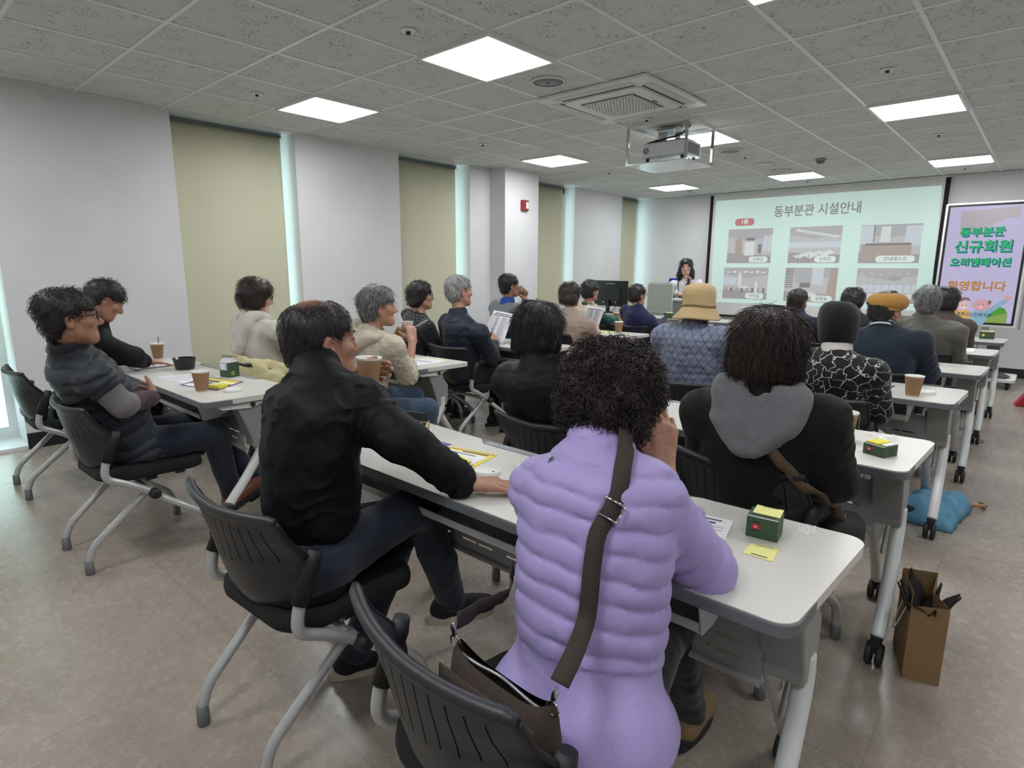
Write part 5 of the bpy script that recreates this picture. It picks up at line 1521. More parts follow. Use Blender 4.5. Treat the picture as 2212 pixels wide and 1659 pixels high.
flat_sheet('handout', 'purple edged handout on the fourth right table', [(-.73, 4.80), (-.515, 4.80), (-.51, 5.12), (-.73, 5.12)], m_purple, R1, [(.03, .03, .92, .97, m_paper)] + textlines(8, seed=7), 'paper', 'printed handouts')
flat_sheet('handout', 'white papers on the fifth right table before the man in olive', [(-.64, 6.03), (-.40, 6.05), (-.40, 6.33), (-.65, 6.32)], m_paper, R1, textlines(6, seed=8), 'paper', 'printed handouts', thick=.005)
flat_sheet('handout', 'white handout on the third left table right of the held sheet', [(-3.42, 3.70), (-3.20, 3.72), (-3.22, 4.0), (-3.44, 3.98)], m_paper, R1, textlines(9, seed=9) + [(.02, .9, .9, .97, m_yellow)], 'paper', 'printed handouts')
flat_sheet('handout', 'pale handout beside the kraft cup on the fourth left table', [(-3.60, 5.14), (-3.36, 5.15), (-3.37, 5.38), (-3.62, 5.36)], m_note, R1, textlines(7, seed=10), 'paper', 'printed handouts')
flat_sheet('handout', 'white sheets at the right end of the frontmost left table', [(-3.48, 7.45), (-3.22, 7.45), (-3.2, 7.72), (-3.5, 7.72)], m_paper, R1, textlines(6, seed=11), 'paper', 'printed handouts')
flat_sheet('handout', 'white sheet on the fifth left table beside a kraft cup', [(-3.48, 6.33), (-3.29, 6.34), (-3.30, 6.58), (-3.50, 6.58)], m_paper, R1, textlines(6, seed=12), 'paper', 'printed handouts')
o = empty('memo_pad', (-3.285, 1.272, R1 + .0018), .5, 'thick bright yellow memo pad on the left table beside the lid', 'memo pad', 'yellow memo notes')
MB().box((0, 0, .008), (.09, .07, .016)).build('pad_block', M('bright yellow pad', srgb(226, 218, 70), .7), o, bevel=.001); MB().box((-.01, .0, .0178), (.06, .06, .002)).build('top_sheet', m_note, o)

# ---- green memo boxes
def memo_box(label, x, y, rz, w=.073, d=.062, h=.052, up=True, flat=False):
    o = empty('memo_box', (x, y, .7202), rz, label, 'memo box', 'green memo boxes')
    MB().box((0, 0, h / 2), (w, d, h)).build('card_box', m_green, o, bevel=.0012)
    MB().box((0, -d / 2 - .0004, h - .0015), (w - .002, .001, .0022)).build('white_edge', m_paper, o)
    if flat:
        MB().box((-.008, .0, h + .003), (w * .55, d * .9, .006)).build('memo_note', M('bright yellow pad'), o); MB().box((w * .3, .004, h + .001), (w * .3, d * .7, .002)).build('paper_slip', m_paper, o)
    else:
        MB().box((.004, .008, h + .0035), (w * .86, d * .72, .0015), mat=Matrix.Rotation(.10, 3, 'X')).build('memo_note', m_note, o)
        MB().box((.006, .028, h + .0068), (w * .5, .003, .0006), mat=Matrix.Rotation(.10, 3, 'X')).build('note_print', m_inkd, o)
        text_mesh('lid_text', '충주시노인복지관', .0075, m_inkd, o, basis((0, -d / 2 + .0075, h + .0006), (1, 0, 0), (0, 1, 0), (0, 0, 1)))
    f = basis((-w * .2, -d / 2 - .0003, h * .52), (1, 0, 0), (0, 0, 1), (0, -1, 0))
    MB().prism(rrect(.0185, .013, .004, 4), 0, .0004, f).build('play_logo', m_red, o)
    MB().prism([(-.0025, -.0035), (.004, 0), (-.0025, .0035)], .0005, .0008, f).build('play_triangle', m_paper, o)
    text_mesh('label_text', '유튜브', .006, m_inkd, o, basis((-w * .2, -d / 2 - .0005, h * .52 + .011), (1, 0, 0), (0, 0, 1), (0, -1, 0)))
    text_mesh('label_text', 'YouTube', .0055, m_inkd, o, basis((-w * .2, -d / 2 - .0005, h * .52 - .0105), (1, 0, 0), (0, 0, 1), (0, -1, 0)))
    for k in range(3): MB().box((w / 2 + .0004, .0, h * (.3 + .2 * k)), (.0006, d * .5, .003)).build('side_print', m_inkd, o)
    return o
memo_box('green memo box with yellow note on top, nearest right table', -.447, 1.435, .12, h=.056)
memo_box('flat green memo box beside the tea cup, second right table', -.377, 2.392, -.40 + .9 * 0, w=.078, d=.075, h=.040, flat=True)
o = memo_box('small green memo box on the frontmost right table', -.405, 7.44, .1, w=.115, d=.07, h=.07); 
MB().prism(rrect(.022, .022, .004, 3), 0, .001, basis((-.03, -.0355, .035), (1, 0, 0), (0, 0, 1), (0, -1, 0))).build('yellow_ring', M('bright yellow pad'), o)
memo_box('pale green box on the frontmost left table before the grey board', -3.80, 7.42, .0, w=.11, d=.07, h=.075)

mk = empty('memo_carton', (-3.588, 1.473, R1), .25, 'milk carton shaped green and white memo holder on the left table', 'carton')
w_, d_ = .082, .07
MB().box((0, 0, .02), (w_, d_, .04)).build('green_base', m_green, mk)
MB().box((.0, .0, .064), (w_ - .002, d_ - .002, .046)).build('clear_body', M('frosted window', srgb(196, 198, 206), .3), mk)
MB().box((w_ / 2 - .006, -.001, .064), (.014, d_ + .001, .048)).build('green_column', m_green, mk)
MB().box((-.008, -d_ / 2 - .0006, .062), (.042, .001, .034)).build('white_label', m_paper, mk)
MB().add([(-w_ / 2, -d_ / 2, .087), (w_ / 2, -d_ / 2, .087), (w_ / 2, d_ / 2, .087), (-w_ / 2, d_ / 2, .087), (-w_ / 2, 0, .117), (w_ / 2, 0, .117)], [(0, 1, 5, 4), (2, 3, 4, 5), (1, 2, 5), (3, 0, 4), (3, 2, 1, 0)]).build('gable', M('carton white', srgb(222, 224, 226), .5), mk)
MB().box((0, .01, .121), (w_ * .98, .05, .003), mat=Matrix.Rotation(-.25, 3, 'X')).build('green_flap', m_green, mk)
MB().prism(rrect(.019, .019, .003, 3), 0, .0008, basis((w_ / 2 + .0012, -.01, .024), (0, 1, 0), (0, 0, 1), (1, 0, 0))).build('yellow_badge', m_yellow, mk)
MB().prism(ellipse_pts(.006, .006, 12), .0008, .0012, basis((w_ / 2 + .0012, -.01, .024), (0, 1, 0), (0, 0, 1), (1, 0, 0))).build('badge_mark', m_inkd, mk)

# ---- gold glasses and their case, bits of film
gc = empty('glasses_case', (-1.915, 1.488, R1), .35, 'open black spectacle case on the nearest right table', 'glasses case')
MB().box((0, 0, .012), (.15, .055, .024)).build('case_base', M('black leatherette', srgb(24, 24, 26), .5), gc, bevel=.006)
MB().box((0, .03, .03), (.15, .012, .045), mat=Matrix.Rotation(-.3, 3, 'X')).build('case_lid', M('black leatherette'), gc, bevel=.004)
gg = empty('eyeglasses', (-1.765, 1.475, R1 + .002), -.75, 'gold rimmed spectacles folded open on the table', 'glasses')
m_gold = M('gold wire', srgb(200, 168, 96), .25, 1.0)
mb = MB(); ln = MB()
for sx in (-1, 1):
    oct_ = [(sx * .034 + .025 * math.cos(a), .0, .020 + .0185 * math.sin(a)) for a in [PI / 8 + k * PI / 4 for k in range(9)]]
    mb.tube(oct_, .0011, 6, cap=False); ln.add(oct_[:8], [tuple(range(8))])
    mb.tube([(sx * .059, 0, .026), (sx * .066, -.006, .026), (sx * .067, -.08, .010), (sx * .062, -.125, .001)], .0012, 6)
mb.tube(smooth_path([(-.010, 0, .024), (0, -.002, .029), (.010, 0, .024)], 4), .0012, 6)
fr_ = mb.build('wire_frame', m_gold, gg, weld=False); ln.build('lens', M('spectacle lens', srgb(230, 236, 240), .05, alpha=.18), fr_, weld=False)
for sx in (-1, 1): MB().tube([(sx * .064, -.10, .006), (sx * .061, -.13, .001)], .0022, 6).build('ear_tip', m_dark, gg)
def crumple(label, x, y, r, seed, name='plastic_wrapper', flat=.3):
    rr = random.Random(seed); o = empty(name, (x, y, R1), rr.uniform(0, 3), label, 'wrapper', 'clear plastic wrappers')
    P = [[(r * (a / 5 - 1) + rr.uniform(-.2, .2) * r, r * .7 * (b_ / 5 - 1), .002 + abs(rr.gauss(0, r * flat))) for b_ in range(11)] for a in range(11)]
    MB().sheet(P, False).build('film', m_clear, o)
crumple('crumpled clear film on the table between the man and the lilac jacket', -1.22, 1.40, .03, 1)
crumple('clear plastic wrapper at the far edge of the second right table', -.41, 2.64, .06, 2, flat=.12)
crumple('clear scrap behind the green memo box on the nearest right table', -.375, 1.53, .03, 5, flat=.1)
sp = empty('small_clip', (-.53, 7.42, R1), .5, 'tiny grey object beside the green box on the frontmost right table', 'clip')
MB().box((0, 0, .012), (.05, .025, .022)).build('clip_body', m_ink, sp, bevel=.006); MB().box((.015, 0, .026), (.02, .02, .01)).build('clip_lever', m_dark, sp, bevel=.003)
ph = empty('mobile_phone', (-3.93, 4.02, R1), .9, 'black phone in a propped case on the third left table', 'phone')
MB().box((0, 0, .045), (.16, .012, .085), mat=Matrix.Rotation(-1.15, 3, 'X')).build('phone_body', m_dark, ph, bevel=.004)

# ---- paper bag with black tissue
pb = empty('paper_bag', (-.185, 2.352, 0), .28, 'tall open kraft paper bag on the floor with dark crumpled tissue in it', 'paper bag')
m_bag = M('kraft bag paper', srgb(140, 112, 76), .8, noise=.08, nscale=60)
bw_, bd_, bh_ = .105, .22, .30
mb = MB()
c4 = [(-bw_ / 2, -bd_ / 2), (bw_ / 2, -bd_ / 2), (bw_ / 2, bd_ / 2), (-bw_ / 2, bd_ / 2)]
tz = [bh_ - .03, bh_ - .02, bh_ + .005, bh_]
vs = [(x, y, 0) for x, y in c4] + [(x * 1.0, y, z) for (x, y), z in zip(c4, tz)]
mid = [(bw_ / 2 - .03, 0, bh_ - .02), (-bw_ / 2 + .02, 0, bh_ - .03)]
mb.add(vs + mid + [(bw_ / 2, 0, 0), (-bw_ / 2, 0, 0)], [(3, 2, 1, 0), (0, 1, 5, 4), (2, 3, 7, 6), (1, 10, 8, 5), (10, 2, 6, 8), (3, 11, 9, 7), (11, 0, 4, 9)])
mb.build('bag_body', m_bag, pb, solid=.0012)
ts = MB(); rr = random.Random(4)
for k in range(9):
    a = 2.4 * k; rr0 = rr.uniform(.02, .06)
    cx, cy = rr0 * math.cos(a) * .6, rr0 * math.sin(a) - .02
    P = []
    for q in range(6):
        t = q / 5; wv = .026 * math.sin(PI * min(1, t * 1.15 + .05)) + .004
        px_ = cx + math.cos(a) * t * .075; py_ = cy + math.sin(a) * t * .075; pz = .19 + .11 * t + .02 * math.sin(3 * t + k)
        P.append([(px_ - math.sin(a) * wv * u, py_ + math.cos(a) * wv * u, pz - .01 * u * u) for u in (-1, -.5, 0, .5, 1)])
    ts.sheet(P)
ts.build('tissue', M('black tissue', srgb(34, 28, 26), .8, noise=.2), pb, solid=.002, weld=False)
MB().tube(smooth_path([(-bw_ / 2, -.03, .22), (-bw_ / 2 - .025, -.03, .14), (-bw_ / 2 - .02, .03, .12), (-bw_ / 2, .03, .22)], 6), .002, 6).build('handle', m_white, pb)

# ---- cloth and bags on the floor
def cloth_heap(name, label, cat, x, y, w, d, hgt, mat, seed, rz=0.0, res=26):
    o = empty(name, (x, y, 0), rz, label, cat)
    r = np.random.default_rng(seed); f1, f2 = sine_noise(seed, 14), sine_noise(seed + 1, 34)
    P = []
    for a in range(res):
        row = []
        for b_ in range(res):
            u, v = a / (res - 1) * 2 - 1, b_ / (res - 1) * 2 - 1
            e = max(0, 1 - (u * u) ** 2) * max(0, 1 - (v * v) ** 2)
            q = np.array([[u * w / 2, v * d / 2, 0]])
            z = .004 + hgt * e ** .6 * (.55 + .3 * f1(q)[0] + .22 * f2(q)[0])
            row.append((u * w / 2 * (1 + .06 * f2(q)[0]), v * d / 2 * (1 + .08 * f1(q)[0]), max(.003, z)))
        P.append(row)
    MB().sheet(P).build('cloth', mat, o, solid=.003)
    return o
cl = cloth_heap('shopping_bag', 'light blue fabric bag lying on the floor under the third right table', 'bag', -.345, 4.0, .30, .50, .16, M('light blue fabric', srgb(96, 150, 182), .8, noise=.1), 11, -.1)
MB().tube(smooth_path([(.13, .22, .03), (.2, .30, .02), (.17, .36, .012)], 5), .011, 8).build('strap', M('tan strap', srgb(176, 132, 92), .7), cl)
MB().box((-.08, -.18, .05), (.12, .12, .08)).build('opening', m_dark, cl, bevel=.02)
cloth_heap('tote_bag', 'maroon bag on the floor by the leg of the frontmost right table', 'bag', -.46, 7.30, .24, .22, .30, M('maroon fabric', srgb(92, 40, 44), .8, noise=.15), 13)
bk_ = cloth_heap('backpack', 'black bag on the floor under the table by the draped yellow jacket', 'bag', -4.13, 1.93, .26, .2, .26, M('black nylon bag', srgb(22, 22, 25), .7, noise=.2), 15)
MB().box((.05, -.09, .12), (.02, .006, .03)).build('zip_pull', m_chrome, bk_)
rb = empty('red_box', (-.03, 8.05, 0), .1, 'red object on the floor at the right photo edge', 'box')
MB().prism([(-.1, 0), (.12, 0), (.12, .16), (.0, .17)], -.08, .08, basis((0, 0, 0), (1, 0, 0), (0, 0, 1), (0, -1, 0))).build('red_body', M('red plastic', srgb(190, 36, 58), .45), rb, bevel=.01)
fp = empty('floor_outlet', (-.30, 6.05, 0), 0, 'flat grey floor plate beside the right table casters', 'floor plate')
MB().box((0, 0, .003), (.13, .10, .006)).build('plate', M('grey metal plate', srgb(120, 118, 116), .4, .5), fp, bevel=.002)

# ================================================================== PEOPLE: world joints (metres), then clothing
J = {}
J['vest'] = dict(P=(-3.270, 0.840, 0.510), N=(-3.220, 0.632, 0.976), H=(-3.120, 0.633, 1.137), RS=(-3.040, 0.679, 0.873), RE=(-3.000, 0.762, 0.756), RW=(-3.120, 0.914, 0.750), LK=(-3.400, 1.240, 0.520), RK=(-3.140, 1.183, 0.515), RA=(-3.160, 1.252, 0.162), LA=(-3.200, 1.395, 0.190))
J['blk'] = dict(P=(-4.450, 0.880, 0.530), N=(-4.320, 0.995, 1.007), H=(-4.240, 1.046, 1.157), RE=(-4.120, 1.125, 0.817), RW=(-4.220, 1.217, 0.773))
J['hoodie'] = dict(P=(-3.900, 1.850, 0.530), N=(-3.968, 1.800, 1.009), H=(-3.939, 1.840, 1.173), RS=(-3.716, 1.860, 0.955), RE=(-3.807, 2.020, 0.777), RW=(-4.039, 2.250, 0.800))
J['bald'] = dict(P=(-1.545, 0.800, 0.530), N=(-1.510, 0.860, 1.043), H=(-1.631, 0.950, 1.134), RS=(-1.432, 0.930, 0.981), LS=(-1.837, 0.930, 0.905), RE=(-1.275, 0.970, 0.897), RW=(-1.181, 1.110, 0.755), LE=(-1.860, 1.200, 0.765), RK=(-1.450, 1.170, 0.598), RA=(-1.483, 1.330, 0.181), LA=(-1.602, 1.000, 0.079))
J['cream'] = dict(P=(-3.060, 2.020, 0.530), N=(-2.943, 2.020, 0.981), H=(-2.931, 2.090, 1.132), RS=(-2.805, 2.080, 0.906), RE=(-2.845, 2.220, 0.719), RW=(-2.925, 2.330, 0.912), LW=(-3.135, 2.360, 0.892), LE=(-3.280, 2.320, 0.765))
J['pat'] = dict(P=(-4.150, 3.330, 0.530), N=(-4.070, 3.310, 0.958), H=(-4.069, 3.350, 1.121))
J['navyman'] = dict(P=(-3.500, 3.300, 0.530), N=(-3.503, 3.260, 0.970), H=(-3.527, 3.300, 1.181), RS=(-3.278, 3.280, 0.859), RE=(-3.287, 3.420, 0.661), RW=(-3.438, 3.600, 0.733))
J['blue'] = dict(P=(-4.220, 4.620, 0.530), N=(-4.175, 4.580, 0.981), H=(-4.171, 4.610, 1.189), RS=(-3.987, 4.600, 0.857), RE=(-4.034, 4.760, 0.757), RW=(-4.080, 4.750, 1.026))
J['blkhair'] = dict(P=(-1.490, 2.000, 0.530), N=(-1.563, 1.920, 0.951), H=(-1.607, 1.970, 1.101))
J['purple'] = dict(P=(-0.585, 0.860, 0.530), N=(-0.643, 0.980, 0.982), H=(-0.669, 1.080, 1.076), RS=(-0.537, 0.990, 0.920), LS=(-0.820, 0.990, 0.896), RE=(-0.467, 1.130, 0.746), RW=(-0.608, 1.200, 0.915), LE=(-0.860, 1.160, 0.765), LW=(-0.740, 1.300, 0.800), RK=(-0.600, 1.260, 0.500), RA=(-0.624, 1.492, 0.090), LK=(-0.680, 1.220, 0.500), LA=(-0.780, 1.400, 0.090))
J['beige'] = dict(P=(-3.440, 4.640, 0.530), N=(-3.388, 4.620, 0.927), H=(-3.423, 4.660, 1.122), RS=(-3.211, 4.640, 0.836), RE=(-3.221, 4.780, 0.669), RW=(-3.318, 4.950, 0.762))
J['green'] = dict(P=(-4.120, 5.900, 0.530), N=(-4.049, 5.840, 0.929), H=(-4.031, 5.880, 1.113), RE=(-3.836, 6.000, 0.758), RW=(-3.842, 6.150, 0.776))
J['navy'] = dict(P=(-3.420, 5.900, 0.530), N=(-3.356, 5.830, 0.921), H=(-3.393, 5.860, 1.086), RS=(-3.229, 5.860, 0.809), RE=(-3.158, 5.960, 0.701), RW=(-3.224, 6.180, 0.801))
J['pres'] = dict(P=(-4.341, 9.030, 0.789), N=(-4.360, 9.030, 1.194), H=(-4.350, 8.980, 1.405), LE=(-4.174, 8.930, 0.990), LW=(-4.201, 8.850, 1.156), RE=(-4.535, 9.000, 1.021), RW=(-4.338, 8.820, 0.980))
J['hat'] = dict(P=(-1.480, 3.200, 0.530), N=(-1.491, 3.220, 1.027), H=(-1.500, 3.280, 1.151))
J['bob'] = dict(P=(-0.690, 2.000, 0.530), N=(-0.615, 1.850, 0.989), H=(-0.631, 1.900, 1.119), RS=(-0.456, 1.880, 0.921), LS=(-0.812, 1.880, 0.892), RE=(-0.426, 1.980, 0.724), RW=(-0.600, 2.200, 0.620))
J['beanie'] = dict(P=(-0.790, 3.300, 0.530), N=(-0.737, 3.220, 0.937), H=(-0.757, 3.280, 1.076), RS=(-0.581, 3.240, 0.878), RE=(-0.552, 3.360, 0.674))
J['cap'] = dict(P=(-0.735, 4.380, 0.530), N=(-0.754, 4.330, 0.985), H=(-0.757, 4.380, 1.113))
J['olive'] = dict(P=(-0.720, 5.620, 0.530), N=(-0.690, 5.560, 0.981), H=(-0.697, 5.600, 1.125))
J['navy2'] = dict(P=(-1.640, 5.650, 0.530), N=(-1.639, 5.620, 0.939), H=(-1.664, 5.660, 1.083))
J['brown'] = dict(P=(-0.760, 6.820, 0.530), N=(-0.698, 6.800, 0.936), H=(-0.710, 6.840, 1.088))
J['curl'] = dict(P=(-1.450, 6.800, 0.530), N=(-1.435, 6.720, 0.916), H=(-1.460, 6.760, 1.070))
M('dark sole', srgb(34, 34, 36), .8); M('black acetate', srgb(20, 20, 22), .3); M('dark shoe', srgb(22, 23, 28), .7)
H_BLK = hair_mat('black hair', srgb(16, 14, 15), srgb(40, 36, 36))
H_DBR = hair_mat('dark brown hair', srgb(22, 16, 14), srgb(52, 38, 34))
H_BRN = hair_mat('brown hair', srgb(38, 28, 25), srgb(74, 56, 50))
H_GRY = hair_mat('grey hair', srgb(92, 92, 92), srgb(170, 170, 168))
H_GRD = hair_mat('dark grey hair', srgb(52, 52, 54), srgb(140, 140, 140))
H_THIN = hair_mat('thinning black hair', srgb(20, 17, 17), srgb(44, 38, 36))
SK_D = ('skin tan', srgb(166, 120, 98)); SK_M = ('skin medium', srgb(184, 138, 116)); SK_L = ('skin light', srgb(206, 164, 146))
def hair(style, mat, sc=1.0, strands=(300, .05, .0012, .1), **kw):
    d = dict(e=HE[style], mat=mat, sc=sc, strands=strands, ears=(style != 'bob')); d.update(kw); return d
jeans = cloth_mat('dark jeans', srgb(32, 38, 52), noise=.25, bump=.5)
jeansl = cloth_mat('blue jeans', srgb(58, 74, 96), noise=.25, bump=.5)
blackp = cloth_mat('black trousers', srgb(14, 14, 17), noise=.2)
navyp = cloth_mat('navy trousers', srgb(28, 30, 40), noise=.2)
BLKN = cloth_mat('black shell fabric', srgb(15, 15, 18), .62, .12, sheen=.0, bump=.15, spec=.2)
FLAT = dict(curl=(.06, .10, .06), thumb=.15, n=(0, 0, -1))

# 1 man in quilted vest, reclining, arms crossed
person('man with glasses and quilted charcoal vest leaning back, arms crossed, at left', dict(J['vest'], s=1.0, h=.0052, hb=.005, ty=-.05, hy=-.12, hp=.08, sw=.20,
    LS=(-3.42, .70, .87), LE=(-3.47, .90, .73), LW=(-3.39, .92, .74), LH=dict(d=(.7, -.5, -.3), n=(0, -1, .2), curl=(.5, .5, .3)), RH=dict(d=(-.8, .25, .05), n=(0, -1, .2), curl=(.5, .5, .3)), RF=(.1, .85, .5), LF=(.05, .8, .6), th=.026, ws=1.05, qamp=.012, quilt=.055, ch=.085,
    top=cloth_mat('charcoal quilted nylon', srgb(48, 52, 60), .55, .1, sheen=.05, bump=.2), top_name='vest', vest=cloth_mat('grey and maroon jumper', srgb(112, 108, 112), pattern='blocks', col2=srgb(66, 42, 50), bump=.6),
    pants=jeans, shoe=dict(mat=M('brown leather', srgb(112, 66, 44), .45), sole=M('dark sole')), skin=SK_D, hair=hair('short', H_BLK, 1.04, (1100, .035, .0010, .35, .010), a=(.006, .003), f1=60, seed=2),
    glasses=(M('black acetate', srgb(20, 20, 22), .3), .017, .0022), eyes=True, seed=11))
# 2 person in black looking down
person('person in black jacket bent over papers behind the man in the vest', dict(J['blk'], s=.95, h=.008, ty=0, hy=-.15, hp=-.55, top=BLKN, th=.02, ch=.08, pants=blackp, hair=hair('short', H_BLK, 1.06, (400, .05, .0013, .3, .01), a=(.005, .002), seed=5),
    skin=SK_D, RH=dict(FLAT, d=(-.15, 1, -.25)), shoe=dict(mat=M('dark shoe'), sole=M('pale sole', srgb(190, 188, 180), .7)), seed=12))
# 3 woman in white hoodie
person('woman in white hooded knit with short dark bob and glasses', dict(J['hoodie'], s=.95, h=.0075, ty=-.1, hy=-.35, hp=-.25, sw=.17, th=.016, top=cloth_mat('off white knit', srgb(206, 202, 192), .9, .06, bump=.6), collar='crew',
    hood=dict(mat=cloth_mat('off white knit'), w=.125, drop=.20, r=.034), hair=hair('bob', H_DBR, .96, (500, .07, .0013, .12, .008), a=(.004, .002), seed=6, cut=[((0, .115, -.03), (.070, .066, .10)), ((0, .02, -.14), (.14, .14, .055))]),
    skin=SK_L, glasses=(M('black acetate'), .020, .0014), pants=blackp, seed=13))
# 4 man in black jacket, thinning crown
bald = person('man in plain black jacket with thinning crown, cup at his chin, hand flat on table', dict(J['bald'], s=1.03, h=.0055, hb=.0042, ty=-.18, hy=-.12, hp=.02, sw=.20, th=.024, ws=1.0, ch=.085, hem=.05, fold=.006, wrk=.009,
    top=BLKN, pants=jeans, skin=SK_D, hs=1.0, RH=dict(d=(.72, .70, -.06), n=(0, 0, -1), curl=(.08, .12, .08), thumb=.1, spread=.03), LE=(-1.93, 1.09, .77), LW=(-1.895, 1.205, .955), LH=dict(d=(.30, .90, .18), n=(.93, -.30, -.05), curl=(.45, .75, .6), thumb=.5),
    RF=(.42, .85, -.02), LF=(.35, .9, 0), shoe=dict(mat=M('navy suede shoe', srgb(22, 24, 32), .85), sole=M('cream sole', srgb(186, 178, 160), .7), sole_t=.030),
    hair=hair('short', H_THIN, .99, (1800, .030, .0008, .10, .004), a=(.003, .0015), h=.005, seed=7, bald=((0, -.028, .140), (.050, .062, .055)), down=1.0), seed=14))
# 5 woman in cream cable knit
person('grey haired woman in cream cable knit sipping an iced drink', dict(J['cream'], s=.96, h=.006, hb=.0055, ty=-.25, hy=-.42, hp=.06, sw=.17, th=.02, top=cloth_mat('cream cable knit', srgb(196, 186, 168), .95, .08, bump=.8), collar='crew', knit=True,
    Rcut=.32, hood=dict(mat=cloth_mat('cream cable knit'), w=.115, drop=.13, r=.03), hair=hair('short', H_GRD, 1.08, (600, .07, .0012, .10, .006), seed=8, a=(.004, .002)), skin=SK_M,
    RH=dict(d=(-.45, .25, .85), n=(-.8, .3, -.3), curl=(.5, .5, .4), thumb=.5), LH=dict(d=(.6, .0, .8), n=(.8, -.2, .2), curl=(.5, .6, .4), thumb=.5), pants=jeansl, seed=15))
# 6 woman in patterned black top
person('woman with glasses and short black perm in wavy patterned black top', dict(J['pat'], s=.97, h=.008, hy=-.5, hp=.05, ty=-.2, th=.016, top=cloth_mat('black wavy print', srgb(24, 24, 27), pattern='zigzag', col2=srgb(110, 110, 116), bump=.3), collar='crew',
    hair=hair('curly', H_BLK, .98, (300, .03, .0016, .5, .01), a=(.006, .003), seed=9, ears=False), skin=SK_M, glasses=(M('dark red acetate', srgb(60, 26, 28), .3), .019, .002), pants=blackp, seed=16))
# 7 grey haired man in navy
person('grey haired man in navy quilted jacket holding up a printed sheet', dict(J['navyman'], s=1.0, h=.0075, hy=-.25, hp=.0, ty=-.25, sw=.20, th=.024, top=cloth_mat('navy quilted nylon', srgb(30, 36, 50), .55, sheen=.05, bump=.2), quilt=.06, qamp=.005, ch=.045,
    inner=cloth_mat('white shirt', srgb(210, 206, 206)), inner_h=.06, hair=hair('short', H_GRY, 1.05, (400, .05, .0013, .15, .007), seed=10), skin=SK_M, RH=dict(d=(-.35, .6, .6), n=(-.8, .1, -.4), curl=(.6, .7, .5), thumb=.6),
    LE=(-3.80, 3.42, .70), LW=(-3.72, 3.62, .76), LH=dict(d=(.2, .7, .3), n=(.9, 0, 0), curl=(.5, .5, .4)), pants=blackp, seed=17))
# 8 man in blue and grey
person('man in blue jacket with grey hood drinking from a cup, left of the column', dict(J['blue'], s=1.0, h=.009, hy=-.35, hp=.08, ty=-.15, sw=.19, th=.02, top=cloth_mat('royal blue shell', srgb(36, 72, 158), .55, sheen=0, bump=.15), hood=dict(mat=cloth_mat('grey shell', srgb(122, 126, 134), .6), w=.15, drop=.13, r=.034),
    hair=hair('short', H_BLK, 1.04, (250, .04, .0016, .15, .006), seed=11), skin=SK_D, RH=dict(d=(-.3, .35, .8), n=(-.75, .2, .4), curl=(.6, .6, .4), thumb=.5), pants=blackp, seed=18))
# 9 woman in black puffer, from behind
person('woman with glossy black bob in black puffer jacket, seen from behind mid photo', dict(J['blkhair'], s=.95, h=.0065, hy=.12, hp=-.05, ty=0, sw=.185, th=.034, top=cloth_mat('black puffer nylon', srgb(14, 14, 17), .55, .1, sheen=0, bump=.15, spec=.25), quilt=.11, qamp=.007, ch=.09,
    hair=hair('bob', H_BLK, 1.0, (1500, .09, .0010, .05, .006), seed=12, a=(.003, .001), cut=[((0, .115, -.03), (.070, .066, .10)), ((0, .02, -.185), (.16, .16, .075))]),
    pants=blackp, eyes=False, seed=19))
# 10 woman in lilac puffer, foreground
lil = person('curly haired woman in lilac puffer jacket leaning on the table, nearest to the camera', dict(J['purple'], s=.93, h=.005, hb=.0042, hy=.10, hp=-.42, ty=-.12, sw=.165, th=.021, ws=1.0, hem=.05, flare=.022, cutz=.53, quilt=.046, qlo=.10, qtilt=.12, qamp=.0085, fold=.003, wrk=.002, ch=.06, leg=.86,
    top=cloth_mat('lilac nylon', srgb(164, 150, 204), .55, .04, sheen=.1, bump=.12, spec=.3), pants=blackp, skin=SK_M, Rcut=.42,
    hair=hair('curly', hair_mat('brown black curls', srgb(20, 16, 15), srgb(58, 44, 40), .5), .99, (5200, .042, .0010, 1.0, .012), a=(.010, .005), f1=70, f2=150, seed=13, h=.0055, ears=True, k=.04, cut=[((0, .13, -.06), (.070, .075, .095))]),
    RH=dict(d=(-.15, .25, .95), n=(-.75, .5, -.2), curl=(.5, .7, .5), thumb=.4), LS=(-.79, .985, .875), LE=(-.79, 1.15, .775), LW=(-.72, 1.17, .90), LH=dict(d=(.2, .1, .9), n=(.8, .4, 0), curl=(.5, .6, .4)), RF=(-.05, 1, 0), LF=(-.05, 1, 0), fs=.92,
    shoe=dict(mat=M('tan nubuck', srgb(132, 108, 76), .8), sole=M('dark sole'), sole_t=.032), eyes=False, seed=20))
# 11 woman in beige puffer
person('woman with brown bob in beige puffer jacket holding a sheet', dict(J['beige'], s=.95, h=.008, hy=-.12, hp=-.1, ty=-.15, sw=.17, th=.024, top=cloth_mat('beige nylon', srgb(172, 152, 140), .6, sheen=.05, bump=.2), quilt=.045, qamp=.006, ch=.035,
    hair=hair('bob', H_BRN, .96, (350, .06, .0015, .15, .007), seed=14, cut=[((0, .115, -.03), (.070, .066, .10)), ((0, .02, -.16), (.16, .16, .07))]), skin=SK_M, RH=dict(d=(-.3, .6, .5), n=(-.8, .1, -.3), curl=(.5, .6, .5), thumb=.5), pants=blackp, eyes=False, seed=21))
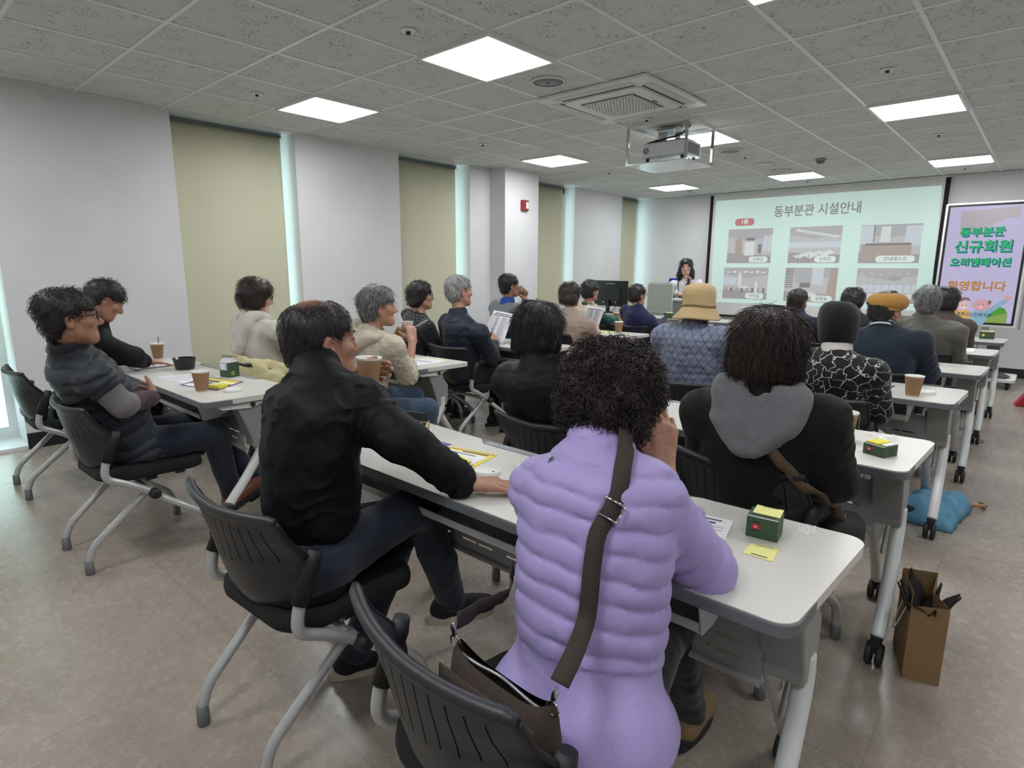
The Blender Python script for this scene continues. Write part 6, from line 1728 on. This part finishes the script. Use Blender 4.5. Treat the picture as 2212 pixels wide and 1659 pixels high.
# 12 person in green
person('person with curly black hair, cream hood and green sleeves beside the monitor', dict(J['green'], s=.96, h=.009, hy=-.25, hp=-.1, ty=-.2, th=.018, top=cloth_mat('bottle green fleece', srgb(28, 84, 76), .9), hood=dict(mat=cloth_mat('cream hood cotton', srgb(206, 190, 172), .9), w=.14, drop=.13, r=.034), collar='crew',
    hair=hair('curly', H_BLK, .95, (300, .03, .0018, .5, .01), a=(.006, .003), seed=15), RH=dict(FLAT, d=(.2, 1, -.1)), pants=blackp, seed=22))
# 13 person in navy jacket
person('person with short black hair in navy jacket, right of the monitor', dict(J['navy'], s=.95, h=.009, hy=-.3, hp=-.05, ty=-.2, th=.018, top=cloth_mat('deep navy twill', srgb(34, 34, 74), .8), ch=.03, hair=hair('bowl', H_BLK, .98, (250, .04, .0016, .1, .006), seed=16), RH=dict(FLAT, d=(-.2, 1, 0)), glasses=(M('black acetate'), .018, .0016), pants=blackp, seed=23))
# 14 presenter
pres = person('woman presenter in white shirt with long black hair, speaking into a microphone', dict(J['pres'], s=1.06, h=.008, hb=.006, ty=-2.75, hy=-2.72, hp=-.02, sw=.19, th=.016, top=cloth_mat('white oxford shirt', srgb(222, 220, 228), .8, .03), top_name='shirt', ch=.035, fold=.006,
    hair=dict(e=HE['bowl'] + [((-.085, -.02, -.10), (.042, .06, .10)), ((.085, -.02, -.10), (.042, .06, .10)), ((0, -.06, -.09), (.095, .05, .10))], cut=[((0, .115, -.030), (.062, .075, .098))], ears=False, mat=H_BLK, strands=(400, .09, .0018, .2, .01), seed=17),
    LH=dict(d=(-.1, -.1, 1), n=(-.4, -.9, .1), curl=(.8, .8, .5), thumb=.5), RH=dict(d=(.6, -.3, .0), n=(0, 0, -1)), skin=SK_L, LK=(-4.27, 9.02, .45), RK=(-4.43, 9.02, .45), seated=False, LA=(-4.27, 9.04, .09), RA=(-4.43, 9.04, .09), LF=(.3, -1, 0), RF=(.2, -1, 0), pants=blackp, Lcut=.5, Rcut=.5, seed=24))
# 15 bucket hat
hat = person('person in khaki bucket hat and blue grey quilted jacket, seen from behind', dict(J['hat'], s=.95, h=.0075, hy=.1, hp=-.05, ty=0, sw=.175, th=.026, top=cloth_mat('blue grey quilted cotton', srgb(112, 118, 138), .8, .05, pattern='triangles', col2=srgb(66, 72, 92), bump=.4), quilt=.036, qamp=.0045, ch=.06,
    hair=hair('short', H_BLK, 1.0, (100, .03, .0015, .2)), pants=blackp, eyes=False, seed=25))
# 16 brown bob with grey hood
bob = person('woman with big dark brown bob, black jacket and grey hood, strap across her back', dict(J['bob'], s=.96, h=.0062, hy=.15, hp=-.08, ty=0, sw=.17, th=.028, top=cloth_mat('black cotton jacket', srgb(20, 20, 22), .8, .12, sheen=.05, bump=.25), collar='crew', hem=.05,
    hood=dict(mat=cloth_mat('grey marl jersey', srgb(112, 114, 117), .95, .14, bump=.6), w=.112, drop=.125, r=.032), hair=hair('bob', hair_mat('dark auburn hair', srgb(30, 20, 18), srgb(62, 44, 39)), 1.05, (2600, .09, .0010, .07, .005), seed=18, a=(.006, .002), f1=40, cut=[((0, .13, -.03), (.078, .070, .11)), ((0, .02, -.20), (.17, .17, .08))]),
    pants=blackp, eyes=False, LW=(-.72, 2.2, .62), seed=26))
# 17 beanie
bean = person('person in black beanie and black top with white squiggle print', dict(J['beanie'], s=.95, h=.007, hy=.05, hp=-.05, ty=0, sw=.165, th=.018, top=cloth_mat('black squiggle knit', srgb(20, 20, 22), pattern='squiggle', col2=srgb(176, 176, 178), bump=.3), collar='crew', inner=cloth_mat('white turtleneck', srgb(206, 200, 196)), inner_h=.062, inner_r=.012,
    hair=dict(e=[((0, -.045, -.03), (.082, .055, .055))], ears=False, mat=H_BLK, strands=(200, .04, .0012, .5, .008)), pants=blackp, eyes=False, seed=27))
# 20 flat cap
capm = person('man in mustard flat cap and navy bomber with striped collar', dict(J['cap'], s=1.0, h=.0075, hy=-.35, hp=-.05, ty=0, sw=.20, th=.024, ws=1.1, top=cloth_mat('dark teal navy cotton', srgb(34, 44, 58), .8, .08), ch=.035, hair=hair('short', H_BLK, .99, (150, .03, .0015, .1)), skin=SK_M, pants=blackp, eyes=False, seed=30))
# 21 olive jacket
person('grey haired man in olive grey jacket, seen from behind near the display', dict(J['olive'], s=1.02, h=.009, hy=.25, hp=-.05, ty=0, sw=.205, th=.026, ws=1.12, top=cloth_mat('olive grey cotton', srgb(104, 102, 94), .85, .08), ch=.03, fold=.008, hair=hair('short', H_GRD, 1.08, (250, .04, .0018, .1, .006), seed=21), skin=SK_D, pants=blackp, eyes=False, seed=31))
# 18 navy puffer
person('man with cropped dark hair and visible ears in navy puffer before the slide', dict(J['navy2'], s=.98, h=.009, hy=-.05, hp=-.08, ty=0, sw=.19, th=.026, top=cloth_mat('midnight navy nylon', srgb(30, 32, 58), .6, sheen=.05), quilt=.06, qamp=.005, ch=.06, hair=hair('short', H_DBR, 1.0, (150, .03, .0016, .1)), skin=SK_D, pants=blackp, eyes=False, seed=28))
# 22 brown jacket
person('curly haired person in dark olive brown jacket at the front right table', dict(J['brown'], s=.97, h=.009, hy=.1, hp=-.05, ty=0, sw=.185, th=.024, top=cloth_mat('olive brown shell', srgb(74, 66, 60), .7), ch=.05, fold=.008, hair=hair('curly', H_BLK, .98, (300, .03, .0018, .5, .01), a=(.006, .003), seed=22), pants=blackp, eyes=False, seed=32))
# 19 dark curls
person('person with dark curls in dark jacket, between the black beanie and the slide', dict(J['curl'], s=.97, h=.009, hy=.1, hp=-.05, ty=0, sw=.18, th=.022, top=cloth_mat('dark plum jacket', srgb(40, 36, 42), .75), ch=.05, hair=hair('curly', H_BLK, 1.0, (300, .03, .0018, .5, .01), a=(.007, .003), seed=23), pants=blackp, eyes=False, seed=29))

# ------------------------------------------------------------------ headwear (lifted off: things of their own)
def hat_frame(pr): return pr[1]
k = hat_frame(hat); A_, L_ = k['A'], k['L']
bh = empty('bucket_hat', tuple(k['H']), 0, 'khaki cotton bucket hat worn low by the person in quilted blue grey', 'hat')
m_khaki = cloth_mat('khaki cotton', srgb(176, 152, 112), .9, .07, bump=.5)
def headmesh(name, prof, mat, parent, n=48, wob=.0, seed=1, base=(0, -.012, .02), sx=1.0, sy=1.12):
    f = sine_noise(seed, 26); P = []
    for r, z in prof:
        row = []
        for q in range(n):
            a = 2 * PI * q / n
            v = V3(base[0] + r * sx * math.cos(a), base[1] + r * sy * math.sin(a), base[2] + z)
            v = v + V3(math.cos(a), math.sin(a), .6) * wob * f(v[None] * .9)[0]
            row.append(tuple(k['s'] * (v[0] * A_[0] + v[1] * A_[1] + v[2] * A_[2])))
        P.append(row)
    return MB().sheet(P, True, wrap=True).build(name, mat, parent, solid=.003, weld=False)
headmesh('crown', [(.138, -.090), (.141, -.086), (.139, -.080), (.128, -.062), (.114, -.040), (.104, -.018), (.101, .01), (.100, .05), (.096, .078), (.084, .100), (.058, .112), (.03, .117), (.001, .118)], m_khaki, bh, wob=.011, seed=3)
headmesh('seam_band', [(.1065, -.014), (.1045, -.006), (.1035, -.001)], M('khaki seam', srgb(138, 116, 82), .9), bh, wob=.011, seed=3)
k = bean[1]; A_, L_ = k['A'], k['L']
bn = empty('beanie', tuple(k['H']), 0, 'soft black beanie on the person with the squiggle print top', 'beanie')
m_bn = cloth_mat('black jersey beanie', srgb(20, 20, 25), .9, .12, bump=.5)
headmesh('knit_cap', [(.082, -.085), (.089, -.075), (.094, -.04), (.098, .01), (.097, .05), (.090, .085), (.074, .110), (.05, .124), (.02, .126), (.001, .125)], m_bn, bn, wob=.007, seed=6)
k = capm[1]; A_, L_ = k['A'], k['L']
fc = empty('flat_cap', tuple(k['H']), 0, 'mustard flat cap on the man in the navy bomber', 'cap')
m_mus = cloth_mat('mustard cotton', srgb(186, 140, 72), .85, .07, bump=.4)
headmesh('cap_top', [(.090, .012), (.098, .018), (.110, .036), (.115, .058), (.108, .080), (.088, .098), (.052, .108), (.02, .111), (.001, .111)], m_mus, fc, wob=.006, seed=8, base=(0, .004, .006))
headmesh('cap_band', [(.086, .004), (.090, .008), (.092, .018)], m_mus, fc, seed=8, base=(0, -.008, .004))
P = []
for r_ in (0, .33, .66, 1):
    P.append([tuple(k['s'] * sum(c * ax_ for c, ax_ in zip((( .085 - .012 * r_) * math.sin(t), .085 + (.055 * r_) * math.cos(t) - .03 * (1 - math.cos(t)), .045 - .018 * r_), A_))) for t in np.linspace(-1.2, 1.2, 15)])
MB().sheet(P).build('peak', m_mus, fc, solid=.004)
MB().box(tuple(k['s'] * (-.055 * A_[0] - .104 * A_[1] + .045 * A_[2])), (.02, .006, .012)).build('buckle', m_dark, fc)
# striped rib collar of the bomber belongs to the jacket wearer
k = capm[1]
mb = MB()
nd = unit(k['H'] - A_[2] * .05 - k['N'])
e1 = unit(np.cross(nd, k['F'])); e2 = np.cross(nd, e1)
for q in range(5):
    mb.cur = q % 2
    rows_ = []
    for z_ in (.008 + .012 * q, .008 + .012 * (q + 1)):
        rows_.append([tuple(k['N'] - k['o'] + nd * z_ + (.090 - .014 * z_ / .06) * (e1 * math.cos(a) + e2 * math.sin(a))) for a in np.linspace(0, 2 * PI, 33)[:-1]])
    mb.sheet(rows_, True, wrap=True)
mb.build('striped_collar', [M('collar navy', srgb(26, 32, 46), .9), M('collar white', srgb(206, 206, 208), .9)], capm[0], weld=False)

# ================================================================== THINGS HELD, WORN OR DRAPED
from mathutils.bvhtree import BVHTree
def strap_on(parent, mat, name, ret, guides, width, off=.008, origin=(0, 0, 0), n=8, snap=True, thick=.0025):
    """Webbing that follows a garment's surface through guide points (world)."""
    jk = ret['jacket']; me = jk.data; o0 = Vector(ret['o'])
    bv = BVHTree.FromPolygons([v.co.copy() for v in me.vertices], [tuple(p.vertices) for p in me.polygons])
    pts = smooth_path(guides, n); out = []
    for i, p in enumerate(pts):
        loc, nr, _, dist = bv.find_nearest(p - o0)
        if snap and dist < .06: q = loc + o0 + nr * off
        else: q = p.copy()
        out.append((q, nr))
    for _ in range(2):
        out = [(out[i][0] if i in (0, len(out) - 1) else (out[i - 1][0] + out[i][0] * 2 + out[i + 1][0]) / 4, out[i][1]) for i in range(len(out))]
    rows = []; og = Vector(origin)
    for i, (q, nr) in enumerate(out):
        t = (out[min(i + 1, len(out) - 1)][0] - out[max(i - 1, 0)][0]).normalized(); sd = t.cross(nr).normalized()
        rows.append([tuple(q - og - sd * width / 2), tuple(q - og), tuple(q - og + sd * width / 2)])
    return MB().sheet(rows).build(name, mat, parent, solid=thick, weld=False), [q for q, _ in out]

# cup at the chin of the man in black
kraft_cup('large kraft cup held up at the chin of the man in the black jacket', -1.832, 1.25, .925, s=1.07, tilt=(-.03, .03, 0))

# iced drink with straw, and a pen
ic = empty('iced_drink', (-3.013, 2.36, .925), 0, 'clear plastic cup of iced drink held by the woman in cream knit', 'cup')
MB().lathe([(.0001, 0), (.026, 0), (.028, .004), (.040, .105), (.042, .107), (.040, .108), (.027, .006), (.0001, .004)], 32).build('clear_cup', m_clear2, ic)
MB().lathe([(.0001, .006), (.027, .006), (.034, .062), (.0001, .062)], 28).build('milky_drink', M('milky tea', srgb(196, 182, 164), .3), ic)
for q in range(5): MB().box((.012 * math.cos(2.2 * q), .012 * math.sin(2.2 * q), .066 + .006 * (q % 2)), (.018, .018, .016), rz=q).build('ice_cube', m_clear2, ic, bevel=.002)
MB().tube([(.01, .0, .02), (-.056, -.02, .155)], .0035, 8).build('straw', M('white straw', srgb(226, 226, 228), .4), ic)
pn = empty('pen', (-2.90, 2.37, 1.02), 0, 'pale pen sticking up from the hand with the iced drink', 'pen', 'pens')
MB().tube([(-.035, -.01, -.02), (.05, .015, .025), (.058, .017, .029)], [.005, .0045, .0015], 8).build('barrel', M('pale pen', srgb(206, 206, 222), .4), pn)
# printed sheets held up
def held_sheet(label, c, cols):
    """c: lower left, lower right, upper right, upper left (world)."""
    a = [Vector(p) for p in c]; m = sum(a, Vector()) / 4
    o = empty('printed_sheet', tuple(m), 0, label, 'paper', 'sheets held up')
    P = []
    nrm = (a[1] - a[0]).cross(a[3] - a[0]).normalized()
    for i in range(7):
        t = i / 6; l = a[0].lerp(a[3], t); r = a[1].lerp(a[2], t)
        P.append([l.lerp(r, k / 6) - m + nrm * (.006 * math.sin(PI * t) + .004 * math.sin(PI * k / 6)) for k in range(7)])
    sh = MB().sheet(P).build('sheet', m_paper, o, solid=.0006)
    def at(u, v): return a[0].lerp(a[1], u).lerp(a[3].lerp(a[2], u), v) - m + nrm * (.006 * math.sin(PI * v) + .004 * math.sin(PI * u))
    mats = [M('table row print', srgb(196, 192, 204), .7), m_ink, M('violet head print', srgb(92, 78, 120), .7), m_inkd]
    for side in (1, -1):
        mb = MB()
        def rc(u0, v0, u1, v1, mi, k=.0006):
            mb.cur = mi; n_ = 6
            rows = [[at(u0 + (u1 - u0) * q / n_, v) + nrm * k * side for q in range(n_ + 1)] for v in np.linspace(v0, v1, 5)]
            mb.sheet(rows)
        if side == (-1 if nrm.y > 0 else 1):
            rc(.06, .865, .94, .895, 2); rc(.15, .92, .85, .945, 3)
            for q in range(cols):
                u = .08 + .84 * q / cols
                if q % 2: rc(u, .05, u + .84 / cols, .85, 0)
            r = random.Random(cols)
            for q in range(26):
                for w_ in range(4):
                    u = .1 + .21 * w_; rc(u, .06 + .03 * q, u + r.uniform(.08, .17), .069 + .03 * q, 1, .0009)
            mb.build('print', mats, sh, weld=False)
    return o
held_sheet('tall printed sheet held up by the grey haired man in navy', [(-3.690, 3.70, .722), (-3.452, 3.73, .722), (-3.427, 3.85, .977), (-3.672, 3.85, 1.001)], 5)
held_sheet('smaller printed sheet held by the woman in beige puffer', [(-3.565, 5.08, .800), (-3.396, 5.10, .764), (-3.348, 5.15, .972), (-3.571, 5.15, .990)], 5)
pn = empty('pen', (-3.50, 3.64, .80), 0, 'grey pen in the hand of the man holding the tall sheet', 'pen', 'pens')
MB().tube([(0.02, -.01, -.06), (-.005, .01, .06), (-.007, .012, .07)], [.0045, .0045, .0015], 8).build('barrel', m_ink, pn)
# cup being drunk from
kraft_cup('kraft cup tipped to the mouth of the man in blue', -4.095, 4.80, 1.10, s=1.0, tilt=(.9, -.55, 0))

# presenter: microphone, lanyard, wrist watch
L_ = J['pres']
mw = Vector(L_['LW'])
mc = empty('microphone', tuple(mw + Vector((-.02, -.03, .0))), 0, 'black handheld microphone in the hand of the presenter', 'microphone')
MB().tube([(.01, .0, -.13), (.0, .0, .05), (-.004, .0, .09)], [.011, .014, .017], 12).build('handle', m_dark, mc)
MB().lathe([(.0001, .0), (.018, .006), (.024, .026), (.020, .045), (.0001, .052)], 16, Matrix.Translation((-.005, 0, .088))).build('grille_head', M('mic mesh', srgb(70, 70, 74), .4, .6), mc)
pr_root, pr_ret = pres
st, _ = strap_on(pr_root, M('lanyard cloth', srgb(40, 42, 52), .8), 'lanyard', pr_ret, [tuple(Vector(L_['N']) + Vector(d)) for d in ((-.07, -.02, .03), (-.075, -.12, -.06), (-.03, -.15, -.22), (.0, -.15, -.30), (.03, -.15, -.22), (.07, -.13, -.06), (.07, -.02, .03))], .014, origin=tuple(pr_ret['o']))
MB().box(tuple(Vector(L_['N']) + Vector((.015, -.165, -.34)) - Vector(pr_ret['o'])), (.06, .004, .09)).build('id_card', m_white, pr_root)
wd = unit(np.array(L_['LW']) - np.array(L_['LE'])); wc = Vector(L_['LW']) - Vector(wd) * .035 - Vector(pr_ret['o'])
wt = empty('wrist_watch', tuple(wc + Vector(pr_ret['o'])), 0, "dark watch on the presenter's raised wrist", 'watch')
e1 = unit(np.cross(wd, (0, 1, 0))); e2 = np.cross(wd, e1)
mb = MB(); mb.sheet([[tuple(.031 * (e1 * math.cos(a) + e2 * math.sin(a)) + wd * z) for a in np.linspace(0, 2 * PI, 19)[:-1]] for z in (-.01, 0, .01)], True, wrap=True); mb.build('band', m_dark, wt, solid=.003, weld=False)
MB().lathe([(.016, 0), (.016, .006), (.0001, .007)], 16, basis((0, -.031, 0), (1, 0, 0), (0, 0, 1), (0, -1, 0))).build('dial', M('watch glass', srgb(60, 62, 68), .2, .3), wt)

# lilac jacket: emblem at the nape, crossbody bag behind her
lr, lt = lil
nb = Vector(lt['N']) - Vector(lt['F']) * .085 - Vector(lt['U']) * .012 - Vector(lt['S']) * .045 - Vector(lt['o'])
bv = BVHTree.FromPolygons([v.co.copy() for v in lt['jacket'].data.vertices], [tuple(p.vertices) for p in lt['jacket'].data.polygons])
loc, nr, _, _ = bv.find_nearest(nb); tz_ = (Vector(lt['U']) - nr * Vector(lt['U']).dot(nr)).normalized(); tx_ = tz_.cross(nr)
MB().prism(ellipse_pts(.0075, .011, 14), .0005, .002, basis(loc, tx_, tz_, nr)).build('emblem', M('silver emblem', srgb(96, 98, 112), .3, .5), lr)
MB().prism(ellipse_pts(.003, .0065, 10), .002, .003, basis(loc, tx_, tz_, nr)).build('emblem_mark', m_dark, lr)
m_strap = M('brown webbing', srgb(56, 47, 42), .85, noise=.15, nscale=400)
m_bagc = M('brown canvas', srgb(66, 54, 46), .85, noise=.14, nscale=160, bump=.4, bscale=500)
bag = empty('crossbody_bag', (-.615, .665, .505), 0, 'dark brown canvas crossbody bag between the lilac jacket and its chair back', 'bag')
og = (-.615, .665, .505)
Bx = Matrix.Rotation(-.06, 3, 'Z')
def bgp(x, y, z): return Bx @ Vector((x, y, z))
P = []
for z_, w_, d_ in ((0, .115, .026), (.03, .125, .034), (.10, .125, .036), (.155, .12, .026), (.17, .115, .012)):
    P.append([tuple(bgp(w_ * math.copysign(abs(math.cos(a)) ** .5, math.cos(a)), d_ * math.copysign(abs(math.sin(a)) ** .6, math.sin(a)), z_ + .012 * math.cos(a * 2))) for a in np.linspace(0, 2 * PI, 33)[:-1]])
mb = MB().sheet(P, True, wrap=True); mb.add(P[0], [tuple(range(31, -1, -1))]); mb.build('bag_body', m_bagc, bag, weld=False)
fl = [[tuple(bgp(x * (1 - .10 * q), -.044 - .004 * math.sin(PI * q) , .155 - .11 * q - .02 * q * (x / .115) ** 2)) for x in np.linspace(-.115, .115, 13)] for q in np.linspace(0, 1, 7)]
MB().sheet(fl).build('flap', m_bagc, bag, solid=.004)
rim = MB().tube([fl[q][0] for q in range(7)] + fl[-1][1:-1] + [fl[6 - q][-1] for q in range(7)], .003, 6); rim.build('flap_binding', M('dark binding', srgb(40, 33, 29), .8), bag)
MB().tube([tuple(bgp(x, .0, .172 - .012 + .004 * math.cos(40 * x))) for x in np.linspace(-.11, .11, 25)], .0035, 6).build('zip', M('zip metal', srgb(160, 160, 164), .3, .8), bag)
text_mesh('bag_logo', 'Columbia', .016, M('logo white', srgb(206, 204, 200), .6), bag, basis(bgp(-.055, -.0515, .118), tuple(Bx @ Vector((1, 0, -.08))), (0, 0, 1), tuple(Bx @ Vector((0, -1, 0)))))
MB().prism([(.0, -.005), (.004, 0), (0, .005), (-.004, 0)], 0, .001, basis(bgp(-.103, -.0505, .121), tuple(Bx @ Vector((1, 0, 0))), (0, 0, 1), tuple(Bx @ Vector((0, -1, 0))))).build('logo_mark', M('logo white'), bag)
rend = Vector(og) + bgp(.12, -.005, .168); lend = Vector(og) + bgp(-.12, -.005, .168)
sh_ = Vector(lt['RS']) * .5 + Vector(lt['N']) * .5
guide = [tuple(Vector(lt['N']) + Vector(lt['F']) * .10 + Vector(lt['S']) * .07 - Vector(lt['U']) * .10), tuple(sh_ + Vector(lt['U']) * .10), (-.555, .93, .985), (-.545, .84, .87), (-.515, .76, .76), tuple(rend + Vector((.004, .012, .05)))]
st, pts_ = strap_on(bag, m_strap, 'strap', lt, guide, .032, origin=og, off=.013)
bk = pts_[len(pts_) // 2]; bi = len(pts_) // 2
tn = (pts_[bi + 1] - pts_[bi - 1]).normalized(); l_, n_, _, _ = bv.find_nearest(bk - Vector(lt['o'])); sdv = tn.cross(n_).normalized()
c_ = bk - Vector(og) + n_ * .004
MB().tube([c_ + sdv * a * .019 + tn * b_ * .016 for a, b_ in ((-1, -1), (1, -1), (1, 1), (-1, 1), (-1, -1))], .0026, 8).build('slider_buckle', m_chrome, bag)
for e, sgn in ((rend, 1), (lend, -1)):
    q = e - Vector(og)
    MB().tube([q + Vector((.012 * math.cos(a), 0, .012 * math.sin(a) + .01)) for a in np.linspace(0, 2 * PI, 13)], .0018, 6, cap=False).build('ring', m_chrome, bag)
    MB().tube([q + Vector((0, 0, .02)), q + Vector((.004 * sgn, 0, .035)), q + Vector((.006 * sgn, 0, .05))], [.004, .006, .004], 8).build('snap_hook', m_chrome, bag)
st2, _ = strap_on(bag, m_strap, 'strap', lt, [tuple(lend + Vector((-.004, .01, .045))), (-.765, .76, .70), (-.79, .86, .74)], .03, origin=og)

# strap and bag of the woman with the grey hood
br_, bt = bob
bb_ = empty('shoulder_bag', (-.40, 2.08, .46), 0, 'black shoulder bag on a taupe strap, right of the woman with the grey hood', 'bag')
ob = (-.40, 2.08, .46)
Nn = Vector(bt['N'])
gd = [(-.572, 1.755, .862), (-.53, 1.77, .81), (-.472, 1.81, .735), (-.435, 1.88, .66), (-.41, 1.98, .60), (-.395, 2.05, .565)]
strap_on(bb_, M('taupe webbing', srgb(98, 82, 66), .85, noise=.1, nscale=400), 'strap', bt, gd, .034, origin=ob)
P = []
for z_, w_, d_ in ((0, .05, .10), (.03, .06, .12), (.09, .058, .115), (.115, .04, .09), (.12, .01, .03)):
    P.append([(w_ * math.cos(a), d_ * math.sin(a), z_ - .01 * math.sin(a)) for a in np.linspace(0, 2 * PI, 25)[:-1]])
mb = MB().sheet(P, True, wrap=True); mb.add(P[0], [tuple(range(23, -1, -1))]); mb.build('bag_body', M('black nylon bag'), bb_, weld=False)
MB().tube([(.0, -.02, .12), (.005, -.03, .13), (.01, -.035, .11)], .003, 6).build('hook', m_chrome, bb_)
# hair grip
hp = bt['L'](.035, -.128, .075) - V3(bt['o'])
mb = MB()
for dx in (-.006, .006): mb.tube([tuple(V3(hp) + bt['A'][0] * (dx + .005 * math.cos(a)) + bt['A'][2] * .006 * math.sin(a) - bt['A'][1] * .004) for a in np.linspace(0, 2 * PI, 11)], .0016, 6, cap=False)
mb.tube([tuple(V3(hp) + bt['A'][2] * (-.02 + .02 * t) - bt['A'][1] * .003) for t in (0, 1)], .002, 6); mb.build('hair_grip', M('gunmetal', srgb(60, 60, 66), .3, .8), br_, weld=False)

# pale yellow jacket draped over a chair back
S = SDF()
cx, cy, ca = -3.92, 1.88, -.05
def chp(x, y, z): c, s_ = math.cos(ca), math.sin(ca); return V3(cx + c * x - s_ * y, cy + s_ * x + c * y, z)
tops = [(-3.96, 1.655, .775), (-3.86, 1.66, .785), (-3.77, 1.665, .775), (-3.67, 1.70, .745), (-3.60, 1.76, .70), (-3.55, 1.80, .65)]
bots = [(-3.98, 1.63, .60), (-3.88, 1.615, .50), (-3.78, 1.62, .45), (-3.68, 1.65, .42), (-3.60, 1.71, .42), (-3.54, 1.78, .46)]
for i in range(5):
    for t in (0, .34, .67):
        a_, b_ = V3(tops[i]) * (1 - t) + V3(tops[i + 1]) * t, V3(bots[i]) * (1 - t) + V3(bots[i + 1]) * t
        S.cap(a_, b_, .021, .030, k=.03)
S.cap((-3.70, 1.70, .76), (-3.60, 1.86, .70), .03, .035, k=.03)
S.cap((-3.62, 1.78, .68), (-3.56, 1.74, .36), .04, .036, k=.03)
w1, w2 = sine_noise(71, 34), sine_noise(72, 70)
Vt, Q = S.mesh(.007, lambda X: .010 * w1(X) + .006 * np.abs(w2(X))); Vt = relax(Vt, Q, 1, .3)
dj = empty('draped_jacket', (cx, cy, 0), 0, 'pale yellow jacket draped over the chair back behind the woman in the white hoodie', 'jacket')
me = np_mesh('jacket_cloth', Vt - V3(cx, cy, 0), Q); add_attr(me, 'su', np.zeros(len(Vt))); add_attr(me, 'sv', np.zeros(len(Vt)))
me.materials.append(cloth_mat('pale yellow cotton', srgb(212, 202, 158), .85, .05)); link_mesh('jacket_cloth', me, dj)
